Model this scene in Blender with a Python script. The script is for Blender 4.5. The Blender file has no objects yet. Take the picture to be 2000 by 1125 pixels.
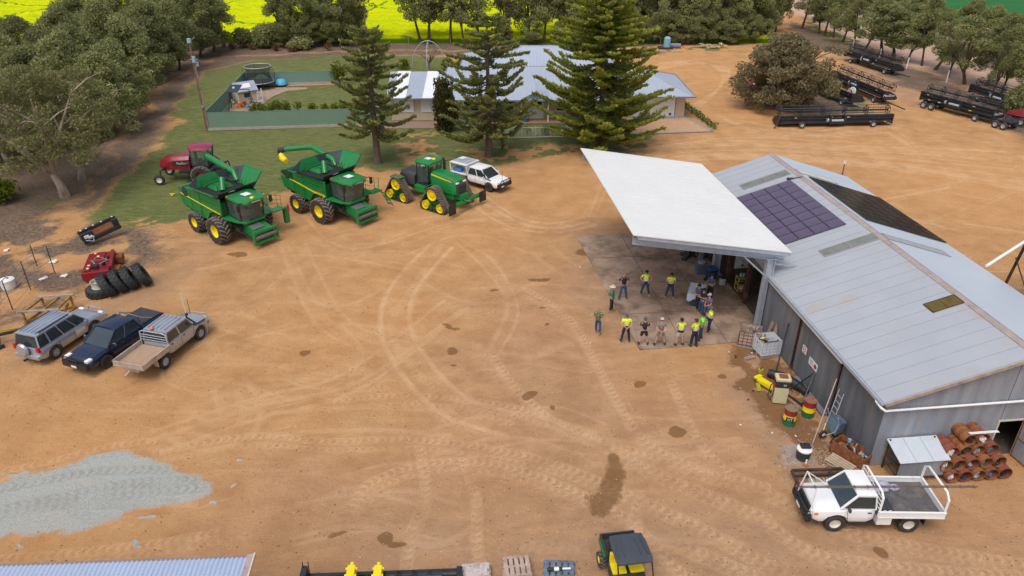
import bpy, bmesh, math, random
import numpy as np
from mathutils import Vector, Matrix
R = math.radians
sc = bpy.context.scene
col = sc.collection
# ---------------- camera, sky, sun, exposure ----------------
FPX, PITCH, CAMH = 1421.0, R(28.5), 22.0
cd = bpy.data.cameras.new('camera'); cam = bpy.data.objects.new('camera', cd); col.objects.link(cam)
cam.location = (0, 0, CAMH); cam.rotation_euler = (math.pi/2-PITCH, 0, 0)
cd.sensor_width = 36; cd.lens = FPX/2000*36; cd.clip_start = 0.3; cd.clip_end = 3000
sc.camera = cam
SUN_EL, SUN_AZ = R(62), R(205)      # azimuth measured clockwise from +Y
w = bpy.data.worlds.new('World'); sc.world = w; w.use_nodes = True
nt = w.node_tree; sky = nt.nodes.new('ShaderNodeTexSky'); sky.sky_type = 'NISHITA'
sky.sun_disc = False; sky.sun_elevation = SUN_EL; sky.sun_rotation = SUN_AZ
sky.air_density = 1.0; sky.dust_density = 4.0; sky.ozone_density = 1.0
bg = nt.nodes['Background']
hsv = nt.nodes.new('ShaderNodeHueSaturation'); hsv.inputs['Saturation'].default_value = 0.55   # hazy cloud cover greys the sky
nt.links.new(sky.outputs[0], hsv.inputs['Color']); nt.links.new(hsv.outputs[0], bg.inputs[0]); bg.inputs[1].default_value = 0.15
sd = bpy.data.lights.new('sun', 'SUN'); sd.energy = 1.15; sd.angle = R(32); sd.color = (1.0, 0.94, 0.86)
so = bpy.data.objects.new('sun', sd); col.objects.link(so); so.location = (40, 60, 60)
sdir = Vector((math.sin(SUN_AZ)*math.cos(SUN_EL), math.cos(SUN_AZ)*math.cos(SUN_EL), math.sin(SUN_EL)))
so.rotation_euler = sdir.to_track_quat('Z', 'Y').to_euler()
sc.view_settings.view_transform = 'Standard'; sc.view_settings.look = 'None'
sc.view_settings.exposure = 0.18; sc.view_settings.gamma = 1.0

def G(px, py, z=0.0):            # ground point seen at a pixel of the 2000x1125 photograph
    u = (px-1000)/FPX; v = (py-562.5)/FPX; c, s = math.cos(PITCH), math.sin(PITCH)
    d = (u, c-v*s, -s-v*c); t = (z-CAMH)/d[2]
    return Vector((d[0]*t, d[1]*t, z))

# ---------------- materials ----------------
MATS = {}
def mat(name, colr, rough=0.6, metal=0.0, var=0.12, scale=3.0, dirt=None, dirt_amt=0.0, dirt_scale=2.0,
        bump=0.0, bump_scale=30.0, stretch=(1, 1, 1), coat=0.0, emit=None, alpha=1.0, trans=0.0, rnd=0.0, spec=None):
    if name in MATS: return MATS[name]
    m = bpy.data.materials.new(name); m.use_nodes = True; n = m.node_tree; N, L = n.nodes, n.links
    b = N['Principled BSDF']; b.inputs['Roughness'].default_value = rough; b.inputs['Metallic'].default_value = metal
    if coat: b.inputs['Coat Weight'].default_value = coat; b.inputs['Coat Roughness'].default_value = 0.12
    if trans: b.inputs['Transmission Weight'].default_value = trans
    if spec is not None: b.inputs['Specular IOR Level'].default_value = spec
    tc = N.new('ShaderNodeTexCoord'); mp = N.new('ShaderNodeMapping'); mp.inputs['Scale'].default_value = stretch
    L.new(tc.outputs['Object'], mp.inputs[0])
    nz = N.new('ShaderNodeTexNoise'); nz.inputs['Scale'].default_value = scale; nz.inputs['Detail'].default_value = 5
    L.new(mp.outputs[0], nz.inputs['Vector'])
    ra = N.new('ShaderNodeMapRange'); ra.inputs[1].default_value = .25; ra.inputs[2].default_value = .75
    ra.inputs[3].default_value = 1-var; ra.inputs[4].default_value = 1+var; L.new(nz.outputs['Fac'], ra.inputs[0])
    mx = N.new('ShaderNodeVectorMath'); mx.operation = 'SCALE'; mx.inputs[0].default_value = colr[:3]; L.new(ra.outputs[0], mx.inputs['Scale'])
    out = mx.outputs[0]
    if rnd:
        oi = N.new('ShaderNodeObjectInfo'); r2 = N.new('ShaderNodeMapRange'); r2.inputs[3].default_value = 1-rnd; r2.inputs[4].default_value = 1+rnd
        L.new(oi.outputs['Random'], r2.inputs[0]); m2 = N.new('ShaderNodeVectorMath'); m2.operation = 'SCALE'; L.new(out, m2.inputs[0]); L.new(r2.outputs[0], m2.inputs['Scale']); out = m2.outputs[0]
    if dirt:
        n2 = N.new('ShaderNodeTexNoise'); n2.inputs['Scale'].default_value = dirt_scale; n2.inputs['Detail'].default_value = 8; n2.inputs['Roughness'].default_value = .65
        L.new(mp.outputs[0], n2.inputs['Vector'])
        r3 = N.new('ShaderNodeMapRange'); r3.inputs[1].default_value = .62-dirt_amt*.45; r3.inputs[2].default_value = .78-dirt_amt*.3
        L.new(n2.outputs['Fac'], r3.inputs[0])
        mc = N.new('ShaderNodeMix'); mc.data_type = 'RGBA'; L.new(r3.outputs[0], mc.inputs[0]); L.new(out, mc.inputs[6]); mc.inputs[7].default_value = (*dirt, 1); out = mc.outputs[2]
    L.new(out, b.inputs['Base Color'])
    if alpha < 1: b.inputs['Alpha'].default_value = alpha
    if emit: b.inputs['Emission Color'].default_value = (*emit, 1); b.inputs['Emission Strength'].default_value = 1
    if bump:
        n3 = N.new('ShaderNodeTexNoise'); n3.inputs['Scale'].default_value = bump_scale; n3.inputs['Detail'].default_value = 4; L.new(mp.outputs[0], n3.inputs['Vector'])
        bp = N.new('ShaderNodeBump'); bp.inputs['Strength'].default_value = bump; bp.inputs['Distance'].default_value = .02
        L.new(n3.outputs['Fac'], bp.inputs['Height']); L.new(bp.outputs[0], b.inputs['Normal'])
    MATS[name] = m; return m
def ribbed(m, axis, period, strength=.5, dist=.02, edge=None):
    """real profile ribs of folded sheet metal as a bump along one object axis"""
    n = m.node_tree; N, L = n.nodes, n.links; b = N['Principled BSDF']
    tc = N.new('ShaderNodeTexCoord'); sx = N.new('ShaderNodeSeparateXYZ'); L.new(tc.outputs['Object'], sx.inputs[0])
    mu = N.new('ShaderNodeMath'); mu.operation = 'MULTIPLY'; mu.inputs[1].default_value = 2*math.pi/period; L.new(sx.outputs[axis], mu.inputs[0])
    si = N.new('ShaderNodeMath'); si.operation = 'SINE'; L.new(mu.outputs[0], si.inputs[0])
    bp = N.new('ShaderNodeBump'); bp.inputs['Strength'].default_value = strength; bp.inputs['Distance'].default_value = dist
    L.new(si.outputs[0], bp.inputs['Height']); L.new(bp.outputs[0], b.inputs['Normal']); return m
DUST = (.30, .19, .11)
jd = mat('green_paint', (.007, .19, .042), .38, var=.12, scale=1.2, dirt=(.10, .13, .05), dirt_amt=.16, dirt_scale=1.6, coat=.2)
jdd = mat('dark_green_paint', (.006, .075, .02), .5, var=.15)
yel = mat('yellow_paint', (.78, .62, .01), .45, var=.05)
blk = mat('black_metal', (.02, .02, .024), .5, var=.3, dirt=(.12, .09, .07), dirt_amt=.08)
blkh = mat('header_black', (.020, .022, .028), .55, var=.35, scale=2, dirt=(.07, .07, .075), dirt_amt=.1, dirt_scale=3)
plas = mat('dark_plastic', (.035, .037, .042), .65, var=.15)
tyrem = mat('tyre_rubber', (.035, .033, .032), .85, var=.3, dirt=(.13, .095, .07), dirt_amt=.15, dirt_scale=6)
tyred = mat('dusty_lug_rubber', (.20, .155, .13), .9, var=.35, scale=8)
tyrec = mat('clean_tyre_rubber', (.03, .032, .035), .75, var=.3)
glass = mat('tinted_glass', (.07, .095, .11), .07, .6, var=.15, scale=1.5, spec=.8)
glassg = mat('cab_glass', (.42, .56, .52), .05, var=0, trans=.88, spec=.8)
chrome = mat('chrome', (.6, .6, .62), .2, 1.0, var=.05)
whitep = mat('white_paint', (.78, .79, .80), .35, var=.03, coat=.3, dirt=(.5, .42, .34), dirt_amt=.03)
galv = mat('galvanised_steel', (.42, .47, .54), .5, .35, var=.12, dirt=(.30, .25, .22), dirt_amt=.04)
silver = mat('silver_paint', (.42, .46, .53), .3, .55, var=.06, coat=.4, dirt=(.4, .33, .28), dirt_amt=.02)
navyp = mat('dark_blue_paint', (.008, .022, .06), .22, .3, var=.08, coat=.6)
redp = mat('dark_red_paint', (.22, .006, .016), .38, var=.15, coat=.2, dirt=(.2, .1, .08), dirt_amt=.08)
rust = mat('rusty_steel', (.17, .055, .025), .85, var=.35, scale=6, dirt=(.30, .11, .035), dirt_amt=.45, dirt_scale=5, bump=.3)
rustd = mat('dark_rust', (.05, .028, .02), .9, var=.4, scale=6, dirt=(.16, .06, .03), dirt_amt=.3)
wood = mat('weathered_wood', (.30, .21, .14), .85, var=.3, scale=6, stretch=(1, 6, 1), dirt=(.12, .09, .07), dirt_amt=.2)
woodg = mat('grey_wood', (.34, .28, .25), .85, var=.3, scale=5, dirt=(.15, .12, .1), dirt_amt=.25)
bluew = mat('blue_grey_wood', (.13, .18, .25), .8, var=.3, scale=5, dirt=(.06, .06, .07), dirt_amt=.3)
conc = mat('concrete', (.33, .26, .22), .9, var=.15, dirt=(.2, .15, .12), dirt_amt=.3)
redl = mat('red_lens', (.45, .01, .01), .25, var=0)
orl = mat('orange_lens', (.9, .22, .01), .25, var=0)
lampm = mat('clear_lens', (.75, .78, .8), .12, var=0)
whiteb = mat('white_plastic', (.72, .72, .70), .5, var=.05, dirt=(.4, .34, .28), dirt_amt=.12)
bluep = mat('blue_plastic', (.05, .22, .55), .4, var=.05)
lblue = mat('light_blue_plastic', (.08, .42, .62), .45, var=.05)
redq = mat('bright_red_paint', (.55, .02, .02), .4, var=.05)
tarp = mat('grey_black_vinyl', (.045, .05, .06), .38, var=.3, scale=2)

# ---------------- mesh helper ----------------
class MB:
    def __init__(s): s.v = []; s.f = []; s.m = []; s.cm = 0
    def mt(s, i): s.cm = i; return s
    def add(s, vs, fs):
        o = len(s.v); s.v += [tuple(p) for p in vs]; s.f += [tuple(i+o for i in f) for f in fs]; s.m += [s.cm]*len(fs); return s
    def hexa(s, b, t):    # b, t: 4 points each, counterclockwise seen from above
        return s.add(list(b)+list(t), [(3, 2, 1, 0), (4, 5, 6, 7), (0, 1, 5, 4), (1, 2, 6, 5), (2, 3, 7, 6), (3, 0, 4, 7)])
    def box(s, c, d, rz=0, ry=0, rx=0):
        M_ = Matrix.Translation(c) @ Matrix.Rotation(rz, 4, 'Z') @ Matrix.Rotation(ry, 4, 'Y') @ Matrix.Rotation(rx, 4, 'X')
        x, y, z = d[0]/2, d[1]/2, d[2]/2
        p = [M_ @ Vector(q) for q in ((-x, -y, -z), (x, -y, -z), (x, y, -z), (-x, y, -z), (-x, -y, z), (x, -y, z), (x, y, z), (-x, y, z))]
        return s.hexa(p[:4], p[4:])
    def bx(s, x0, x1, y0, y1, z0, z1): return s.box(((x0+x1)/2, (y0+y1)/2, (z0+z1)/2), (x1-x0, y1-y0, z1-z0))
    def bar(s, p, q, w, h=None, up=(0, 0, 1)):
        p, q = Vector(p), Vector(q); h = h or w; d = (q-p).normalized(); u = Vector(up)
        if abs(d.dot(u)) > .98: u = Vector((1, 0, 0))
        a = d.cross(u).normalized()*w/2; b = a.cross(d).normalized()*h/2
        return s.add([p-a-b, p+a-b, p+a+b, p-a+b, q-a-b, q+a-b, q+a+b, q-a+b], [(3, 2, 1, 0), (4, 5, 6, 7), (0, 1, 5, 4), (1, 2, 6, 5), (2, 3, 7, 6), (3, 0, 4, 7)])
    def tube(s, pts, r, n=8, caps=True):
        pts = [Vector(p) for p in pts]; k = len(pts); rs = r if isinstance(r, (list, tuple)) else [r]*k; o = []; ref = None
        for i, p in enumerate(pts):
            d = (pts[min(i+1, k-1)]-pts[max(i-1, 0)]).normalized()
            if ref is None: ref = Vector((0, 0, 1)) if abs(d.z) < .9 else Vector((1, 0, 0))
            a = d.cross(ref).normalized(); b = a.cross(d).normalized(); ref = b
            o += [p+(a*math.cos(t)+b*math.sin(t))*rs[i] for t in [2*math.pi*j/n for j in range(n)]]
        f = [(i*n+j, i*n+(j+1) % n, (i+1)*n+(j+1) % n, (i+1)*n+j) for i in range(k-1) for j in range(n)]
        if caps: f += [tuple(reversed(range(n))), tuple(range((k-1)*n, k*n))]
        return s.add(o, f)
    def cyl(s, p, q, r, r2=None, n=16): return s.tube([p, q], [r, r if r2 is None else r2], n)
    def lathe(s, c, axis, prof, n=24, a0=0, a1=2*math.pi):   # prof: (r, t) along axis
        c = Vector(c); ax = Vector(axis).normalized(); u = Vector((0, 0, 1)) if abs(ax.z) < .9 else Vector((1, 0, 0))
        a = ax.cross(u).normalized(); b = ax.cross(a).normalized(); full = abs(a1-a0-2*math.pi) < 1e-6; m = n if full else n+1
        vs = [c+ax*t+(a*math.cos(a0+(a1-a0)*j/n)+b*math.sin(a0+(a1-a0)*j/n))*r for r, t in prof for j in range(m)]
        f = [(i*m+j, i*m+(j+1) % m, (i+1)*m+(j+1) % m, (i+1)*m+j) for i in range(len(prof)-1) for j in range(n)]
        return s.add(vs, f)
    def ext(s, poly, f0, f1):    # poly of 2D points, f0/f1 map (a,b)->3D ; closed prism
        n = len(poly); vs = [f0(*p) for p in poly]+[f1(*p) for p in poly]
        return s.add(vs, [tuple(reversed(range(n))), tuple(range(n, 2*n))]+[(i, (i+1) % n, n+(i+1) % n, n+i) for i in range(n)])
    def extx(s, poly, y0, y1): return s.ext(poly, lambda a, b: (a, y0, b), lambda a, b: (a, y1, b))    # side profile in xz, extruded in y
    def extz(s, poly, z0, z1): return s.ext(poly, lambda a, b: (a, b, z0), lambda a, b: (a, b, z1))
    def exty(s, poly, x0, x1): return s.ext(poly, lambda a, b: (x0, a, b), lambda a, b: (x1, a, b))
    def slab(s, q, t):           # 4 (or n) coplanar points given a thickness t along the normal
        q = [Vector(p) for p in q]; nrm = (q[1]-q[0]).cross(q[-1]-q[0]).normalized()*t; n = len(q)
        return s.add(q+[p+nrm for p in q], [tuple(reversed(range(n))), tuple(range(n, 2*n))]+[(i, (i+1) % n, n+(i+1) % n, n+i) for i in range(n)])
    def ball(s, c, r, n=10, m=6):
        c = Vector(c); rr = r if isinstance(r, (tuple, list)) else (r, r, r)
        vs = [c+Vector((rr[0]*math.sin(math.pi*i/m)*math.cos(2*math.pi*j/n), rr[1]*math.sin(math.pi*i/m)*math.sin(2*math.pi*j/n), rr[2]*math.cos(math.pi*i/m))) for i in range(m+1) for j in range(n)]
        return s.add(vs, [(i*n+j, (i+1)*n+j, (i+1)*n+(j+1) % n, i*n+(j+1) % n) for i in range(m) for j in range(n)])
    def loft(s, secs, closed=True, caps=True):
        n = len(secs[0]); vs = [p for q in secs for p in q]
        f = [(i*n+j, i*n+(j+1) % n, (i+1)*n+(j+1) % n, (i+1)*n+j) for i in range(len(secs)-1) for j in range(n if closed else n-1)]
        if caps: f += [tuple(reversed(range(n))), tuple(range((len(secs)-1)*n, len(secs)*n))]
        return s.add(vs, f)
    def build(s, name, mats, parent=None, smooth=False, bevel=0, label=None, kind=None):
        me = bpy.data.meshes.new(name); me.from_pydata(s.v, [], s.f)
        for m in (mats if isinstance(mats, (list, tuple)) else [mats]): me.materials.append(m)
        me.polygons.foreach_set('material_index', s.m)
        bmx = bmesh.new(); bmx.from_mesh(me); bmesh.ops.recalc_face_normals(bmx, faces=bmx.faces) if len(s.f) < 30000 else None; bmx.to_mesh(me); bmx.free()
        if smooth:
            me.polygons.foreach_set('use_smooth', [True]*len(me.polygons))
            try: me.set_sharp_from_angle(angle=R(40))
            except Exception: pass
        me.update(); o = bpy.data.objects.new(name, me); col.objects.link(o)
        if parent: o.parent = parent
        if bevel:
            bv = o.modifiers.new('bevel', 'BEVEL'); bv.width = bevel; bv.segments = 2; bv.limit_method = 'ANGLE'
        if label: o['label'] = label
        if kind: o['kind'] = kind
        return o
def tag(o, label, cat, group=None, kind=None):
    if label: o['label'] = label
    if cat: o['category'] = cat
    if group: o['group'] = group
    if kind: o['kind'] = kind
    return o
def thing(name, label, cat, loc=(0, 0, 0), rz=0, group=None, scale=1):
    o = bpy.data.objects.new(name, None); col.objects.link(o); o.location = loc; o.rotation_euler = (0, 0, rz); o.empty_display_size = .3
    o.scale = (scale,)*3
    return tag(o, label, cat, group)
def copy_tree(o, parent=None):
    c = o.copy(); col.objects.link(c)
    if parent: c.parent = parent
    for ch in list(o.children):
        if ch.name in bpy.data.objects: copy_tree(ch, c)
    return c
def dup(o, loc, rz, label=None, group=None, scale=None):
    c = copy_tree(o); c.location = loc; c.rotation_euler = (0, 0, rz)
    if label: c['label'] = label
    if group: c['group'] = group
    if scale: c.scale = scale if isinstance(scale, tuple) else (scale,)*3
    return c
def struct(o): o['kind'] = 'structure'; return o
def text(body, size, m, parent, mtx, name='lettering', ext=.003):
    cu = bpy.data.curves.new(name, 'FONT'); cu.body = body; cu.size = size; cu.extrude = ext; cu.align_x = 'CENTER'; cu.align_y = 'CENTER'; cu.resolution_u = 2
    to = bpy.data.objects.new(name, cu); me = bpy.data.meshes.new_from_object(to); bpy.data.objects.remove(to)
    me.materials.clear(); me.materials.append(m); me.transform(mtx); o = bpy.data.objects.new(name, me); col.objects.link(o)
    if parent: o.parent = parent
    return o
def frame(origin, xdir, ydir):      # matrix whose XY plane lies along xdir/ydir
    x = Vector(xdir).normalized(); y = Vector(ydir).normalized(); z = x.cross(y)
    M_ = Matrix((x, y, z)).transposed().to_4x4(); M_.translation = Vector(origin); return M_
# ---------------- numpy helpers for the ground cover masks (world space) ----------------
rng = np.random.default_rng(7); random.seed(7)
def vnoise(x, y, s, seed=0):
    r = np.random.default_rng(seed).random((256, 256)); x = x/s+1000; y = y/s+1000
    xi = np.floor(x).astype(int); yi = np.floor(y).astype(int); fx = x-xi; fy = y-yi; fx = fx*fx*(3-2*fx); fy = fy*fy*(3-2*fy)
    g = lambda a, b: r[a % 256, b % 256]
    return (g(xi, yi)*(1-fx)+g(xi+1, yi)*fx)*(1-fy)+(g(xi, yi+1)*(1-fx)+g(xi+1, yi+1)*fx)*fy
def fnoise(x, y, s, seed=0, o=4):
    t = 0; a = 1; n = 0
    for i in range(o): t = t+a*vnoise(x, y, s/2**i, seed+i); n += a; a *= .55
    return t/n
def sdf(X, Y, poly):         # signed distance, positive inside
    d = np.full(X.shape, 1e9); ins = np.zeros(X.shape, bool); n = len(poly)
    for i in range(n):
        ax, ay = poly[i][:2]; bx, by = poly[(i+1) % n][:2]; ex, ey = bx-ax, by-ay; l = ex*ex+ey*ey+1e-9
        t = np.clip(((X-ax)*ex+(Y-ay)*ey)/l, 0, 1); d = np.minimum(d, np.hypot(X-ax-t*ex, Y-ay-t*ey))
        c = ((ay > Y) != (by > Y)) & (X < ex*(Y-ay)/(ey if abs(ey) > 1e-9 else 1e-9)+ax); ins ^= c
    return np.where(ins, d, -d)
def sm(x): x = np.clip(x, 0, 1); return x*x*(3-2*x)
def PG(pts): return [G(*p) for p in pts]
def axis(segs):
    o = [segs[0][0]]
    for a, b, s0, s1 in segs:
        x = a; 
        while x < b-1e-6:
            s = s0+(s1-s0)*(x-a)/(b-a); x = min(b, x+s); o.append(x)
    return np.array(o)
xs = axis([(-400, -120, 30, 4), (-120, -60, 4, .6), (-60, -30, .5, .13), (-30, 24, .085, .085), (24, 62, .13, .5), (62, 130, .6, 4), (130, 400, 4, 30)])
ys = axis([(-60, 12, 12, 1), (12, 15, .5, .09), (15, 42, .08, .13), (42, 75, .14, .25), (75, 130, .3, .6), (130, 200, 1.5, 6), (200, 1200, 10, 150)])
X, Y = np.meshgrid(xs, ys)
wx = X+(fnoise(X, Y, 3.0, 11)-.5)*3.2+(fnoise(X, Y, .7, 12, 3)-.5)*.9; wy = Y+(fnoise(X, Y, 3.0, 21)-.5)*3.6+(fnoise(X, Y, .7, 22, 3)-.5)*.9
def mask(poly, wdt=1.0, amp=1.0, raw=False):
    P = poly if raw else PG(poly); a = X+(wx-X)*amp; b = Y+(wy-Y)*amp; out = np.zeros(X.shape, np.float32)
    x0 = min(p[0] for p in P)-wdt-3; x1 = max(p[0] for p in P)+wdt+3; y0 = min(p[1] for p in P)-wdt-3; y1 = max(p[1] for p in P)+wdt+3
    i0, i1 = np.searchsorted(ys, [y0, y1]); j0, j1 = np.searchsorted(xs, [x0, x1])
    if i1 <= i0 or j1 <= j0: return out
    out[i0:i1, j0:j1] = sm(sdf(a[i0:i1, j0:j1], b[i0:i1, j0:j1], P)/wdt*.5+.5); return out
grass = mask([(396, 142), (500, 118), (620, 110), (690, 107), (880, 110), (930, 140), (1000, 150), (1100, 180), (1200, 240), (1262, 248), (1292, 262), (1285, 282), (1255, 300),
              (1180, 300), (1080, 305), (1000, 325), (860, 342), (720, 326), (600, 345), (545, 392), (470, 440), (400, 462), (330, 455), (230, 450), (150, 440), (215, 385), (262, 335), (288, 300), (300, 266), (330, 236), (356, 190)], 1.6)
n1 = fnoise(X, Y, 5, 31); n2 = fnoise(X, Y, 1.3, 41)
bare = np.maximum.reduce([mask(p, 2.2)*.9 for p in ([(770, 262), (850, 258), (872, 285), (840, 312), (790, 318), (765, 290)], [(900, 286), (1050, 280), (1150, 284), (1160, 298), (1060, 306), (1000, 318), (890, 312)],
        [(280, 225), (335, 228), (352, 240), (330, 252), (290, 250)], [(285, 268), (330, 268), (322, 290), (280, 292)], [(1190, 280), (1290, 262), (1290, 290), (1200, 296)], [(330, 420), (400, 455), (420, 480), (300, 480), (240, 440)])])
grass = grass*(1-bare*sm((n2-.34)*5))
grass = np.clip(grass*(1-.75*sm((n1-.66)*6)*sm((90-Y)/30)*(Y < 60)), 0, 1)
for p, a in [([(600, 300), (660, 300), (660, 330), (600, 330)], 0), ([(1640, 182), (1700, 186), (1706, 206), (1660, 216), (1630, 200)], .7), ([(1285, 88), (1420, 90), (1440, 100), (1290, 102)], .7),
             ([(1430, 95), (1560, 98), (1700, 120), (1720, 130), (1560, 112), (1430, 108)], .5), ([(1300, 78), (1480, 76), (1480, 84), (1300, 86)], .8), ([(1800, 140), (1850, 160), (1840, 170), (1795, 150)], .6),
             ([(1420, 150), (1450, 175), (1440, 190), (1405, 165)], .6), ([(1395, 205), (1415, 225), (1405, 232), (1390, 215)], .5), ([(100, 370), (135, 380), (120, 400), (90, 410), (70, 395)], .8),
             ([(1580, 40), (1640, 62), (1700, 90), (1690, 98), (1560, 58)], .9), ([(0, 470), (60, 480), (40, 500), (0, 510)], .35), ([(180, 470), (230, 470), (300, 480), (260, 500)], .3)]:
    grass = np.maximum(grass, a*mask(p, 1.5)*sm((n2-.38)*6))
litter = np.maximum.reduce([mask([(-300, 300), (-100, 85), (430, 60), (1480, 60), (1500, 84), (1000, 97), (690, 99), (520, 106), (425, 112), (345, 150), (285, 195), (252, 250), (228, 310), (190, 355), (140, 400), (50, 440), (-300, 470)], 2.5),
    .8*mask([(-300, 430), (60, 420), (200, 415), (345, 470), (330, 510), (250, 545), (170, 600), (90, 610), (0, 665), (-300, 800)], 1.8)*sm((fnoise(X, Y, 2.2, 51)-.28)*3.5),
    mask([(1540, 40), (1640, 78), (1800, 135), (2000, 225), (2200, 310), (2150, 350), (1990, 262), (1850, 196), (1740, 160), (1650, 108), (1540, 80)], 2.0)*.9,
    mask([(1440, 160), (1460, 190), (1500, 212), (1610, 228), (1700, 216), (1690, 196), (1600, 160), (1500, 140)], 2)])
litter = np.maximum(litter, .9*mask([(340, 150), (420, 112), (700, 99), (1300, 98), (1300, 106), (700, 108), (500, 118), (395, 142), (330, 236), (288, 300), (262, 335), (165, 418), (140, 400), (250, 255)], 1.5))
pink = np.maximum.reduce([.9*mask([(1430, 690), (1500, 690), (1700, 930), (1620, 960), (1480, 900), (1400, 760)], 3), .8*mask([(1125, 440), (1250, 470), (1300, 700), (1180, 720), (1090, 560)], 3), mask([(1540, 0), (1700, 60), (2000, 190), (2200, 260), (2300, -40), (1500, -60)], 2), .7*mask([(1650, 110), (1760, 160), (1850, 200), (1800, 210), (1640, 130)], 2), .75*mask([(560, 980), (1000, 900), (1500, 930), (2100, 1000), (2100, 1300), (500, 1300)], 8),
    .55*mask([(1120, 480), (1240, 700), (1500, 820), (1600, 1000), (1000, 950), (900, 700), (1000, 550)], 7), .6*mask([(0, 610), (160, 600), (340, 520), (360, 480), (400, 470), (350, 560), (200, 640), (0, 720)], 2)])
gp = [(-120, 960), (0, 935), (75, 915), (200, 893), (250, 897), (330, 912), (380, 930), (405, 950), (408, 962), (330, 982), (255, 1000), (245, 1015), (160, 1038), (0, 1046), (-120, 1052)]
gravel = mask(gp, .7, .4)
for (px, py, r) in ((313, 1016, .28), (303, 1050, .22), (420, 925, .14), (425, 975, .16), (20, 1060, .2), (50, 908, .25)):
    c = G(px, py); gravel = np.maximum(gravel, .8*sm(1.3-np.hypot(wx-X+X-c.x, (wy-Y+Y-c.y)*1.6)/r/1.4*.9))
stain = .8*mask([(1190, 880), (1212, 885), (1218, 930), (1205, 985), (1175, 1010), (1145, 1003), (1140, 975), (1165, 950)], .35, .25)
for (px, py, rx, ry) in ((1048, 546, .7, .3), (893, 680, .35, .45), (882, 640, .55, .2), (868, 634, .3, .15), (1040, 775, .4, .3), (1083, 803, .18, .16), (1325, 840, .5, .4), (1250, 742, .35, .3), (592, 690, .35, .3), (895, 712, .2, .15), (1712, 1082, .33, .3), (960, 563, .35, .2),
        (1066, 601, .25, .15), (1072, 632, .2, .14), (460, 498, .9, .5), (1410, 735, .3, .2), (1290, 470, .9, .5), (655, 1050, .5, .12), (770, 1070, .5, .15), (745, 1060, .3, .3), (1140, 490, .7, .6), (1370, 560, .6, .35)):
    c = G(px, py); dd = np.hypot((wx*.35+X*.65-c.x)/rx, (wy*.35+Y*.65-c.y)/ry); stain = np.maximum(stain, .9*sm(1.6-dd*1.1))
# oily, littered ground along the workshop wall and dark worn ground where gear stands
stain = np.maximum(stain, .95*mask([(1440, 680), (1500, 690), (1560, 760), (1640, 850), (1720, 930), (1640, 930), (1560, 900), (1500, 800), (1440, 740), (1425, 700)], 1.2)*sm((n2-.2)*3.2))
stain = np.maximum(stain, .45*mask([(-300, 430), (60, 450), (200, 455), (120, 500), (60, 560), (0, 620), (-300, 700)], 2)*sm((n2-.5)*6))
tracks = np.zeros(X.shape, np.float32)
def smooth_curve(P, k=14):
    o = []; P = [P[0]]+P+[P[-1]]
    for i in range(1, len(P)-2):
        for j in range(k):
            t = j/k; a, b, c, d = P[i-1], P[i], P[i+1], P[i+2]
            o.append(((2*b)+(c-a)*t+(2*a-5*b+4*c-d)*t*t+(3*b-a-3*c+d)*t**3)*.5)
    o.append(P[-2]); return o
def track(P, half=.28, amp=.6, gap=0, tread=True, world=False):
    C_ = smooth_curve([Vector((p[0], p[1], 0)) for p in P] if world else PG(P), 10)
    s0 = 0
    for i in range(len(C_)-1):
        a, b = C_[i], C_[i+1]; e = b-a; l = e.length
        if l < 1e-4: continue
        e /= l; m_ = half+gap/2+.3; i0, i1 = np.searchsorted(ys, [min(a.y, b.y)-m_, max(a.y, b.y)+m_]); j0, j1 = np.searchsorted(xs, [min(a.x, b.x)-m_, max(a.x, b.x)+m_])
        if i1 > i0 and j1 > j0:
            xx = X[i0:i1, j0:j1]-a.x; yy = Y[i0:i1, j0:j1]-a.y; s = xx*e.x+yy*e.y; d = -xx*e.y+yy*e.x
            on = (s >= -.12) & (s <= l+.12); dd = np.abs(d)-gap/2 if gap else d
            env = sm((half-np.abs(dd))/.12)
            if tread:
                ph = (s+s0)/.36+np.abs(dd)*2.0; pat = .1+.9*sm(np.abs((ph % 1)-.5)*4-.7)
                edge = .5*sm(1-np.abs(np.abs(dd)-half+.05)/.08)
                env = np.maximum(env*pat*.8, edge)
            v = env*on*amp*(.55+.7*n2[i0:i1, j0:j1]); tracks[i0:i1, j0:j1] = np.maximum(tracks[i0:i1, j0:j1], v)
        s0 += l
TR = [[(300, 885), (480, 852), (650, 862), (800, 858), (950, 875), (1080, 905), (1220, 960), (1400, 1045), (1550, 1130)], [(690, 985), (720, 945), (800, 912), (900, 900), (1000, 915), (1100, 950), (1220, 1010), (1340, 1130)],
      [(640, 785), (800, 772), (1000, 795), (1150, 850), (1300, 930), (1500, 1010)], [(1310, 745), (1380, 880), (1500, 960), (1700, 1045), (2000, 1100)], [(960, 690), (1010, 760), (1100, 830), (1300, 900), (1500, 950)],
      [(1020, 560), (1110, 620), (1180, 740), (1260, 860), (1400, 930)], [(820, 880), (830, 960), (800, 1050), (790, 1140)], [(905, 900), (930, 980), (930, 1060), (950, 1140)], [(1250, 960), (1240, 1040), (1270, 1140)],
      [(1330, 1060), (1420, 1100), (1520, 1140)], [(1500, 1020), (1600, 1080), (1800, 1110), (2000, 1125)], [(300, 860), (200, 875), (80, 905), (-40, 930)], [(420, 1040), (300, 1062), (140, 1080), (-40, 1095)]]
for c in TR:
    track(c, .26, .75); track([(p[0]+4, p[1]+17) for p in c], .2, .5)
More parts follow.
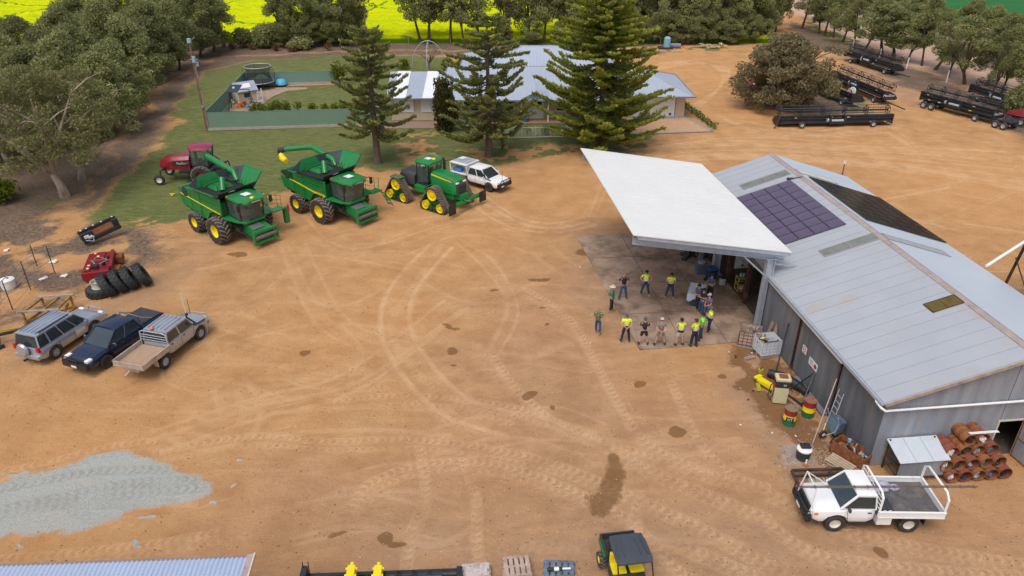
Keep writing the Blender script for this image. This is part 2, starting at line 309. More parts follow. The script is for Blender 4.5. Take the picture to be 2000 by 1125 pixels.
for c in ([(360, 740), (420, 700), (400, 670), (340, 690), (330, 740), (390, 770), (450, 740)], [(870, 480), (800, 560), (765, 640), (800, 720), (880, 790), (1000, 830)], [(900, 470), (960, 520), (1000, 600), (960, 690)],
          [(600, 420), (700, 480), (900, 425), (1100, 440)], [(900, 365), (1000, 432), (1080, 440), (1160, 430)], [(560, 480), (620, 600), (700, 660), (800, 690)], [(300, 860), (500, 800), (700, 740), (900, 600)],
          [(420, 620), (520, 560), (620, 470), (800, 430), (1000, 410)], [(1150, 420), (1200, 330), (1300, 280), (1450, 262), (1650, 270), (1990, 300)], [(450, 760), (470, 820), (420, 850), (350, 830)], [(660, 640), (700, 700), (640, 760), (560, 740)]):
    for k in range(3):
        track([(p[0]+random.uniform(-14, 14), p[1]+random.uniform(-8, 8)) for p in c], random.uniform(.1, .24), random.uniform(.25, .5), random.choice((0, 1.7)), random.random() < .4)
for k in range(26):     # worn wheel lines along the farm road and the turning circle on the far side
    o = random.uniform(-1, 1); track([(1180+o*20, 350+o*45), (1300, 300+o*28), (1450, 290+o*26), (1650, 300+o*26), (1850, 315+o*40), (2100, 340+o*60)], random.uniform(.12, .3), random.uniform(.2, .5), 0, False)
for k in range(14):
    o = k/13; track([(1290, 250-o*30), (1330+o*30, 215), (1400+o*22, 175-o*25), (1405+o*10, 140-o*10), (1360, 118+o*6), (1285, 122+o*14)], .18, random.uniform(.2, .5), 0, False)
for k in range(9):
    o = random.random(); track([(1400, 225), (1480+o*20, 262-o*20), (1600, 268-o*15), (1720, 262-o*25), (1790+o*20, 300)], .16, random.uniform(.2, .5), 0, False)
for k in range(22):
    a = random.uniform(1720, 1990); b = random.uniform(330, 560); t = random.uniform(-1, 1)
    track([(a-90, b-45*t), (a, b+random.uniform(-8, 8)), (a+110, b+40*t)], random.uniform(.1, .25), random.uniform(.3, .6), 0, random.random() < .4)
for k in range(110):     # scattered faint arcs over the yard
    a = random.uniform(200, 1500); b = random.uniform(430, 1080); t = random.uniform(-1, 1); l = random.uniform(60, 200)
    track([(a-l, b-30*t), (a-l*.3, b+10*t), (a+l*.3, b+12*t), (a+l, b-26*t)], random.uniform(.08, .26), random.uniform(.12, .34), random.choice((0, 0, 1.7)), random.random() < .3)
for c in ([(-60, 1010), (100, 975), (250, 945), (390, 935)], [(-60, 965), (80, 940), (200, 920), (340, 918)], [(0, 1005), (200, 975), (410, 950)], [(60, 990), (200, 965), (330, 940)]):
    track(c, .3, .8)
tracks *= (1-.85*grass)*(1-.6*litter)
nv = X.size; Z = gravel*.06*(.6+.8*n2)+(fnoise(X, Y, 9, 61)-.5)*.05*sm((Y-200)/40*-1+1)
co = np.empty((nv, 3), np.float32); co[:, 0] = X.ravel(); co[:, 1] = Y.ravel(); co[:, 2] = (Z-.03).ravel()
ny, nx = X.shape; idx = (np.arange(ny-1)[:, None]*nx+np.arange(nx-1)[None, :]).ravel()
fc = np.stack([idx, idx+1, idx+nx+1, idx+nx], 1).astype(np.int32)
me = bpy.data.meshes.new('ground'); me.vertices.add(nv); me.vertices.foreach_set('co', co.ravel()); nf = len(fc)
me.loops.add(nf*4); me.loops.foreach_set('vertex_index', fc.ravel()); me.polygons.add(nf); me.polygons.foreach_set('loop_start', np.arange(nf, dtype=np.int32)*4)
me.polygons.foreach_set('use_smooth', np.ones(nf, bool))
paddock = mask([(1545, 20), (1640, 70), (1740, 112), (1860, 160), (2000, 222), (2300, 330), (2600, -60), (1500, -80)], 2)
for nm, ch in (('cover', (grass, litter, pink)), ('wear', (tracks, stain, gravel))):
    at = me.attributes.new(nm, 'FLOAT_COLOR', 'POINT'); c4 = np.ones((nv, 4), np.float32)
    for i in range(3): c4[:, i] = np.clip(ch[i], 0, 1).ravel()
    if nm == 'cover': c4[:, 3] = paddock.ravel()
    at.data.foreach_set('color', c4.ravel())
me.update(); ground = bpy.data.objects.new('ground', me); col.objects.link(ground); struct(ground)
# ground material
m = bpy.data.materials.new('yard_earth'); m.use_nodes = True; N, L = m.node_tree.nodes, m.node_tree.links; B = N['Principled BSDF']; B.inputs['Roughness'].default_value = .95; B.inputs['Specular IOR Level'].default_value = .15
geo = N.new('ShaderNodeNewGeometry')
def noise(s, d=6, r=.6, st=None):
    n = N.new('ShaderNodeTexNoise'); n.inputs['Scale'].default_value = s; n.inputs['Detail'].default_value = d; n.inputs['Roughness'].default_value = r
    if st:
        q = N.new('ShaderNodeMapping'); q.inputs['Scale'].default_value = st; L.new(geo.outputs['Position'], q.inputs[0]); L.new(q.outputs[0], n.inputs['Vector'])
    else: L.new(geo.outputs['Position'], n.inputs['Vector'])
    return n.outputs['Fac']
def rng_(x, a, b, c=0, d=1):
    r = N.new('ShaderNodeMapRange'); L.new(x, r.inputs[0]); r.inputs[1].default_value = a; r.inputs[2].default_value = b; r.inputs[3].default_value = c; r.inputs[4].default_value = d; return r.outputs[0]
def mixc(f, a, b):
    x = N.new('ShaderNodeMix'); x.data_type = 'RGBA'
    if isinstance(f, float): x.inputs[0].default_value = f
    else: L.new(f, x.inputs[0])
    for i, c in ((6, a), (7, b)):
        if isinstance(c, tuple): x.inputs[i].default_value = (*c, 1)
        else: L.new(c, x.inputs[i])
    return x.outputs[2]
def mul(a, b):
    x = N.new('ShaderNodeMath'); x.operation = 'MULTIPLY'
    for i, c in ((0, a), (1, b)):
        if isinstance(c, (int, float)): x.inputs[i].default_value = c
        else: L.new(c, x.inputs[i])
    return x.outputs[0]
def attr(nm):
    a = N.new('ShaderNodeAttribute'); a.attribute_name = nm; s = N.new('ShaderNodeSeparateColor'); L.new(a.outputs['Color'], s.inputs[0]); return s.outputs
C1, C2 = list(attr('cover')), list(attr('wear'))
big, midn, fine, grain = noise(.06, 4), noise(.5, 8, .65), noise(4, 8, .7), noise(22, 4, .7)
def ragged(x, nz, k, a=.38, b=.62):
    q = N.new('ShaderNodeMath'); q.operation = 'MULTIPLY_ADD'; L.new(nz, q.inputs[0]); q.inputs[1].default_value = k; q.inputs[2].default_value = -k/2
    r = N.new('ShaderNodeMath'); r.operation = 'ADD'; L.new(x, r.inputs[0]); L.new(q.outputs[0], r.inputs[1]); return rng_(r.outputs[0], a, b)
C1[0] = ragged(C1[0], fine, .9, .32, .7); C2[1] = ragged(C2[1], fine, .8, .42, .66); C2[2] = ragged(C2[2], fine, .9, .38, .62); C1[1] = ragged(C1[1], fine, .7, .25, .8)
C2[0] = mul(C2[0], rng_(noise(.5, 8, .75), .33, .55, .2, 1.25))
dirt = mixc(rng_(big, .35, .65), (.53, .265, .105), (.39, .205, .092))
dirt = mixc(rng_(midn, .35, .7), dirt, (.60, .345, .160))
dirt = mixc(C1[2], dirt, mixc(rng_(midn, .3, .7), (.31, .19, .12), (.42, .275, .19)))
pa = N.new('ShaderNodeAttribute'); pa.attribute_name = 'cover'; dirt = mixc(mul(pa.outputs['Alpha'], .9), dirt, mixc(rng_(midn, .3, .7), (.50, .34, .27), (.60, .44, .37)))
dirt = mixc(mul(rng_(fine, .45, .75), .42), dirt, (.27, .145, .065))
dirt = mixc(mul(rng_(noise(.7, 7, .7, (.6, 1.5, 1)), .48, .70), .38), dirt, (.64, .37, .175))
litc = mixc(rng_(fine, .3, .7), mixc(rng_(midn, .4, .65), (.19, .135, .10), (.28, .205, .155)), (.10, .075, .055))
col1 = mixc(mul(C1[1], rng_(fine, .15, .5, .6, 1)), dirt, litc)
gr = mixc(rng_(noise(.35, 6, .65), .35, .65), (.075, .125, .028), (.125, .16, .045)); gr = mixc(rng_(noise(1.6, 8, .8, (.5, 1.5, 1)), .40, .68), gr, (.25, .215, .10)); gr = mixc(rng_(grain, .5, .75), gr, (.04, .075, .015))
col1 = mixc(mul(C1[0], rng_(fine, .1, .42, .45, 1)), col1, gr)
gv = mixc(rng_(grain, .35, .65), mixc(rng_(noise(.8, 6, .7, (.5, 2.2, 1)), .45, .7), (.48, .50, .47), (.53, .47, .39)), (.36, .37, .35))
col1 = mixc(C2[2], col1, gv)
col1 = mixc(mul(C2[0], .72), col1, mixc(C2[2], (.72, .48, .29), (.24, .245, .23)))
col1 = mixc(mul(C2[1], .72), col1, (.17, .080, .028))
col1 = mixc(mul(rng_(grain, .56, .76), .45), col1, (.12, .07, .035))
L.new(col1, B.inputs['Base Color'])
bp = N.new('ShaderNodeBump'); bp.inputs['Strength'].default_value = 1.0; bp.inputs['Distance'].default_value = .10
hh = N.new('ShaderNodeMath'); hh.operation = 'ADD'; L.new(mul(fine, .9), hh.inputs[0]); L.new(mul(grain, .5), hh.inputs[1])
h2 = N.new('ShaderNodeMath'); h2.operation = 'ADD'; L.new(hh.outputs[0], h2.inputs[0]); L.new(mul(C2[0], -.5), h2.inputs[1])
L.new(h2.outputs[0], bp.inputs['Height']); L.new(bp.outputs[0], B.inputs['Normal'])
me.materials.append(m)
del X, Y, wx, wy, co, fc, Z

# ---------------- crop fields ----------------
def field(name, x0, x1, y0, y1, z, step, m_, label, seed, ystep=None):
    xs_ = np.arange(x0, x1, step); ys_ = [y0, y0+.02]; y = y0+.3
    while y < y1: ys_.append(y); y += step*(1+(y-y0)*.02)
    ys_ = np.array(ys_); A, Bm = np.meshgrid(xs_, ys_); h = z*(.72+.5*fnoise(A, Bm, 1.2, seed, 2)); h[0, :] = -.05
    v = np.stack([A.ravel(), Bm.ravel(), h.ravel()], 1); nx_ = len(xs_)
    ii = (np.arange(len(ys_)-1)[:, None]*nx_+np.arange(nx_-1)[None, :]).ravel(); f = np.stack([ii, ii+1, ii+nx_+1, ii+nx_], 1)
    me_ = bpy.data.meshes.new(name); me_.from_pydata(v.tolist(), [], f.tolist()); me_.materials.append(m_); o = bpy.data.objects.new(name, me_); col.objects.link(o); return tag(o, label, name.replace('_', ' '), kind='stuff')
def crop_mat(name, a, b, c, lines=None):
    global N, L, geo
    m = bpy.data.materials.new(name); m.use_nodes = True; N, L = m.node_tree.nodes, m.node_tree.links; B = N['Principled BSDF']; B.inputs['Roughness'].default_value = 1; B.inputs['Specular IOR Level'].default_value = .05
    geo = N.new('ShaderNodeNewGeometry'); q = mixc(rng_(noise(.22, 7, .75, (.5, 1.3, 1)), .36, .64), a, b); q = mixc(rng_(noise(2.2, 6, .8), .52, .72), q, c)
    if lines:     # wheel lines of the sprayer
        s = N.new('ShaderNodeSeparateXYZ'); L.new(geo.outputs['Position'], s.inputs[0])
        for (kx, ky, off, per, wd) in lines:
            p = N.new('ShaderNodeMath'); p.operation = 'MULTIPLY_ADD'; L.new(s.outputs[0], p.inputs[0]); p.inputs[1].default_value = kx; p.inputs[2].default_value = off
            p2 = N.new('ShaderNodeMath'); p2.operation = 'MULTIPLY_ADD'; L.new(s.outputs[1], p2.inputs[0]); p2.inputs[1].default_value = ky; L.new(p.outputs[0], p2.inputs[2])
            wv = N.new('ShaderNodeMath'); wv.operation = 'ADD'; L.new(p2.outputs[0], wv.inputs[0]); L.new(mul(noise(.12, 2), 3.0), wv.inputs[1])
            fr = N.new('ShaderNodeMath'); fr.operation = 'PINGPONG'; L.new(wv.outputs[0], fr.inputs[0]); fr.inputs[1].default_value = per
            q = mixc(mul(rng_(fr.outputs[0], wd, wd*.4), rng_(noise(1, 3), .35, .5, .5, 1)), q, c)
    s2 = N.new('ShaderNodeSeparateXYZ'); L.new(geo.outputs['Position'], s2.inputs[0]); q = mixc(rng_(s2.outputs[2], .55, .85), (c[0]*.7, c[1]*.7, c[2]*.7), q) if lines else q; L.new(q, B.inputs['Base Color']); return m
FY = G(700, 84).y
cm = crop_mat('canola_flowers', (.60, .62, .002), (.42, .52, .003), (.10, .20, .012), [(.45, 1, 0, 15, .55), (1, -.12, 12, 17, .45)])
field('canola_crop', -230, G(1500, 72).x, FY, 330, 1.15, .45, cm, 'bright yellow flowering canola crop beyond the tree line', 71)
gm = crop_mat('cereal_leaves', (.03, .13, .045), (.04, .16, .05), (.02, .09, .03))
g0 = G(1860, 36); field('cereal_crop', g0.x-12, 330, g0.y-2, 420, .35, 1.0, gm, 'smooth deep green cereal crop behind the right-hand trees', 72)
# ---------------- workshop shed ----------------
SC, SA = Vector((15.56, 24.26, 0)), R(6.0)
def SW(x, y, z=0): return Vector((SC.x+x*math.cos(SA)-y*math.sin(SA), SC.y+x*math.sin(SA)+y*math.cos(SA), z))   # shed frame -> world
W2, ZE, ZR, SL, OV = 6.0, 3.45, 5.4, 26.0, .12
rz_ = lambda x: ZE+(min(x, 2*W2-x)+.1)*(ZR-ZE)/(W2+.1)
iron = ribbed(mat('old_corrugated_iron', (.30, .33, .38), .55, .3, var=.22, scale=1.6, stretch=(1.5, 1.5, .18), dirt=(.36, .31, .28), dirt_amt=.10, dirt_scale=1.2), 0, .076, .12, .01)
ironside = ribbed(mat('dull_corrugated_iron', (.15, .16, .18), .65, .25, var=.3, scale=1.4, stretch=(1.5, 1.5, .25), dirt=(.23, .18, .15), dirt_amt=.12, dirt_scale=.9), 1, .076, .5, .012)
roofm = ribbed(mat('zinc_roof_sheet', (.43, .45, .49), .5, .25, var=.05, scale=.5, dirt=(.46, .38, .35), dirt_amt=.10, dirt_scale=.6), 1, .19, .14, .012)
roofr = ribbed(mat('zinc_roof_sheet_sky_lit', (.56, .62, .70), .42, .25, var=.04, scale=.4), 1, .19, .12, .012)  # same zinc, base colour lightened to carry the sky's reflection on this slope
ridgem = mat('ridge_flashing', (.38, .31, .30), .6, .2, var=.15, dirt=(.25, .13, .08), dirt_amt=.15, dirt_scale=4)
canm = mat('new_white_roof_sheet', (.70, .70, .69), .45, var=.03, scale=.5, dirt=(.64, .62, .58), dirt_amt=.1, dirt_scale=.3)
skym = mat('fibreglass_skylight', (.16, .18, .17), .5, var=.25, scale=2, dirt=(.22, .19, .12), dirt_amt=.1)
skyd = mat('mossy_skylight', (.10, .075, .012), .8, var=.35, scale=4)
shed = thing('workshop_shed', 'large grey corrugated iron workshop with low gable roof, skylights and white gable pipe', 'shed', SC, SA)
def corr(mb, p0, p1, z0, z1f, amp=.011, per=.076, n=None):     # true corrugated sheet standing on a line
    p0, p1 = Vector(p0), Vector(p1); l = (p1-p0).length; k = int(l/per*4); d = (p1-p0)/l; nr = Vector((d.y, -d.x, 0)); vs = []
    for i in range(k+1):
        s = l*i/k; o = amp*math.cos(2*math.pi*s/per); q = p0+d*s+nr*o; vs += [(q.x, q.y, z0(s) if callable(z0) else z0), (q.x, q.y, z1f(s) if callable(z1f) else z1f)]
    mb.add(vs, [(2*i, 2*i+2, 2*i+3, 2*i+1) for i in range(k)])
mb = MB(); gz = lambda s: rz_(s)-.06
corr(mb, (0, 0, 0), (5.5, 0, 0), 0, gz); corr(mb, (5.5, 0, 0), (6.65, 0, 0), 1.98, lambda s: rz_(s+5.5)-.06); corr(mb, (6.65, 0, 0), (12, 0, 0), 0, lambda s: rz_(s+6.65)-.06)
mb.build('gable_wall', iron, shed)
mb = MB(); mb.slab([(0, SL, 0), (12, SL, 0), (12, SL, ZE), (6, SL, ZR-.05), (0, SL, ZE)], .05); mb.bx(12, 12.05, .03, SL, 0, ZE-.03); mb.build('far_wall', ironside, shed)
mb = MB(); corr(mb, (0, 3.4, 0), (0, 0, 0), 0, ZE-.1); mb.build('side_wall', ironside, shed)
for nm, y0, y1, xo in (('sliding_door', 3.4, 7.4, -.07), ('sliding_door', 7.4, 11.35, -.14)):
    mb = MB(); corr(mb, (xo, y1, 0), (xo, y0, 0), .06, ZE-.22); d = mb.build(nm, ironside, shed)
    mb = MB()
    for y in (y0+.03, y1-.03): mb.bx(xo-.045, xo-.012, y-.03, y+.03, .05, ZE-.2)
    mb.build('door_edge', rustd, d)
mb = MB(); mb.bx(-.26, -.17, 3.2, 11.4, ZE-.26, ZE-.16); mb.build('door_track', whitep, shed)
mb = MB(); mb.bx(-.30, -.02, -.1, 11.4, ZE-.10, ZE-.02); mb.bx(-.31, -.29, -.1, 11.4, ZE-.12, ZE+.02); mb.build('gutter', galv, shed)
mb = MB()
for i in range(6): mb.bx(-.02, .2, 11.35+i*2.9+.02, 11.35+i*2.9+.22, 0, ZE-.05)
mb.build('frame_post', rustd, shed)
mb = MB(); mb.slab([(-.1, 11.4, ZE-.45), (-.1, SL, ZE-.45), (-.1, SL, ZE-.06), (-.1, 11.4, ZE-.06)], .04); mb.build('lintel', ironside, shed)
def slope(x0, z0, x1, z1, y0, y1, t, k=1): return [(x0, y0, z0), (x1, y0, z1), (x1, y1, z1), (x0, y1, z0)]
dz = ZR-ZE
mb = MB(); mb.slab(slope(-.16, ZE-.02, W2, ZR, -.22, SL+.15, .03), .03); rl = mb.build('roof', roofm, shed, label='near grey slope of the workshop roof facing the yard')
mb = MB(); mb.slab(slope(W2+.003, ZR, 12.16, ZE-.02, -.22, SL+.15, .03), .03); rr = mb.build('roof', roofr, shed, label='far slope of the workshop roof beyond the ridge, sky reflection in its colour')
mb = MB(); sl = dz/(W2+.1)     # sheet lap lines, thin raised strips in dark grey
for i in range(33):
    y = -.1+.8*i; mb.slab([(-.15, y, rz_(-.15)+.026), (5.8, y, rz_(5.8)+.026), (5.8, y+.010, rz_(5.8)+.026), (-.15, y+.010, rz_(-.15)+.026)], .012)
mb.build('sheet_lap', mat('dark_lap_edge', (.22, .22, .25), .7, .2), rl)
mb = MB(); mb.slab([(5.78, -.24, rz_(5.78)+.045), (6, -.24, ZR+.075), (6, SL+.17, ZR+.075), (5.78, SL+.17, rz_(5.78)+.045)], .012); mb.slab([(6, -.24, ZR+.075), (6.22, -.24, rz_(6.22)+.045), (6.22, SL+.17, rz_(6.22)+.045), (6, SL+.17, ZR+.075)], .012); mb.build('ridge_cap', ridgem, shed)
mb = MB()
for s in (0, 1):
    a = [(-.2, ZE-.06), (6, ZR-.04), (6, ZR+.12), (-.2, ZE+.10)]
    a = a if not s else [(12-p[0]+.0, p[1]) for p in a]
    mb.ext(a, lambda x, z: (x, -.27, z), lambda x, z: (x, -.225, z))
mb.build('bargeboard', mat('rusty_cream_barge', (.36, .29, .23), .7, var=.2, dirt=(.2, .1, .06), dirt_amt=.2), shed)
def skl(x0, x1, y0, y1, mm, h=.05):
    m_ = MB(); q = [(x0, y0, rz_(x0)+h), (x1, y0, rz_(x1)+h), (x1, y1, rz_(x1)+h), (x0, y1, rz_(x0)+h)]; m_.slab(q, .012); o = m_.build('skylight', mm, shed)
    m_ = MB(); e = .05
    for (a, b) in ((0, 1), (1, 2), (2, 3), (3, 0)): m_.bar(Vector(q[a])+Vector((0, 0, .012)), Vector(q[b])+Vector((0, 0, .012)), .045, .02)
    m_.bar(((x0+x1)/2, y0, rz_((x0+x1)/2)+h+.012), ((x0+x1)/2, y1, rz_((x0+x1)/2)+h+.012), .04, .016)
    m_.build('skylight_flashing', ridgem if mm is not skyd else rustd, o); return o
skl(2.5, 5.6, 22.15, 22.95, skym); skl(2.85, 5.78, 11.45, 12.2, skym); skl(4.4, 5.8, 4.35, 5.1, skyd)['label'] = 'brown mossy skylight nearest the front gable'
skl(6.3, 10.3, 11.4, 12.2, mat('pale_skylight', (.30, .34, .36), .5, var=.1)); skl(6.3, 9.2, 22.2, 23, mat('cream_skylight', (.55, .56, .48), .5, var=.1))
mb = MB(); mb.tube([(-.28, .3, ZE-.15), (-.28, -.12, ZE-.2), (-.1, -.2, ZE-.32), (.1, -.14, ZE-.36), (12, -.14, ZE-.30)], .055, 10); mb.build('downpipe', whitep, shed, smooth=True)
mb = MB(); mb.bx(5.42, 6.72, -.05, .03, 1.98, 2.04); mb.bx(5.42, 5.5, -.05, .03, 0, 1.98); mb.bx(6.65, 6.72, -.05, .03, 0, 1.98); mb.build('door_frame', mat('bleached_timber', (.5, .46, .40), .8), shed)
mb = MB(); corr(mb, (0, 0, 0), (1.12, 0, 0), .05, 1.93); d = mb.build('door', iron, shed); d.location = (6.66, -.04, 0); d.rotation_euler = (0, 0, R(-84))
mb = MB(); [mb.bar(p, q, .05) for p, q in (((0, 0, .05), (1.12, 0, .05)), ((0, 0, 1.93), (1.12, 0, 1.93)), ((0, 0, 1), (1.12, 0, 1)), ((0, 0, .05), (0, 0, 1.93)), ((1.12, 0, .05), (1.12, 0, 1.93)))]; mb.build('door_edge', rust, d)
mb = MB(); mb.bx(0.1, 11.9, .1, SL-.1, .0, .006); struct(mb.build('workshop_floor', mat('oily_floor', (.09, .07, .055), .9, var=.3), None)).matrix_world = Matrix.Translation(SC) @ Matrix.Rotation(SA, 4, 'Z')
# ---------------- canopy on cantilevered steel ----------------
can = thing('canopy', 'big flat white awning roof on galvanised steel columns over the concrete slab', 'canopy', SC, SA)
cz = lambda x: 5.0+(.6-x)*(6.45-5.0)/8.8
mb = MB(); mb.slab([(-8.2, 10.95, cz(-8.2)), (.62, 10.95, cz(.62)), (.62, 25.6, cz(.62)), (-8.2, 25.6, cz(-8.2))], .05); cr = mb.build('roof', canm, can)
mb = MB()
for i in range(1, 20): y = 10.95+i*.7325; mb.slab([(-8.19, y, cz(-8.19)+.05), (.61, y, cz(.61)+.05), (.61, y+.035, cz(.61)+.05), (-8.19, y+.035, cz(-8.19)+.05)], .012)
mb.build('roof_rib', canm, cr)
mb = MB(); mb.ext([(-8.0, cz(-8)-.02), (.62, cz(.62)-.02), (.62, cz(.62)-.22), (-7.9, cz(-8)-.22)], lambda x, z: (x, 10.99, z), lambda x, z: (x, 11.04, z)); mb.build('fascia', galv, can)
for y in (11.35, 18.4, 25.1):
    mb = MB(); a, b = (-8.1 if y < 12 or y > 25 else -7.6), .45
    for zo, wd, h in ((-.25, .2, .03), (-.62, .2, .03), (-.435, .03, .37)):
        h0 = cz(a)+zo; h1 = cz(b)+zo; mb.hexa([(a, y-wd/2, h0-h/2), (b, y-wd/2, h1-h/2), (b, y+wd/2, h1-h/2), (a, y+wd/2, h0-h/2)], [(a, y-wd/2, h0+h/2), (b, y-wd/2, h1+h/2), (b, y+wd/2, h1+h/2), (a, y+wd/2, h0+h/2)])
    mb.build('beam', galv, can)
    mb = MB(); zt = cz(-.3)-.6
    mb.bx(-.52, -.49, y-.18, y+.18, 0, zt); mb.bx(-.11, -.08, y-.18, y+.18, 0, zt); mb.bx(-.49, -.11, y-.02, y+.02, 0, zt); mb.bx(-.7, .1, y-.3, y+.3, 0, .04); mb.bx(-.62, .02, y-.2, y+.2, zt, zt+.03)
    mb.build('column', galv, can)
    mb = MB(); mb.bar((-.3, y, zt-1.2), (-1.9, y, cz(-1.9)-.62), .08); mb.bar((.0, y, cz(0)-.9), (1.3, y+.1, 3.95), .07); mb.build('brace', galv, can)
mb = MB()
for i in range(7): x = -7.8+i*1.3; mb.bx(x, x+.05, 11.4, 25.3, cz(x)-.22, cz(x)-.03)
mb.build('purlin', galv, can)
# ---------------- solar panels ----------------
pv = mat('solar_glass', (.13, .10, .165), .25, .3, var=.12, scale=.8); pvd = mat('dark_solar_glass', (.022, .018, .026), .15, .3, var=.15, scale=.8); pvf = mat('solar_frame', (.06, .055, .07), .5)
def panel(x, y, wx_, wy_, mm, lab, grp):
    a = thing('solar_panel', lab, 'solar panel', SW(x, y, rz_(x)+.10), SA, grp); s = -sl if x > 6 else sl
    q = lambda u, v, h: (u, v, u*s+h)
    m_ = MB(); m_.slab([q(.03, .03, 0), q(wx_-.03, .03, 0), q(wx_-.03, wy_-.03, 0), q(.03, wy_-.03, 0)], .02); m_.build('glass', mm, a)
    m_ = MB(); m_.slab([q(0, 0, -.03), q(wx_, 0, -.03), q(wx_, wy_, -.03), q(0, wy_, -.03)], .028); m_.build('frame', pvf, a); return a
p0 = None
for i in range(5):
    for j in range(8):
        x, y = 5.22-.89*(i+1), 13.9+.925*j; lab = 'purple-grey solar panel of the tilted block on the yard side of the workshop roof'
        if p0 is None: p0 = panel(x, y, .865, .905, pv, lab, 'purple solar panels on the near roof slope')
        else: dup(p0, SW(x, y, rz_(x)+.10), SA)
p0 = None
for i in range(6):
    for j in range(8):
        x, y = 6.62+.92*i, 14.25+.925*j; lab = 'near-black solar panel of the block beyond the workshop roof ridge'
        if p0 is None: p0 = panel(x, y, .905, .91, pvd, lab, 'black solar panels on the far roof slope')
        else: dup(p0, SW(x, y, rz_(x)+.10), SA)
mb = MB(); mb.tube([(5.9, 21.1, rz_(5.9)+.12), (5.2, 21.4, rz_(5.2)+.1), (5.0, 21.2, rz_(5)+.12)], .03, 6); mb.bx(5.1, 5.5, 21.35, 21.6, 5.1, 5.28); mb.build('conduit', blk, shed)
# ---------------- concrete slab and small slab ----------------
slabm = mat('stained_yard_concrete', (.35, .25, .185), .9, var=.25, scale=.5, dirt=(.15, .10, .07), dirt_amt=.42, dirt_scale=.7, bump=.2)
def quadsheet(nm, pts, z, m_, t=.02):
    mb = MB(); mb.slab([(p[0], p[1], z-t) for p in pts], t); return struct(mb.build(nm, m_))
quadsheet('concrete_slab', [SW(-7.55, 10.0), SW(.05, 10.25), SW(.05, 25.4), SW(-8.3, 25.05)], .022, slabm, .06)
mb = MB(); [mb.bar(SW(-7.6, y, .024), SW(0, y, .024), .03, .006) for y in (13.8, 17.6, 21.4)]; [mb.bar(SW(x, 10.1, .0245), SW(x, 25.2, .0245), .03, .006) for x in (-5.0, -2.5)]; mb.build('slab_joint', mat('joint_tar', (.09, .06, .045), .9)); struct(bpy.data.objects['slab_joint'])
quadsheet('concrete_pad', [G(1521, 869), G(1562, 868), G(1572, 905), G(1533, 908)], .03, mat('pale_concrete', (.34, .27, .23), .9, var=.15, dirt=(.2, .14, .1), dirt_amt=.3), .05)
# ---------------- house ----------------
hroof = ribbed(mat('blue_grey_house_roof', (.40, .45, .54), .5, .2, var=.05, scale=.4), 0, .4, .35, .03)
hroofs = ribbed(mat('blue_grey_house_roof_side', (.42, .47, .56), .5, .2, var=.05, scale=.4), 1, .4, .35, .03)
cream = mat('cream_render', (.56, .46, .33), .85, var=.05); trim = mat('slate_gutter', (.16, .18, .24), .5)
whdoor = ribbed(mat('white_panel_door', (.74, .76, .80), .45, var=.02), 2, .5, .5, .02)
house = thing('farmhouse', 'long low cream farmhouse with blue-grey hipped iron roofs behind three tall pines', 'house', (0, 84, 0), 0)
HY = 84
def hipping(name, x0, x1, y0, y1, ze, zr, rx0, rx1, ry, parent):
    y0, y1, ry = y0-HY, y1-HY, ry-HY
    mb = MB(); mb.add([(x0, y0, ze), (x1, y0, ze), (x1, y1, ze), (x0, y1, ze), (rx0, ry, zr), (rx1, ry, zr)], [(0, 1, 5, 4), (2, 3, 4, 5), (0, 3, 2, 1)]); mb.mt(1).add([(x0, y0, ze), (x1, y0, ze), (x1, y1, ze), (x0, y1, ze), (rx0, ry, zr), (rx1, ry, zr)], [(1, 2, 5), (3, 0, 4)])
    o = mb.build(name, [hroof, hroofs], parent)
    mb = MB(); [mb.bar(p, q, .12, .14) for p, q in (((x0, y0, ze), (x1, y0, ze)), ((x1, y0, ze), (x1, y1, ze)), ((x0, y0, ze), (x0, y1, ze)), ((x0, y1, ze), (x1, y1, ze)))]; mb.build('gutter', trim, o)
    mb = MB(); [mb.bar(p, q, .16, .05) for p, q in (((x0, y0, ze+.03), (rx0, ry, zr+.03)), ((x1, y0, ze+.03), (rx1, ry, zr+.03)), ((x1, y1, ze+.03), (rx1, ry, zr+.03)), ((x0, y1, ze+.03), (rx0, ry, zr+.03)), ((rx0, ry, zr+.03), (rx1, ry, zr+.03)))]; mb.build('ridge_cap', hroofs, o); return o
def wallbox(x0, x1, y0, y1, z1): mb = MB(); mb.bx(x0, x1, y0-HY, y1-HY, 0, z1); return mb.build('wall', cream, house)
wallbox(10.9, 19.2, 80.7, 89.5, 2.48); hipping('roof', 9.6, 19.95, 79.3, 90.6, 2.5, 4.3, 13.2, 15.0, 84.95, house)
wallbox(-6.9, 10.89, 79.6, 93, 2.48); hipping('roof', -8.2, 11.2, 77.7, 95, 2.52, 4.35, -2.4, 7.5, 86.4, house)
hipping('roof', -6.5, 13.0, 86, 102, 2.9, 5.55, 1.2, 6.4, 92.5, house)
mb = MB(); mb.add([(.9, -5.9, 2.6), (4.0, -5.9, 2.6), (2.45, -6.5, 3.45), (2.45, -1.4, 3.55), (.2, -2.2, 2.9), (4.7, -2.2, 2.9)], [(0, 2, 3, 4), (2, 1, 5, 3), (0, 1, 2)]); mb.bx(.9, 4.0, -6.0, -5.86, 2.46, 2.6); po = mb.build('porch_roof', hroofs, house)
mb = MB(); mb.bx(.95, 1.05, -5.95, -5.85, 0, 2.5); mb.bx(3.85, 3.95, -5.95, -5.85, 0, 2.5); mb.build('porch_post', whitep, po)
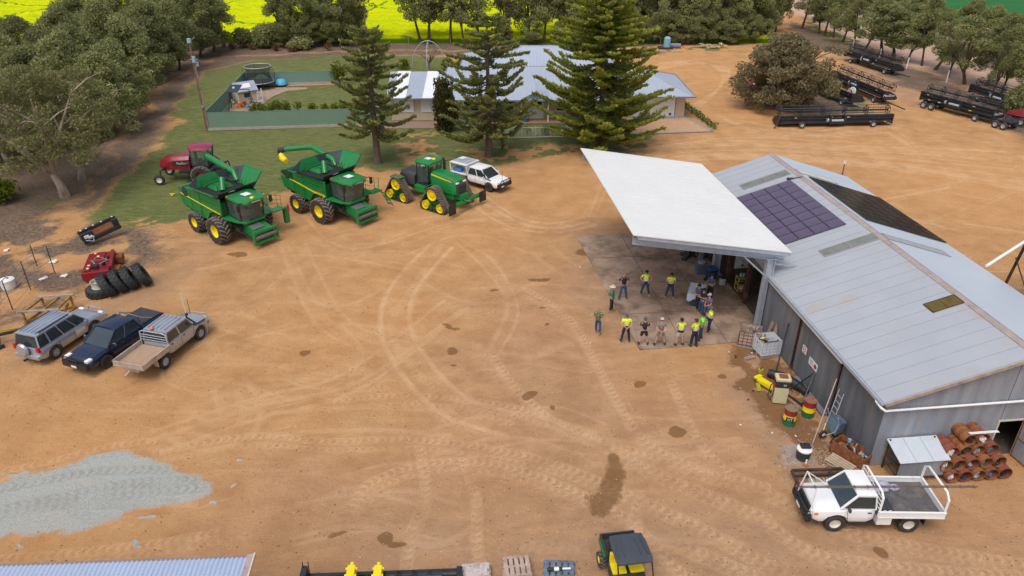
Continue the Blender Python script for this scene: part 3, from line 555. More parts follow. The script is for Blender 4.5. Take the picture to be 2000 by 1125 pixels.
def opening(nm, x0, x1, z0, z1, y, m_, fm=None, bars=0):
    mb = MB(); mb.bx(x0, x1, y-.05, y+.05, z0, z1); o = mb.build(nm, m_, house)
    if fm:
        mb = MB(); [mb.bx(*q) for q in ((x0-.07, x1+.07, y-.09, y-.04, z1, z1+.08), (x0-.07, x1+.07, y-.12, y-.04, z0-.08, z0), (x0-.07, x0, y-.09, y-.04, z0, z1), (x1, x1+.07, y-.09, y-.04, z0, z1))]
        for k in range(bars): x = x0+(x1-x0)*(k+1)/(bars+1); mb.bx(x-.03, x+.03, y-.09, y-.052, z0, z1)
        mb.build('frame', fm, o)
    return o
gd = opening('garage_door', 12.2, 18.1, .03, 2.25, -3.33, whdoor, trim); mb = MB(); mb.bx(17.5, 17.75, -3.42, -3.385, .2, .45); mb.build('pet_flap', blk, gd)
dr = opening('front_door', 1.7, 3.4, .2, 2.3, -4.42, whitep, whitep, 1); mb = MB(); mb.bx(1.85, 2.35, -4.5, -4.475, 1.6, 2.1); mb.bx(2.75, 3.25, -4.5, -4.475, 1.6, 2.1); mb.build('door_glass', glass, dr)
for x0, x1 in ((-5.5, -3.6), (-1.8, .2), (4.9, 7.4), (8.2, 10.2)): opening('window', x0, x1, 1.0, 2.05, -4.42, glass, whitep, 1)
mb = MB(); mb.bx(-6.5, 10.8, -6.3, -4.42, 0, .15); mb.build('verandah', mat('brick_paving', (.28, .16, .11), .9, var=.2), house)
for x in (-6.2, -2.2, 6.9, 10.4): mb = MB(); mb.bx(x, x+.1, -6.1, -6.0, .1, 2.5); mb.build('verandah_post', trim, house)
# flat-roofed wing with pale roof strips
wg = thing('garden_room', 'flat-roofed cream annex with grey and white striped roof left of the farmhouse', 'annex', (-10.9, 84, 0), 0)
lwx = lambda t, y: (-2.6-(y+5.8)*.10 if t == 0 else 3.3-(y+5.8)*.02)
mb = MB(); a = [(-2.3, -4.8), (3.2, -4.8), (3.2, 5), (-3.2, 5)]; mb.extz(a, 0, 2.55); mb.build('wall', cream, wg)
def strip(t0, t1, m_, z): 
    mb = MB(); q = []
    for y, t in ((-5.8, t0), (-5.8, t1), (5.6, t1), (5.6, t0)): a, b = lwx(0, y), lwx(1, y); q.append((a+(b-a)*t, y, 2.62+(y+5.8)*.035+z))
    mb.slab(q, .05); return mb.build('roof', m_, wg)
strip(0, 1, hroof, 0)
for t0, t1 in ((.13, .36), (.66, .86)): o = strip(t0, t1, mat('clear_roof_strip', (.80, .82, .86), .35), .052); o.name = 'roof_strip'; o['label'] = 'white translucent strip in the annex roof'
mb = MB(); mb.bar((-2.6, -5.85, 2.6), (3.3, -5.85, 2.6), .1, .14); mb.build('gutter', trim, wg)
for x0, x1 in ((-1.9, .15), (1.0, 3.1)):
    mb = MB(); mb.bx(x0, x1, -4.86, -4.8, 1.0, 2.4); o = mb.build('window', whdoor, wg); mb = MB(); [mb.bx(x-.03, x+.03, -4.9, -4.861, 1.0, 2.4) for x in (x0, (x0+x1)/2, x1)]; mb.bx(x0, x1, -4.9, -4.861, .94, 1.0); mb.bx(x0, x1, -4.9, -4.861, 1.66, 1.7); mb.build('frame', whitep, o)
quadsheet('driveway', [G(1232, 262), G(1392, 256), G(1328, 222), G(1205, 224)], .03, mat('orange_pavers', (.48, .29, .17), .9, var=.12, dirt=(.36, .2, .12), dirt_amt=.2), .04)
mb = MB(); [mb.bar(G(*p, .035), G(*q, .035), .35, .02) for p, q in (((1232, 262), (1392, 256)), ((1392, 256), (1328, 222)), ((1328, 231), (1235, 231)))]; struct(mb.build('paving_edge', mat('grey_pavers', (.27, .25, .26), .9)))
quadsheet('path', [(-18, 75.9), (-7.5, 76.2), (-8, 79), (-18, 79)], .02, mat('brick_path', (.26, .17, .13), .9, var=.2), .02)
quadsheet('playground_sand', [G(432, 217), G(494, 217), G(512, 204), G(534, 188), G(560, 178), G(600, 174), G(600, 171), G(490, 171)], .02, mat('play_sand', (.36, .26, .19), .95, var=.2, dirt=(.2, .13, .1), dirt_amt=.3), .03)
# ---------------- fences ----------------
cbg = ribbed(mat('green_sheet_fence', (.17, .265, .195), .6, .1, var=.06, scale=.5), 0, .2, .35, .015); cbg2 = mat('green_fence_side', (.15, .26, .21), .6, .1, var=.06)
def sheetfence(a, b, h, lab, base=.3, mm=cbg):
    a, b = Vector(a), Vector(b); l = (b-a).length; t = thing('sheet_fence', lab, 'fence', (a.x, a.y, 0), math.atan2(b.y-a.y, b.x-a.x))
    mb = MB(); mb.bx(0, l, -.02, .02, base, h); mb.build('panel', mm, t)
    mb = MB(); mb.bx(0, l, -.035, .035, h, h+.05); mb.bx(0, l, -.03, .03, base-.04, base); mb.build('rail', cbg2, t)
    mb = MB(); mb.bx(0, l, -.12, .1, 0, base-.04); mb.build('plinth', mat('pale_sleepers', (.38, .33, .28), .9, var=.15), t)
    k = int(l/2.4)
    for i in range(k+1): mb = MB(); mb.bx(l*i/k-.03, l*i/k+.03, .03, .07, 0, h+.03); mb.build('post', cbg2, t)
sheetfence((-32.1, 75.3), (-13.5, 77.3), 1.85, 'long green sheet metal fence along the front of the back garden')
sheetfence((-32.1, 75.35), (-34.3, 95.4), 1.85, 'green sheet metal fence on the left side of the back garden', mm=cbg2)
sheetfence((-34.25, 95.5), (-22.6, 96.9), 1.6, 'green sheet metal fence along the rear of the back garden behind the trampoline', mm=cbg2)
def picket(pts, lab):
    t = thing('picket_fence', lab, 'fence', (pts[0][0], pts[0][1], 0))
    for a, b in zip(pts, pts[1:]):
        a = Vector((*a, 0))-t.location; b = Vector((*b, 0))-t.location; l = (b-a).length; mb = MB()
        for z in (.12, 1.1): mb.bar(a+Vector((0, 0, z)), b+Vector((0, 0, z)), .05)
        mb.build('rail', whitep, t); mb = MB(); k = int(l/.14)
        for i in range(k+1): p = a.lerp(b, i/k); mb.bar(p+Vector((0, 0, .05)), p+Vector((0, 0, 1.15)), .025)
        mb.build('pickets', whitep, t)
        k = max(1, int(l/2.4))
        for i in range(k+1): mb = MB(); p = a.lerp(b, i/k); mb.bar(p, p+Vector((0, 0, 1.25)), .07); mb.build('post', whitep, t)
picket([(-6.1, 76.6), (-3.0, 72.2), (10.4, 73.2), (11.8, 76)], 'low white picket fence around the front garden behind the pine trunks')
# ---------------- trees ----------------
def leafmat(name, a, b, tip=None, rnd=.18):
    m = bpy.data.materials.new(name); m.use_nodes = True; N, L = m.node_tree.nodes, m.node_tree.links; B = N['Principled BSDF']
    B.inputs['Roughness'].default_value = .75; B.inputs['Specular IOR Level'].default_value = .25
    at = N.new('ShaderNodeAttribute'); at.attribute_name = 'tint'; x = N.new('ShaderNodeMix'); x.data_type = 'RGBA'; L.new(at.outputs['Fac'], x.inputs[0]); x.inputs[6].default_value = (*a, 1); x.inputs[7].default_value = (*b, 1)
    oi = N.new('ShaderNodeObjectInfo'); r = N.new('ShaderNodeMapRange'); r.inputs[3].default_value = 1-rnd; r.inputs[4].default_value = 1+rnd; L.new(oi.outputs['Random'], r.inputs[0])
    s = N.new('ShaderNodeVectorMath'); s.operation = 'SCALE'; L.new(x.outputs[2], s.inputs[0]); L.new(r.outputs[0], s.inputs['Scale']); L.new(s.outputs[0], B.inputs['Base Color'])
    tr = N.new('ShaderNodeBsdfTranslucent'); L.new(s.outputs[0], tr.inputs[0]); ms = N.new('ShaderNodeMixShader'); ms.inputs[0].default_value = .42
    L.new(B.outputs[0], ms.inputs[1]); L.new(tr.outputs[0], ms.inputs[2]); L.new(ms.outputs[0], N['Material Output'].inputs[0]); return m
lf_pine = leafmat('native_pine_leaves', (.155, .175, .070), (.36, .37, .15))
lf_gum = leafmat('gum_leaves', (.155, .165, .07), (.32, .31, .13))
lf_olive = leafmat('olive_brown_leaves', (.15, .13, .065), (.30, .25, .135), rnd=.05)
lf_nor = leafmat('norfolk_pine_fronds', (.14, .165, .05), (.37, .385, .12), rnd=.05)
lf_nor3 = leafmat('yellow_green_norfolk_fronds', (.15, .19, .035), (.44, .46, .08), rnd=.02)  # yellower, lighter frond colour for the densest pine
lf_hedge = leafmat('garden_shrub_leaves', (.06, .11, .015), (.22, .24, .02))
lf_cyp = leafmat('cypress_leaves', (.035, .05, .012), (.14, .11, .03))
lf_red = leafmat('dry_red_scrub', (.15, .07, .035), (.24, .13, .06))
barkd = mat('dark_bark', (.09, .065, .05), .95, var=.35, scale=5, stretch=(1, 1, .3), bump=.5)
barkl = mat('pale_bark', (.38, .30, .24), .9, var=.3, scale=3, stretch=(1, 1, .4), dirt=(.12, .08, .06), dirt_amt=.4, dirt_scale=1.5)
barkg = mat('grey_bark', (.20, .15, .12), .95, var=.3, scale=5, stretch=(1, 1, .3))
def leafmesh(name, cen, size, tint, m_, flat=0.0, aspect=1.0, dirs=None):
    n = len(cen); r = np.random.default_rng(abs(hash(name)) % 1000 if False else len(name)*7+n)
    a = r.normal(size=(n, 3)) if dirs is None else dirs+r.normal(size=(n, 3))*.35
    a /= np.linalg.norm(a, axis=1)[:, None]+1e-9; b = r.normal(size=(n, 3)); b[:, 2] += flat*0; b -= (a*b).sum(1)[:, None]*a
    if flat: up = np.array([0, 0, 1.0]); b2 = np.cross(a, up); b2 /= np.linalg.norm(b2, axis=1)[:, None]+1e-9; b = b/ (np.linalg.norm(b, axis=1)[:, None]+1e-9)*(1-flat)+b2*flat
    b /= np.linalg.norm(b, axis=1)[:, None]+1e-9
    sa = (size*aspect)[:, None]*a*.5; sb = size[:, None]*b*.5
    v = np.stack([cen-sa, cen-sb*.9+sa*.1, cen+sa, cen+sb*.9+sa*.1], 1).reshape(-1, 3).astype(np.float32)
    me = bpy.data.meshes.new(name); me.vertices.add(n*4); me.vertices.foreach_set('co', v.ravel()); me.loops.add(n*4); me.loops.foreach_set('vertex_index', np.arange(n*4, dtype=np.int32))
    me.polygons.add(n); me.polygons.foreach_set('loop_start', np.arange(n, dtype=np.int32)*4)
    at = me.attributes.new('tint', 'FLOAT', 'POINT'); at.data.foreach_set('value', np.repeat(np.clip(tint, 0, 1), 4).astype(np.float32)); me.update(); me.materials.append(m_); return me
def blobs_cloud(blobs, dens, rs, lsz):
    C_, S_, T_ = [], [], []
    for (c, r) in blobs:
        r = np.array(r); k = int(dens*(r[0]*r[1]*r[2])**(2/3)); u = rs.normal(size=(k, 3)); u /= np.linalg.norm(u, axis=1)[:, None]; rad = rs.random(k)**.33*1.0
        rad = np.where(rs.random(k) < .6, .72+.42*rs.random(k), rad); p = np.array(c)+u*rad[:, None]*r
        C_.append(p); S_.append(lsz*(.6+.8*rs.random(k))); T_.append(np.clip(rs.random()*.5+.5*rs.random(k)+.12*u[:, 2], 0, 1))
    return np.concatenate(C_), np.concatenate(S_), np.concatenate(T_)
def mkobj(nm, me, parent=None): o = bpy.data.objects.new(nm, me); col.objects.link(o); o.parent = parent; return o
def proto_tree(nm, lab, cat, H, RAD, zb, nb, br, dens, lsz, lm, bm_, seed, fork=3, lean=0.0, tr=.22, pale=None, shape='round', wide=1.0):
    rs = np.random.default_rng(seed); rd = random.Random(seed); t = thing(nm, lab, cat, (0, 0, 0))
    mb = MB(); top = zb+(H-zb)*.55; lx, ly = rd.uniform(-1, 1)*lean, rd.uniform(-1, 1)*lean
    f = Vector((lx*.4, ly*.4, zb*.6+.3)); mb.tube([(0, 0, -.1), (f.x*.4, f.y*.4, f.z*.4), f], [tr*1.35, tr, tr*.8], 8)
    blobs = []; tips = []
    for k in range(fork):
        a = 6.283*k/fork+rd.uniform(-.5, .5); ro = RAD*rd.uniform(.3, .6); e = Vector((lx+math.cos(a)*ro, ly+math.sin(a)*ro, top+rd.uniform(-.8, .8)*(H-zb)*.2))
        mid = f.lerp(e, .5)+Vector((rd.uniform(-.3, .3), rd.uniform(-.3, .3), .3)); mb.tube([f-Vector((0, 0, .15)), mid, e], [tr*.72, tr*.5, tr*.22], 7); tips.append((mid, e))
        for q in range(3):
            b0 = mid.lerp(e, rd.uniform(0, .8)); a2 = a+rd.uniform(-1.2, 1.2); e2 = b0+Vector((math.cos(a2)*RAD*.4, math.sin(a2)*RAD*.4, (H-zb)*rd.uniform(.05, .25))); mb.tube([b0, b0.lerp(e2, .5)+Vector((0, 0, .15)), e2], [tr*.36, tr*.24, tr*.08], 5)
    mb.build('trunk', bm_, t, smooth=True)
    for i in range(nb):
        a = rd.uniform(0, 6.283); h = rd.random(); z = zb+(H-zb)*h*.92
        prof = math.sin(math.pi*min(1, h*.85+.18))**.7 if shape == 'round' else (1-h)**.6 if shape == 'cone' else 1.0
        ro = RAD*prof*math.sqrt(rd.random())*.85; s = br*rd.uniform(.65, 1.25); blobs.append(((lx*h+math.cos(a)*ro*wide, ly*h+math.sin(a)*ro, z), (s, s, s*rd.uniform(.55, .85))))
    c, s_, ti = blobs_cloud(blobs, dens, rs, lsz); mkobj('crown', leafmesh(nm+'_crown', c, s_, ti, lm), t); return t
def place(t, items, used, labs, group):
    for (px, py, sc_, h) in items:
        p = G(px, py); k = used[0]; used[0] += 1; pr_ = t[k % len(t)]; first = not pr_.get('used')
        lab = labs(k, px, py)
        if first: o = pr_; pr_['used'] = 1; o.location = p; o.rotation_euler = (0, 0, rd0.uniform(0, 6.28))
        else: o = dup(pr_, p, rd0.uniform(0, 6.28))
        o['label'] = lab; o['group'] = group; o.rotation_euler.x = rd0.gauss(0, .05); o.rotation_euler.y = rd0.gauss(0, .05); o.scale = (sc_*rd0.uniform(.92, 1.08), sc_*rd0.uniform(.92, 1.08), h)
rd0 = random.Random(3)
NP = [proto_tree('native_pine', '', 'tree', 10, 3.7, 1.8, 62, .98, 400, .20, lf_pine, barkd, 100+i, fork=3, lean=.7, tr=.2) for i in range(4)]
TP = [proto_tree('native_pine', '', 'tree', 11, 3.1, 3.4, 44, .92, 360, .21, lf_pine, barkd, 200+i, fork=2, lean=1.0, tr=.22) for i in range(4)]
TP = TP+[proto_tree('native_pine', '', 'tree', 10, 3.4, 2.6, 24, .95, 360, .2, lf_pine, barkd, 250+i, fork=4, lean=1.8, tr=.2, wide=1.3) for i in range(3)]
LM = [(418, 100), (392, 112), (352, 136), (312, 160), (276, 196), (246, 236), (212, 268), (350, 96), (305, 118), (262, 148), (222, 186), (180, 222), (150, 262), (300, 80), (250, 100), (200, 130), (150, 165), (110, 200), (70, 235), (215, 78), (160, 100), (110, 130), (62, 160), (24, 195), (-20, 230), (30, 265), (-30, 290), (70, 290), (-70, 200), (-60, 160), (370, 80), (-90, 330), (0, 130), (-50, 100)]
names_l = ['dark bushy native pine in the dense belt left of the lawn, %s']
def nearlab(px, py):
    if py > 220: return 'near end beside the gum trees'
    if px > 380: return 'at its end near the power pole'
    if px > 280: return 'upper right part above the dirt path'
    if px > 150: return 'middle of the belt'
    return 'far left of the photo'
u = [0]; place(NP, [(x, y, 1.0 if y < 120 else .95, rd0.uniform(.85, 1.1)*(.8 if x < 120 else 1)) for x, y in LM], u, lambda k, x, y: 'bushy native pine in the left tree belt, '+nearlab(x, y), 'native pines of the left tree belt')
BR = [(556, 92), (600, 90), (628, 87), (664, 91), (640, 78), (690, 84), (822, 84), (838, 85), (880, 84), (906, 88), (940, 82), (985, 84), (1003, 87), (1030, 82), (1062, 84), (1090, 80), (1120, 84), (1148, 80), (1190, 82), (1225, 82), (1250, 78), (1282, 84), (1310, 78), (1338, 84), (1362, 76), (1388, 80), (1412, 76), (1436, 82), (1462, 76), (1488, 72), (1514, 62), (1100, 66), (1200, 64), (1260, 62), (1330, 62), (1400, 58), (1450, 55), (1500, 50), (1040, 66)]
def backlab(k, px, py):
    w_ = 'left group beside the open canola' if px < 720 else 'between the two left Norfolk pines' if px < 960 else 'between the second and third Norfolk pines' if px < 1180 else 'behind the third Norfolk pine' if px < 1330 else 'near the timber piles' if px < 1450 else 'by the pink road'
    return 'tall tree in the row along the canola, '+w_
u = [0]; place(TP, [(x, y, rd0.uniform(.85, 1.2), rd0.uniform(.95, 1.25)) for x, y in BR if y < 90 and 730 < x < 1180], u, backlab, 'trees along the canola field')
u2 = [0]; place(NP, [(x, y, rd0.uniform(.7, 1.0), rd0.uniform(1.0, 1.25)) for x, y in BR if not (y < 90 and 730 < x < 1180)], u2, backlab, 'trees along the canola field')
RT = [(1566, 56), (1600, 66), (1610, 70), (1628, 74), (1646, 82), (1668, 90), (1690, 96), (1722, 108), (1745, 118), (1770, 124), (1800, 128), (1826, 136), (1852, 150), (1884, 164), (1925, 168), (1955, 184), (1992, 205), (2040, 225), (2080, 250), (1935, 190), (1590, 44), (1640, 48)]
RT2 = [(1640, 16), (1672, 24), (1706, 32), (1740, 44), (1776, 54), (1810, 66), (1846, 80), (1880, 94), (1915, 108), (1950, 122), (1988, 138), (2030, 155), (2080, 180), (1600, 8), (2110, 215)]
rl_ = lambda k, px, py: 'open-crowned tree in the front right row, '+('near the road bend' if px < 1680 else 'behind the far folded header' if px < 1800 else 'behind the header trailers' if px < 1960 else 'at the right edge')
u = [0]; place(TP, [(x, y, rd0.uniform(.6, 1.2), rd0.uniform(.62, 1.0)*(.95 if x > 1860 else 1)) for x, y in RT], u, rl_, 'trees in the right-hand front row')
u = [0]; place(NP, [(x, y, rd0.uniform(.7, 1.15), rd0.uniform(.6, .9)*(.84 if x > 1820 else 1)) for x, y in RT2], u, lambda k, x, y: 'rounded tree across the pink track before the green crop, '+('left part' if x < 1760 else 'middle part' if x < 1930 else 'right part'), 'trees in the right-hand back row')
SB = [(x, 84+rd0.uniform(-3, 4)) for x in range(1185, 1500, 17)]+[(x, 70) for x in range(1195, 1500, 26)]+[(560, 90), (606, 92), (650, 90), (684, 88), (985, 86), (1040, 87), (1090, 86), (1130, 86)]
u3 = [1]; place(NP, [(x, y, rd0.uniform(.42, .62), rd0.uniform(.36, .55)) for x, y in SB], u3, lambda k, x, y: 'low bushy understorey tree along the canola, '+('left group' if x < 720 else 'behind the Norfolk pines' if x < 1180 else 'between the third Norfolk pine and the timber piles' if x < 1340 else 'near the timber piles'), 'understorey trees along the canola')
for t in NP+TP:
    if 'used' in t: del t['used']
for o in bpy.data.objects:
    if 'used' in o: del o['used']
# eucalypts with pale limbs
def gum(px, py, lab, seed, H, RAD, lean, lm, bark, trunkr, fork_z, nb, br, dens, lsz, spread, zb):
    rs = np.random.default_rng(seed); rd = random.Random(seed); t = thing('gum_tree', lab, 'tree', G(px, py)); mb = MB(); f = Vector((lean[0]*.35, lean[1]*.35, fork_z))
    mb.tube([(0, 0, -.1), (f.x*.2, f.y*.2, f.z*.5), f], [trunkr*1.3, trunkr, trunkr*.85], 10); blobs = []
    for k in range(spread):
        a = 6.283*k/spread+rd.uniform(-.4, .4); ro = RAD*rd.uniform(.55, .85); e = Vector((lean[0]+math.cos(a)*ro, lean[1]+math.sin(a)*ro, H*rd.uniform(.6, .88))); mid = f.lerp(e, .45)+Vector((rd.uniform(-.4, .4), rd.uniform(-.4, .4), rd.uniform(0, .6)))
        mb.tube([f-Vector((0, 0, .2)), f.lerp(mid, .5)+Vector((0, 0, -.1)), mid, e], [trunkr*.62, trunkr*.5, trunkr*.38, trunkr*.12], 7)
        for q in range(5):
            b0 = f.lerp(mid, rd.uniform(.5, 1)) if q < 2 else mid.lerp(e, rd.uniform(0, .9)); e2 = b0+Vector((rd.uniform(-1, 1), rd.uniform(-1, 1), rd.uniform(.2, .8)))*RAD*.42; mb.tube([b0, b0.lerp(e2, .5)+Vector((0, 0, .2)), e2], [trunkr*.22, trunkr*.15, trunkr*.05], 5); blobs.append((e2, br*rd.uniform(.6, .95)))
    mb.build('trunk', bark, t, smooth=True); B_ = [((p.x, p.y, p.z), (s, s, s*.6)) for p, s in blobs]
    for i in range(nb):
        a = rd.uniform(0, 6.283); h = rd.random(); ro = RAD*(math.sin(math.pi*min(1, h*.8+.2))**.6)*math.sqrt(rd.random()); s = br*rd.uniform(.6, 1.15); B_.append(((lean[0]*(.4+.6*h)+math.cos(a)*ro, lean[1]*(.4+.6*h)+math.sin(a)*ro, zb+(H-zb)*h*.95), (s, s, s*.6)))
    c, s_, ti = blobs_cloud(B_, dens, rs, lsz); mkobj('crown', leafmesh('gum_crown%d' % seed, c, s_, ti, lm, aspect=1.5), t); return t
gum(127, 383, 'large spreading gum with forked pale limbs nearest the left edge of the yard', 11, 10.2, 6.3, (-1.6, .6), lf_gum, barkl, .34, 1.9, 105, .85, 360, .14, 8, 3.4)
gum(160, 350, 'second gum with twin pale trunks just behind the large forked gum', 12, 9.4, 5.0, (.9, .9), lf_gum, barkl, .28, 1.2, 60, .8, 360, .14, 5, 3.0)
gum(20, 330, 'drooping gum half out of the photo at the left edge', 13, 9, 4.6, (-.6, 0), lf_gum, barkl, .26, 2, 60, .85, 260, .18, 4, 3)
gum(438, 92, 'tall tree with bare white upper limbs standing before the canola', 14, 10.5, 1.6, (-.8, 0), lf_gum, barkl, .26, 4.2, 4, .8, 200, .25, 3, 5)
gum(716, 86, 'tall thin pale-trunked gum in the canola gap by the first Norfolk pine', 15, 12, 1.8, (.3, 0), lf_gum, barkl, .14, 5, 7, .8, 120, .22, 3, 4)
gum(692, 88, 'slender bare-trunked gum left of the thin pale gum', 16, 12, 1.7, (.2, 0), lf_gum, barkl, .13, 5, 7, .7, 120, .22, 3, 5)
gum(1522, 212, 'broad brown-olive bushy tree with foliage to the ground beside the parked headers', 17, 8.3, 5.4, (0, 0), lf_olive, barkg, .35, 1.0, 190, .95, 300, .18, 7, .7)
# ---------------- Norfolk pines ----------------
def norfolk(px, py, lab, H, RAD, z0, dz_, seed, lm, dense):
    rd = random.Random(seed); t = thing('norfolk_pine', lab, 'tree', G(px, py)); mb = MB(); mb.tube([(0, 0, -.1), (0, 0, .5), (0, 0, H*.5), (0, 0, H*.97)], [.46, .34, .2, .03], 12); P, S_, T_, D_ = [], [], [], []
    z = z0; wob = 0
    while z < H-.25:
        h = (z-z0)/(H-z0); r0 = RAD*((1-h)**(.52 if dense else .48))*(1.0 if h > .12 else .8+h*1.6)+.25; nbr = rd.choice((6, 7, 7, 8)) if dense else rd.choice((5, 6, 6)); a0 = rd.uniform(0, 6.28)
        for k in range(nbr):
            if rd.random() < (.03 if dense else .10): continue
            a = a0+6.283*k/nbr+rd.uniform(-.22, .22); r = r0*rd.uniform(.72, 1.12); droop = (.16 if h < .5 else .02)*r; zz = z+rd.uniform(-.2, .2); pts = []
            n = max(5, int(r/.13))
            bend = rd.uniform(-.25, .25)
            for i in range(n+1):
                s = i/n; aa = a+bend*s*s; x, y = math.cos(aa)*r*s, math.sin(aa)*r*s; q = Vector((x, y, zz-droop*math.sin(math.pi*min(1, s*1.05))+(.02+.20*h)*r*s*s)); pts.append(q)
            mb.tube([pts[0], pts[n//2], pts[-1]], [.065*(1-h)+.02, .04*(1-h)+.012, .008], 5, caps=False)
            for i in range(max(1, int(n*.16)), n+1):
                s = i/n; wl = (.95*math.sin(math.pi*min(.97, s*.75+.22)))*(.28+(.13 if dense else .09)*r); d = (pts[i]-pts[i-1]).normalized(); sd_ = Vector((-d.y, d.x, 0)).normalized()
                for side in (-1, 1):
                    L_ = wl*rd.uniform(.6, 1.1); bd = (sd_*side*.8+d*.62+Vector((0, 0, .22))).normalized(); m_ = max(2, int(L_/.17))
                    for j in range(m_):
                        f_ = (j+.6)/m_
                        for c_ in range(2 if dense else 2):
                            p = pts[i]+bd*L_*f_+Vector((rd.gauss(0, .04), rd.gauss(0, .04), .06*f_+rd.gauss(0, .045))); P.append(p); S_.append(rd.uniform(.13, .24)); T_.append(.15+.55*f_*s+rd.uniform(0, .4)*f_); D_.append(bd+Vector((0, 0, .35)))
        z += dz_*(1-.35*h)*rd.uniform(.85, 1.15)
    tr_ = mb.build('trunk', mat('pine_bark', (.15, .105, .08), .95, var=.3, scale=8, bump=.5), t, smooth=True)
    c = np.array([tuple(p) for p in P]); mkobj('crown', leafmesh('pine_crown%d' % seed, c, np.array(S_), np.array(T_), lm, flat=.3, aspect=2.0, dirs=np.array([tuple(d) for d in D_])), t); return t
norfolk(738, 318, 'leftmost of the three Norfolk pines, thin-crowned, on the lawn by the green fence', 12.3, 4.1, 3.0, .88, 21, lf_nor, False)
norfolk(955, 305, 'middle Norfolk pine of the three, long drooping lower boughs, before the white picket fence', 12.9, 5.2, 2.4, .86, 22, lf_nor, False)
norfolk(1170, 290, 'rightmost and densest Norfolk pine, bright green, behind the white canopy', 15.4, 6.9, 1.9, .66, 23, lf_nor3, True)
# ---------------- shrubs ----------------
def shrub(nm, lab, loc, r, h, lm, seed, n=7, dens=300, lsz=.16, grp=None, cat='shrub'):
    rs = np.random.default_rng(seed); rd = random.Random(seed); t = thing(nm, lab, cat, loc, 0, grp); B_ = []
    for i in range(n): a = rd.uniform(0, 6.28); ro = r*.5*rd.random(); z = h*(.3+.5*rd.random()); s = r*rd.uniform(.4, .65); B_.append(((math.cos(a)*ro, math.sin(a)*ro, z), (s, s, min(s*1.1, h*.35))))
    c, s_, ti = blobs_cloud(B_, dens, rs, lsz); c[:, 2] = np.maximum(c[:, 2], .02); mkobj('foliage', leafmesh('shrub%d' % seed, c, s_, ti, lm), t)
    mb = MB(); [mb.tube([(0, 0, 0), (math.cos(q)*r*.2, math.sin(q)*r*.2, h*.3), (math.cos(q)*r*.4, math.sin(q)*r*.4, h*.7)], [.04, .025, .01], 5) for q in (0, 2.1, 4.2)]; mb.build('stem', barkg, t); return t
hx = [(-29.3, .75, 1.2), (-28.2, .8, 1.3), (-27.3, .7, 1.2), (-26.5, .8, 1.4), (-25.6, .75, 1.25), (-24.3, .6, 1.35), (-22.6, .75, 1.05), (-21.3, .75, 1.0), (-20.2, .7, 1.1), (-19.2, .8, 1.1), (-18.2, .7, 1.1)]
for i, (x, r, h) in enumerate(hx):
    shrub('garden_shrub', ['yellow-green shrub behind the green front fence, '+w_ for w_ in ('at its left end', 'second from the left', 'third from the left', 'fourth from the left', 'fifth from the left', 'narrow one before the gap', 'first after the gap', 'second after the gap', 'third after the gap', 'near the first Norfolk pine', 'at its right end')][i], (x, 82.0+i*.06, 0), r, h, lf_hedge, 300+i, grp='shrubs behind the green fence')
shrub('round_shrub', 'tall rounded yellow-green shrub at the right end of the rear garden fence', (-22.4, 96.0, 0), 1.3, 3.0, lf_hedge, 320, n=16)
for i, (px, py, r, h) in enumerate([(520, 92, 2.6, 3.4), (478, 92, 1.9, 2.9), (585, 96, 2.4, 1.8)]): shrub('scrub_bush', ['dark scrub bush at the foot of the big back-row trees', 'grey-green bush right of the white-limbed tree', 'low scrub under the back-row trees'][i], G(px, py), r, h, lf_pine, 330+i, n=12, dens=200, lsz=.3)
for i, (px, py) in enumerate([(492, 97), (540, 99), (570, 101), (640, 98), (455, 96)]): shrub('dry_bush', 'small reddish dry bush at the edge of the dirt path, '+('left', 'second', 'third', 'fourth under the trees', 'by the white-limbed tree')[i], G(px, py), .95, .9, lf_red, 340+i, n=5, dens=160, lsz=.22)
shrub('corner_shrub', 'bright green low shrub at the left edge below the gums', G(2, 392), 1.7, 1.9, lf_hedge, 350, n=14, lsz=.2, dens=240)
shrub('evergreen_bush', 'dark green rounded tree at the right edge behind the header trailers', G(1998, 228), 2.6, 3.6, lf_pine, 351, n=16, dens=240, lsz=.26)
for i, (px, py, r, h) in enumerate([(790, 135, 1.2, 1.3), (872, 137, 1.3, 1.5), (900, 134, 1.1, 1.2), (700, 156, 2.0, 2.2)]): shrub('lawn_shrub', 'green bush on the back lawn behind the annex, '+('left of the dead tree', 'right of the dead tree', 'near the second Norfolk pine', 'behind the first Norfolk pine')[i], G(px, py), r, h, lf_hedge, 360+i, n=9, dens=180, lsz=.22)
for i in range(13):
    p = G(1338, 208).lerp(G(1392, 251), i/12); shrub('hedge_plant', 'leafy green plant in the strip right of the driveway', p, .5, .6, leafmat('strappy_green_leaves', (.05, .13, .02), (.10, .22, .03)) if i == 0 else MATS.get('hp'), 380+i, n=3, dens=220, lsz=.16, grp='plants edging the driveway') if False else None
lf_edge = leafmat('strappy_green_leaves', (.04, .13, .02), (.09, .22, .035))
for i in range(13): p = G(1338, 210).lerp(G(1394, 252), i/12); shrub('hedge_plant', 'leafy green plant in the strip right of the driveway', p, .55, .7, lf_edge, 380+i, n=3, dens=220, lsz=.16, grp='plants edging the driveway')
for i, (x, y) in enumerate([(-5.2, 75.4), (-4, 74.2), (-1, 73.8), (1.5, 74.4), (3.2, 73.9), (5.6, 74.1), (8.2, 74.4), (9.6, 74.9), (-2.6, 76.2), (6.8, 76)]): shrub('flower_bed_plant', 'small green plant in the front garden inside the picket fence, '+('left corner' if x < -3 else 'near the blue pot' if x < 2 else 'centre' if x < 6 else 'right end'), (x, y, 0), .5, .6, lf_edge, 400+i, n=4, dens=160, lsz=.18, grp='plants inside the picket fence')
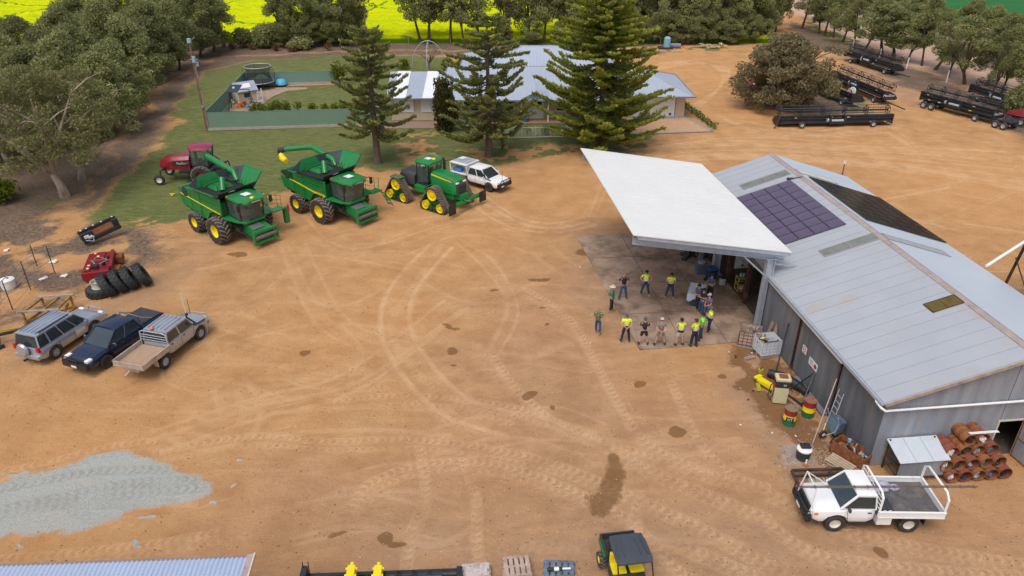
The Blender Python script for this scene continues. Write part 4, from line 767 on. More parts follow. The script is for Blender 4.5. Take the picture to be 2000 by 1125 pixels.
# cypress
t = thing('cypress', 'dark columnar cypress between the annex and the picket fence', 'tree', (-6.9, 75.2, 0)); rs = np.random.default_rng(5); B_ = [((rs.normal()*.25, rs.normal()*.25, z), (1.25*(1-abs(z-2.4)/6), 1.25*(1-abs(z-2.4)/6), .7)) for z in np.linspace(.6, 4.9, 14)]
c, s_, ti = blobs_cloud(B_, 420, rs, .17); mkobj('foliage', leafmesh('cypressf', c, s_, ti, lf_cyp, dirs=np.tile(np.array([[0, 0, 1.0]]), (len(c), 1)), aspect=1.8), t); mb = MB(); mb.tube([(0, 0, 0), (0, 0, 4.2)], [.14, .03], 7); mb.build('trunk', barkd, t)
# young garden trees and a dead one
gum(919, 261, 'small young tree between the cypress and the second pine trunk', 31, 2.3, .7, (0, 0), lf_edge, barkd, .05, .8, 6, .38, 300, .14, 3, 1.1)
t = thing('garden_post_creeper', 'green creeper-covered post beside the second pine trunk', 'plant', G(982, 292)); rs = np.random.default_rng(8); c, s_, ti = blobs_cloud([((0, 0, z), (.22, .22, .3)) for z in np.linspace(.3, 3, 9)], 500, rs, .12); mkobj('foliage', leafmesh('creeper', c, s_, ti, lf_hedge), t); mb = MB(); mb.tube([(0, 0, 0), (0, 0, 3.1)], .05, 6); mb.build('post', barkd, t)
t = thing('dead_tree', 'leafless grey tree on the sandy patch of the back lawn', 'tree', G(838, 138)); mb = MB(); rd = random.Random(4); mb.tube([(0, 0, 0), (.1, 0, 1.2)], [.16, .12], 7)
for k in range(11):
    a = rd.uniform(0, 6.28); e = Vector((math.cos(a)*1.7, math.sin(a)*1.7, rd.uniform(2.2, 3.6))); m_ = Vector((.1, 0, 1)).lerp(e, .5)+Vector((0, 0, .3)); mb.tube([(.1, 0, 1), m_, e], [.08, .05, .015], 5)
    for q in range(4): s = m_.lerp(e, rd.random()); mb.tube([s, s+Vector((rd.uniform(-.6, .6), rd.uniform(-.6, .6), rd.uniform(.1, .7)))], [.03, .01], 4)
mb.build('trunk', barkg, t)
t = thing('clothes_hoist', 'arched pale metal frame standing over the dead tree', 'frame', G(838, 135)); mb = MB()
for a in (0, 1.57): mb.tube([(math.cos(a)*2.4*math.cos(q), math.sin(a)*2.4*math.cos(q), 3.9*math.sin(q)) for q in np.linspace(0, math.pi, 14)], .045, 6)
mb.tube([(0, 0, 2.9), (0, 0, 3.9)], .05, 6); mb.build('hoops', galv, t)
# ---------------- vehicles ----------------
def wheel(par, x, y, r, w, rim, side, tyre=None, lugs=0, rr=.56, nspoke=0, nm='wheel'):
    tyre = tyre or tyrem; ax = (0, side, 0); h = w/2; c = (x, y, r)
    mb = MB(); R0 = r*rr
    mb.lathe(c, ax, [(0.001, h*.35), (r*.14, h*.38), (r*.15, h*.2), (R0*.55, h*.05), (R0*.86, h*.25), (R0*.93, h*.72), (R0, h*.75), (R0, -h*.7)], 22)
    if nspoke:
        for k in range(nspoke): a = 6.283*k/nspoke; mb.bar((x+math.cos(a)*r*.1, y+side*h*.42, r+math.sin(a)*r*.1), (x+math.cos(a)*R0*.9, y+side*h*.5, r+math.sin(a)*R0*.9), r*.13, .03, up=(0, 1, 0))
    else:
        for k in range(8): a = 6.283*k/8; mb.cyl((x+math.cos(a)*R0*.33, y+side*h*.12, r+math.sin(a)*R0*.33), (x+math.cos(a)*R0*.33, y+side*h*.28, r+math.sin(a)*R0*.33), r*.025, n=6)
    wo = mb.build(nm, rim, par, smooth=True)
    mb = MB(); rt = r-(.03*(r/.9) if lugs else 0)
    mb.lathe(c, ax, [(R0*.98, -h*.7), (R0*1.03, -h*.85), (r*.80, -h), (rt*.94, -h*.93), (rt, -h*.72), (rt, h*.72), (rt*.94, h*.93), (r*.80, h), (R0*1.03, h*.85), (R0*.98, h*.7)], 30)
    if lugs:
        mb.mt(1); lh = .05*(r/.9)
        for k in range(lugs):
            for s in (-1, 1):
                a0 = 6.283*(k+(.5 if s > 0 else 0))/lugs; q = []
                for (t, da) in ((0.02, .26), (.5, .10), (.98, 0)):
                    for wd in (-.055, .055):
                        for rr_ in (rt-.02, rt+lh):
                            a = a0-da-0+wd; q.append((x+math.cos(a)*(rr_-(.05*r if t > .9 else 0)), y+s*h*t, r+math.sin(a)*(rr_-(.05*r if t > .9 else 0))))
                mb.add(q, [(0, 1, 3, 2), (1, 5, 7, 3), (5, 9, 11, 7), (0, 4, 5, 1), (4, 8, 9, 5), (2, 3, 7, 6), (6, 7, 11, 10), (8, 10, 11, 9)])
    mb.build('tyre', [tyre, tyred if lugs else tyre] if tyre is not tyrec else [tyrec, tyrec], wo, smooth=True); return wo
def interp(P, x):
    for (a, b), (c, d) in zip(P, P[1:]):
        if x <= c: t = (x-a)/(c-a) if c > a else 0; return b+(d-b)*max(0, min(1, t))
    return P[-1][1]
def carbody(par, prof, W, zs, axles, Rw, m_, x0, x1, taper=.93, nm='body', edge=.1):
    mb = MB(); secs = []; n = int((x1-x0)/.07)
    for i in range(n+1):
        x = x0+(x1-x0)*i/n; zt = interp(prof, x); e = min((x-x0)/.28, (x1-x)/.28, 1); w = W/2*(taper+(1-taper)*math.sin(max(0, e)*1.57)); zb = zs+(.10*(1-e) if e < 1 else 0)
        for a in axles:
            if abs(x-a) < Rw: zb = max(zb, math.sqrt(Rw*Rw-(x-a)**2)+Rw*.82)
        zm = max(zs+(zt-zs)*.55, zb+.06); zt = max(zt, zm+.08); zu = max(zt-edge, zm+.03)
        secs.append([(x, -w*.93, zb), (x, -w, min(zb+.1, zm-.02)), (x, -w, zm), (x, -w*.965, zu), (x, -w*.86, zt), (x, 0, zt+.025), (x, w*.86, zt), (x, w*.965, zu), (x, w, zm), (x, w, min(zb+.1, zm-.02)), (x, w*.93, zb)])
    mb.loft(secs); o = mb.build(nm, m_, par, smooth=True)
    mb = MB(); mb.bx(x0+.25, x1-.25, -W*.30, W*.30, zs-.06, zs+.3)
    for a in axles: mb.bx(a-.07, a+.07, -W*.42, W*.42, Rw*.6, Rw*.6+.14)
    mb.build('chassis', blk, par); return o
def cabin(par, xb0, xb1, xr0, xr1, zb, zr, wb, wr, m_, pil=(), nm='roof', gm=None, ribs=0):
    gm = gm or glass; y0, y1 = wb/2, wr/2
    b = [(xb0, -y0, zb), (xb1, -y0, zb), (xb1, y0, zb), (xb0, y0, zb)]; t = [(xr0, -y1, zr), (xr1, -y1, zr), (xr1, y1, zr), (xr0, y1, zr)]
    def pt(u, s, h): xb = xb0+(xb1-xb0)*u; xr = xr0+(xr1-xr0)*u; return Vector((xb+(xr-xb)*h, s*(y0+(y1-y0)*h), zb+(zr-zb)*h))
    mb = MB(); mb.add([pt(1, -1, 0), pt(1, 1, 0), pt(1, 1, 1), pt(1, -1, 1), pt(.97, -.98, 0), pt(.97, .98, 0), pt(.97, .98, 1), pt(.97, -.98, 1)], [(0, 1, 2, 3), (7, 6, 5, 4)]); mb.build('windscreen', gm, par)
    mb = MB(); mb.add([pt(0, -1, 0), pt(0, 1, 0), pt(0, 1, 1), pt(0, -1, 1), pt(.03, -.98, 0), pt(.03, .98, 0), pt(.03, .98, 1), pt(.03, -.98, 1)], [(3, 2, 1, 0), (4, 5, 6, 7)]); mb.build('rear_window', gm, par)
    for s in (-1, 1):
        us = [.0]+list(pil)+[1.0]
        for a, c in zip(us, us[1:]):
            mb = MB(); q = [pt(a+.02, s, .04), pt(c-.02, s, .04), pt(c-.02, s, .95), pt(a+.02, s, .95)]; mb.slab(q if s < 0 else q[::-1], .02); mb.build('side_window', gm, par)
    mb = MB(); T = .055
    for s in (-1, 1):
        for u in [0.0]+list(pil)+[1.0]: mb.bar(pt(u, s, -.02), pt(u, s, 1.0), T*(1.6 if 0 < u < 1 else 1.4), T)
        mb.bar(pt(0, s, .97), pt(1, s, .97), T, T*1.4); mb.bar(pt(0, s, .02), pt(1, s, .02), T, T)
    mb.bar(pt(1, -1, 1), pt(1, 1, 1), T*1.3, T); mb.bar(pt(0, -1, 1), pt(0, 1, 1), T*1.3, T); mb.bar(pt(0, -1, 0), pt(0, 1, 0), T, T); mb.build('pillars', m_, par)
    mb = MB(); k = 7; secs = []
    for i in range(k):
        u = i/(k-1); x = xr0+(xr1-xr0)*u; hc = .045*math.sin(math.pi*u); secs.append([(x, -y1-.01, zr-.03), (x, -y1*.96, zr+.02+hc*.4), (x, -y1*.6, zr+.045+hc), (x, 0, zr+.055+hc), (x, y1*.6, zr+.045+hc), (x, y1*.96, zr+.02+hc*.4), (x, y1+.01, zr-.03)])
    mb.loft(secs)
    for i in range(ribs): y = -y1*.75+y1*1.5*i/(ribs-1); mb.bx(xr0+.12, xr1-.12, y-.018, y+.018, zr+.05, zr+.115)
    o = mb.build(nm, m_, par, smooth=True)
    mb = MB(); mb.bx(xb0+.35, xb1-.6, -y0*.7, y0*.7, zb-.25, zb-.02)
    mb.build('dashboard_and_seats', plas, par); return o
def mirror(par, x, y, z, m_): mb = MB(); s = 1 if y > 0 else -1; mb.bar((x, y-s*.18, z-.03), (x, y, z), .03); mb.box((x, y+s*.06, z+.03), (.08, .17, .15)); mb.build('mirror', m_, par, bevel=.015)
def lights(par, x, y, z, sx, sy, sz, m_, nm): 
    for s in (-1, 1): mb = MB(); mb.box((x, s*y, z), (sx, sy, sz)); mb.build(nm, m_, par, bevel=.02)
def handle(par, x, y, z, m_): mb = MB(); mb.box((x, y, z), (.14, .03, .03)); mb.build('door_handle', m_, par)
def seam(par, pts, y): mb = MB(); [mb.bar((a[0], y, a[1]), (b[0], y, b[1]), .012, .008, up=(0, 1, 0)) for a, b in zip(pts, pts[1:])]; mb.build('door_seam', blk, par)
def plate(par, x, z, s=1, y=0): mb = MB(); mb.box((x, y, z), (.015, .36, .12)); mb.build('number_plate', mat('plate_white', (.75, .75, .72), .5), par)
# silver wagon
h = R(73); t = thing('silver_wagon', 'silver four-wheel-drive wagon with spare wheel on the tailgate, leftmost of the parked cars', 'car', (-24.85, 34.15, 0), h)
carbody(t, [(-2.25, 1.0), (-2.1, 1.05), (.7, 1.04), (1.0, 1.06), (1.9, .98), (2.2, .82), (2.3, .7)], 1.76, .36, (-1.33, 1.32), .43, silver, -2.2, 2.28)
cabin(t, -2.14, 1.05, -2.0, .42, 1.03, 1.72, 1.66, 1.36, silver, (.22, .5, .77), ribs=5)
for x in (-1.33, 1.32):
    for s in (-1, 1): wheel(t, x, s*.76, .375, .26, silver, s, nspoke=6)
mb = MB(); mb.lathe((-2.3, .12, .95), (-1, 0, 0), [(.001, .14), (.3, .13), (.36, .06), (.37, 0), (.34, -.04), (.001, -.05)], 24); mb.build('spare_wheel_cover', silver, t, smooth=True)
lights(t, -2.17, .76, 1.0, .14, .2, .3, redl, 'tail_light'); lights(t, 2.14, .68, .86, .16, .3, .16, lampm, 'headlight'); mirror(t, .75, -.98, 1.12, silver); mirror(t, .75, .98, 1.12, silver)
for x in (-.25, .62): handle(t, x, -.88, .93, silver)
for q in ([(-.98, 1.0), (-.95, .45)], [(.02, 1.0), (.02, .42)], [(1.0, 1.0), (.85, .45)]): seam(t, q, -.885); seam(t, q, .885)
mb = MB(); [mb.bar((-1.75, s*.62, 1.80), (.2, s*.62, 1.83), .045) for s in (-1, 1)]; mb.build('roof_rail', plas, t)
mb = MB(); mb.box((-2.25, 0, .55), (.18, 1.6, .24)); mb.build('bumper', silver, t, bevel=.04); mb = MB(); mb.bar((-2.2, 0, .42), (-2.55, 0, .42), .07); mb.cyl((-2.52, 0, .42), (-2.52, 0, .5), .03); mb.build('tow_bar', blk, t)
mb = MB(); mb.tube([(2.25, -.78, .45), (2.45, -.6, .6), (2.45, -.45, .95), (2.45, .45, .95), (2.45, .6, .6), (2.25, .78, .45)], .045); mb.box((2.38, 0, .55), (.16, 1.5, .25)); mb.build('bull_bar', silver, t)
mb = MB(); mb.slab([(.1, -.891, .62), (.72, -.891, .62), (.72, -.891, .86), (.1, -.891, .86)], -.006); mb.build('door_sign', mat('pale_sign', (.62, .64, .58), .5), t)
mb = MB(); mb.box((-1.0, 0, 1.50), (.3, .02, .02)); mb = MB(); mb.tube([(2.2, .5, 1), (2.1, .5, 1.15)], .01); mb.build('antenna', blk, t)
# navy utility
h = R(248); t = thing('blue_utility', 'dark blue dual-cab utility with black bull bar, sports bar and black tray cover', 'utility', (-21.5, 33.45, 0), h)
carbody(t, [(-2.6, 1.08), (-.95, 1.08), (-.9, 1.06), (.85, 1.02), (1.7, 1.02), (2.3, .92), (2.55, .7)], 1.78, .4, (-1.5, 1.5), .45, navyp, -2.6, 2.5)
cabin(t, -1.02, 1.28, -.78, .45, 1.04, 1.66, 1.66, 1.34, navyp, (.5,))
for x in (-1.5, 1.5):
    for s in (-1, 1): wheel(t, x, s*.78, .38, .26, plas, s, nspoke=10)
mb = MB(); mb.box((-1.8, 0, 1.14), (1.5, 1.56, .06)); mb.build('tray_cover', plas, t, bevel=.02)
mb = MB(); 
for s in (-1, 1): mb.tube([(-1.12, s*.78, 1.1), (-1.12, s*.7, 1.62), (-1.12, 0, 1.66)], .04); mb.tube([(-1.12, s*.66, 1.6), (-1.85, s*.74, 1.17)], .035)
mb.build('sports_bar', chrome, t, smooth=True)
mb = MB(); mb.box((2.58, 0, .62), (.22, 1.7, .3)); mb.tube([(2.62, -.82, .7), (2.68, -.7, 1.05), (2.68, -.35, 1.1), (2.68, -.3, .75)], .035); mb.tube([(2.62, .82, .7), (2.68, .7, 1.05), (2.68, .35, 1.1), (2.68, .3, .75)], .035); mb.tube([(2.7, -.35, .98), (2.7, .35, .98)], .03); mb.build('bull_bar', blk, t, smooth=True)
mb = MB(); mb.box((2.5, 0, .86), (.1, 1.0, .16)); mb.build('grille', blk, t); lights(t, 2.35, .70, .90, .34, .24, .13, lampm, 'headlight'); lights(t, -2.58, .8, .95, .08, .14, .34, redl, 'tail_light'); plate(t, 2.72, .6)
mirror(t, .95, .99, 1.14, chrome); mirror(t, .95, -.99, 1.14, chrome)
for x in (-.55, .35): handle(t, x, .895, .94, chrome)
for q in ([(-1.0, 1.0), (-.95, .5)], [(-.05, 1.0), (-.05, .48)], [(1.15, 1.0), (1.0, .5)]): seam(t, q, .896); seam(t, q, -.896)
mb = MB(); mb.box((-2.62, .35, .95), (.02, .35, .1)); mb.build('tail_lettering_bar', whiteb, t); mb = MB(); mb.bar((-1.0, .88, .42), (1.0, .88, .42), .1, .05); mb.bar((-1.0, -.88, .42), (1.0, -.88, .42), .1, .05); mb.build('side_step', blk, t)
# silver tray utility
h = R(74.5); t = thing('tray_utility', 'silver dual-cab utility with dusty empty wooden tray, snorkel and two whip aerials', 'utility', (-18.55, 33.3, 0), h)
carbody(t, [(-.98, 1.16), (.9, 1.16), (1.0, 1.14), (2.2, 1.08), (2.3, .9)], 1.62, .5, (1.5,), .46, silver, -.98, 2.28, edge=.06)
cabin(t, -.95, 1.12, -.82, .75, 1.15, 1.78, 1.5, 1.36, silver, (.48,), ribs=5)
for x in (-1.45, 1.5):
    for s in (-1, 1): wheel(t, x, s*.72, .39, .24, silver, s)
traym = mat('dusty_aluminium', (.50, .44, .38), .55, .4, var=.12, dirt=(.36, .27, .19), dirt_amt=.3); deck = mat('dusty_tray_floor', (.40, .27, .19), .9, var=.2, scale=2, stretch=(.4, 3, 1), dirt=(.28, .17, .1), dirt_amt=.35)
mb = MB(); mb.box((-2.02, 0, .92), (2.0, 1.78, .06)); mb.build('tray_floor', deck, t)
for nm, c_, d_ in (('tray_side', (-2.02, -.9, 1.06), (2.04, .04, .26)), ('tray_side', (-2.02, .9, 1.06), (2.04, .04, .26)), ('tailgate', (-3.04, 0, 1.06), (.04, 1.8, .26))): mb = MB(); mb.box(c_, d_); mb.box((c_[0], c_[1], 1.19), (d_[0]+.02, d_[1]+.03, .03)); mb.box((c_[0], c_[1], .93), (d_[0]+.02, d_[1]+.02, .05)); mb.build(nm, traym, t)
mb = MB(); mb.tube([(-1.02, -.85, .95), (-1.02, -.8, 1.75), (-1.02, -.6, 1.83), (-1.02, .6, 1.83), (-1.02, .8, 1.75), (-1.02, .85, .95)], .035); [mb.tube([(-1.02, -.78, z), (-1.02, .78, z)], .02) for z in (1.3, 1.45, 1.6)]; mb.build('headboard', galv, t, smooth=True)
mb = MB(); mb.box((-1.9, 0, .72), (2.1, .9, .16)); mb.bar((-3.0, 0, .7), (-3.35, 0, .62), .09); mb.box((-1.45, -.72, .86), (.9, .3, .04)); mb.box((-2.0, -.72, .62), (.03, .28, .34)); mb.box((-2.0, .72, .62), (.03, .28, .34)); mb.build('tray_frame', traym, t)
mb = MB(); mb.cyl((.3, -.1, 1.83), (.3, -.1, 1.87), .09); o = mb.build('beacon_base', blk, t); o.location = (-1.1, .25, 0); mb = MB(); mb.lathe((-.8, .15, 1.86), (0, 0, 1), [(.08, 0), (.08, .1), (.05, .15), (.001, .16)], 14); mb.build('beacon', orl, t, smooth=True)
mb = MB(); mb.tube([(1.95, -.83, 1.02), (1.3, -.85, 1.12), (.82, -.72, 1.78), (.82, -.72, 1.92)], .05); mb.box((.86, -.72, 1.95), (.14, .1, .12)); mb.build('snorkel', plas, t, smooth=True)
for y, l in ((.5, 1.3), (.2, .9)): mb = MB(); mb.tube([(2.15, y, 1.15), (2.15, y, 1.15+l)], .014 if l < 1 else .022, 6); mb.build('aerial', whiteb if l > 1 else blk, t)
mb = MB(); mb.tube([(2.3, -.75, .5), (2.52, -.7, .65), (2.5, -.5, 1.05), (2.5, .5, 1.05), (2.52, .7, .65), (2.3, .75, .5)], .04); mb.box((2.42, 0, .62), (.16, 1.5, .22)); mb.build('bull_bar', silver, t)
lights(t, 2.28, .6, .92, .06, .2, .2, lampm, 'headlight'); mirror(t, .95, -.95, 1.3, plas); mirror(t, .95, .95, 1.3, plas)
for x in (-.7, .25): handle(t, x, -.82, 1.04, blk)
for q in ([(-.0, 1.1), (-.0, .55)], [(1.05, 1.1), (.95, .55)]): seam(t, q, -.816); seam(t, q, .816)
mb = MB()
for s in (-1, 1): mb.lathe((1.5, s*.80, .45), (0, s, 0), [(.46, -.05), (.52, .0), (.52, .06), (.45, .06)], 14, a0=math.pi*.5, a1=math.pi*1.5)
mb.build('wheel_flare', silver, t)
# white tray utility with racks
h = R(179); t = thing('ladder_rack_utility', 'white single-cab utility with tube racks carrying a long pole by the workshop corner', 'utility', (14.05, 21.32, 0), h)
carbody(t, [(.0, 1.14), (.9, 1.14), (1.0, 1.12), (2.25, 1.04), (2.4, .85)], 1.66, .48, (1.45,), .46, whitep, .02, 2.36, edge=.06)
cabin(t, .02, 1.35, .1, .78, 1.13, 1.76, 1.52, 1.36, whitep, (), ribs=0)
for x in (-1.40, 1.45):
    for s in (-1, 1): wheel(t, x, s*.73, .39, .25, mat('cream_rim', (.62, .58, .5), .5), s)
tr_ = mat('grey_tray_mat', (.10, .095, .10), .85, var=.25, scale=3, dirt=(.2, .16, .13), dirt_amt=.25)
mb = MB(); mb.box((-1.28, 0, .93), (2.5, 1.9, .06)); mb.build('tray_floor', tr_, t)
for c_, d_, nm in (((-1.28, .97, 1.06), (2.52, .045, .27), 'tray_side'), ((-1.28, -.97, 1.06), (2.52, .045, .27), 'tray_side'), ((-2.54, 0, 1.06), (.045, 1.92, .27), 'tailgate')): mb = MB(); mb.box(c_, d_); mb.box((c_[0], c_[1], 1.195), (d_[0]+.03, d_[1]+.04, .035)); mb.box((c_[0], c_[1], .93), (d_[0]+.01, d_[1]+.02, .05)); mb.build(nm, whitep, t)
mb = MB(); mb.tube([(-.04, -.93, .95), (-.04, -.9, 1.85), (-.04, -.7, 2.0), (-.04, .7, 2.0), (-.04, .9, 1.85), (-.04, .93, .95)], .045); [mb.tube([(-.04, -.85, z), (-.04, .85, z)], .022) for z in (1.25, 1.42, 1.6, 1.78)]; [mb.tube([(-.04, y, 1.2), (-.04, y, 1.98)], .018) for y in (-.5, 0, .5)]; mb.build('headboard_rack', whitep, t, smooth=True)
mb = MB(); mb.tube([(-2.5, -.95, 1.0), (-2.5, -.93, 1.8), (-2.5, -.7, 2.0), (-2.5, .7, 2.0), (-2.5, .93, 1.8), (-2.5, .95, 1.0)], .045); mb.build('rear_rack', whitep, t, smooth=True)
mb = MB(); [mb.tube([(2.5, s*.62, .6), (2.42, s*.62, 1.1), (2.35, s*.5, 1.86)], .028) for s in (-1, 1)]; mb.tube([(2.35, -.5, 1.86), (2.35, .5, 1.86)], .028); mb.tube([(2.35, -.5, 1.86), (1.4, -.5, 1.15)], .022); mb.build('front_rack', whiteb, t, smooth=True)
mb = MB(); mb.box((2.52, 0, .6), (.2, 1.62, .26)); [mb.tube([(2.55, -.8, z), (2.66, -.6, z), (2.66, .6, z), (2.55, .8, z)], .035) for z in (.8, 1.0)]; [mb.tube([(2.62, y, .6), (2.66, y, 1.0)], .03) for y in (-.6, -.25, .25, .6)]; mb.build('bull_bar', blk, t, smooth=True)
mb = MB(); mb.box((2.42, 0, .88), (.06, 1.1, .26)); mb.build('grille', plas, t); lights(t, 2.40, .62, .88, .06, .2, .2, lampm, 'headlight'); lights(t, 2.28, .82, .92, .16, .06, .1, orl, 'indicator'); plate(t, 2.66, .62)
mirror(t, 1.15, .95, 1.28, plas); mirror(t, 1.15, -.95, 1.28, plas); handle(t, .25, .835, 1.0, blk); seam(t, [(1.12, 1.1), (1.02, .55)], .836); seam(t, [(.06, 1.1), (.06, .55)], .836)
mb = MB(); mb.box((.55, .80, .46), (1.3, .12, .04)); mb.box((.55, -.80, .46), (1.3, .12, .04)); mb.build('side_step', blk, t); mb = MB(); mb.box((-.35, .72, .68), (.55, .4, .42)); mb.build('tool_box', whitep, t, bevel=.02)
mb = MB(); mb.box((-1.3, 0, .7), (2.4, .8, .14)); [mb.box((x, s*.74, .62), (.03, .28, .36)) for x in (-1.92,) for s in (-1, 1)]; mb.build('tray_frame', blk, t)
mb = MB(); mb.tube([(1.25, .0, 1.19), (1.05, .35, 1.40)], .012, 5); mb.tube([(1.25, -.5, 1.19), (1.05, -.15, 1.40)], .012, 5); mb.build('wiper', blk, t)
mb = MB(); [mb.tube([(3.0, .42+k, 1.95), (-3.6, .42+k, 2.07)], .022, 6) for k in (0, .07)]; mb.tube([(-3.6, .42, 2.07), (-3.75, .45, 2.07), (-3.6, .49, 2.07)], .02, 6)
for k in range(14): x = 2.9-k*.5; mb.box((x, .455, 1.95+(3-x)*.018), (.05, .13, .05))
pl = mb.build('pole', mat('brown_pole', (.13, .095, .08), .6, var=.2), None); pl.parent = None; pl.matrix_world = Matrix.Translation((14.05, 21.32, 0)) @ Matrix.Rotation(h, 4, 'Z'); pl.name = 'long_pole'; tag(pl, 'long dark pole assembly lashed along the racks of the white single-cab utility', 'pole')
def bag(x, y, z, s, m_, lab, grp=None, seed=0, par_loc=(14.05, 21.32), ang=None, nm='bag', cat='bag'):
    rd = random.Random(seed); bm = bmesh.new(); bmesh.ops.create_icosphere(bm, subdivisions=3, radius=1)
    for v in bm.verts: n = math.sin(v.co.x*5+seed)*math.cos(v.co.y*6+seed*2)*.14; v.co *= 1+n; v.co.z = max(v.co.z, -.55)+.55; v.co = Vector((v.co.x*s[0], v.co.y*s[1], v.co.z*s[2]))
    me_ = bpy.data.meshes.new(nm); bm.to_mesh(me_); bm.free(); me_.materials.append(m_); o = bpy.data.objects.new(nm, me_); col.objects.link(o); o.location = (x, y, z); return tag(o, lab, cat, grp)
bagm = mat('lilac_plastic_bag', (.38, .36, .48), .4, var=.15)
Mw = Matrix.Translation((14.05, 21.32, 0)) @ Matrix.Rotation(h, 4, 'Z')
for i, (x, y) in enumerate(((-.35, -.42), (-.8, -.48), (-1.25, -.55), (-.9, -.72))): p = Mw @ Vector((x, y, .96)); bag(p.x, p.y, p.z, (.24, .17, .12), bagm, 'pale lilac plastic bag on the tray of the white single-cab utility, '+('nearest the cab', 'middle', 'farthest back', 'against the far side')[i], seed=i)
t2 = thing('black_box', 'black box with two white lamps on the tray behind the white cab', 'box', Mw @ Vector((-.38, .55, .96)), h); mb = MB(); mb.bx(-.22, .22, -.3, .3, 0, .3); mb.build('case', plas, t2, bevel=.02); mb = MB(); [mb.bx(x-.06, x+.06, .3, .32, .12, .22) for x in (-.1, .1)]; mb.build('lamp', lampm, t2)
# white utility with canopy tray by the pines
h = R(-37.4); t = thing('white_dual_cab', 'white dual-cab utility with black bull bar and open white tray canopy by the tracked tractor', 'utility', (-2.55, 58.95, 0), h)
carbody(t, [(-.95, 1.08), (.85, 1.04), (1.7, 1.02), (2.2, .94), (2.4, .72)], 1.74, .42, (1.42,), .45, whitep, -.95, 2.35)
cabin(t, -.92, 1.25, -.78, .5, 1.06, 1.66, 1.62, 1.32, whitep, (.5,))
for x in (-1.42, 1.42):
    for s in (-1, 1): wheel(t, x, s*.76, .38, .25, plas, s, nspoke=8)
mb = MB(); mb.bx(-2.85, -1.02, -.88, .88, .88, .94); mb.bx(-1.1, -1.02, -.88, .88, .9, 1.78); mb.bx(-2.85, -1.02, -.9, .9, 1.72, 1.8); [mb.bx(x, x+.08, y-.04, y+.04, .9, 1.74) for x in (-2.85, -1.1) for y in (-.84, .84)]; mb.bx(-2.85, -2.8, -.88, .88, .94, 1.2); mb.bx(-2.85, -1.02, .8, .86, .94, 1.74); mb.bx(-1.0, -.94, -.85, -.78, .9, 1.8); mb.build('tray_canopy', whitep, t, bevel=.01)
mb = MB(); [mb.bar((-2.7, -.6+k*.24, 1.88), (-1.2, -.6+k*.24, 1.88), .06, .03) for k in range(6)]; [mb.bar((x, -.7, 1.86), (x, .7, 1.86), .05, .03) for x in (-2.7, -1.95, -1.2)]; mb.build('roof_rack', galv, t); mb = MB(); mb.box((-2.3, .2, 1.92), (.5, .55, .02)); mb.build('roof_sheet', whiteb, t)
mb = MB(); mb.box((-2.2, -.5, 1.12), (.9, .4, .32)); o = mb.build('cool_box', bluep, t, bevel=.03); o.parent = None; o.matrix_world = Matrix.Translation((-2.55, 58.95, 0)) @ Matrix.Rotation(h, 4, 'Z'); tag(o, 'blue box inside the open tray canopy of the white dual-cab', 'box')
mb = MB(); mb.box((2.42, 0, .62), (.24, 1.66, .3)); mb.tube([(2.45, -.75, .7), (2.58, -.6, 1.08), (2.58, .6, 1.08), (2.45, .75, .7)], .04); [mb.tube([(2.55, y, .7), (2.58, y, 1.08)], .03) for y in (-.3, .3)]; mb.build('bull_bar', blk, t, smooth=True); lights(t, 2.2, .68, .86, .3, .22, .14, lampm, 'headlight'); plate(t, 2.56, .58, y=-.4)
mb = MB(); mb.tube([(1.6, -.82, 1.0), (1.1, -.84, 1.1), (.72, -.7, 1.66), (.72, -.7, 1.78)], .045); mb.build('snorkel', plas, t, smooth=True); mb = MB(); mb.tube([(2.5, -.4, 1.05), (2.5, -.4, 1.9)], .015, 6); mb.build('aerial', blk, t); mirror(t, .95, -.97, 1.15, whitep); mirror(t, .95, .97, 1.15, whitep)
mb = MB(); [mb.lathe((2.62, y, 1.0), (1, 0, 0), [(.1, -.05), (.1, .03), (.001, .04)], 12) for y in (-.18, .18)]; mb.build('spot_lamp', lampm, t)
for x in (-.5, .4): handle(t, x, -.875, .95, whitep)
for q in ([(-.05, 1.0), (-.05, .5)], [(1.1, 1.0), (.98, .5)]): seam(t, q, -.876)
mb = MB(); mb.bx(-2.8, 1.0, -.4, .4, .6, .86); mb.bx(-1.0, 1.0, -.88, -.78, .42, .48); mb.build('tray_frame', blk, t)
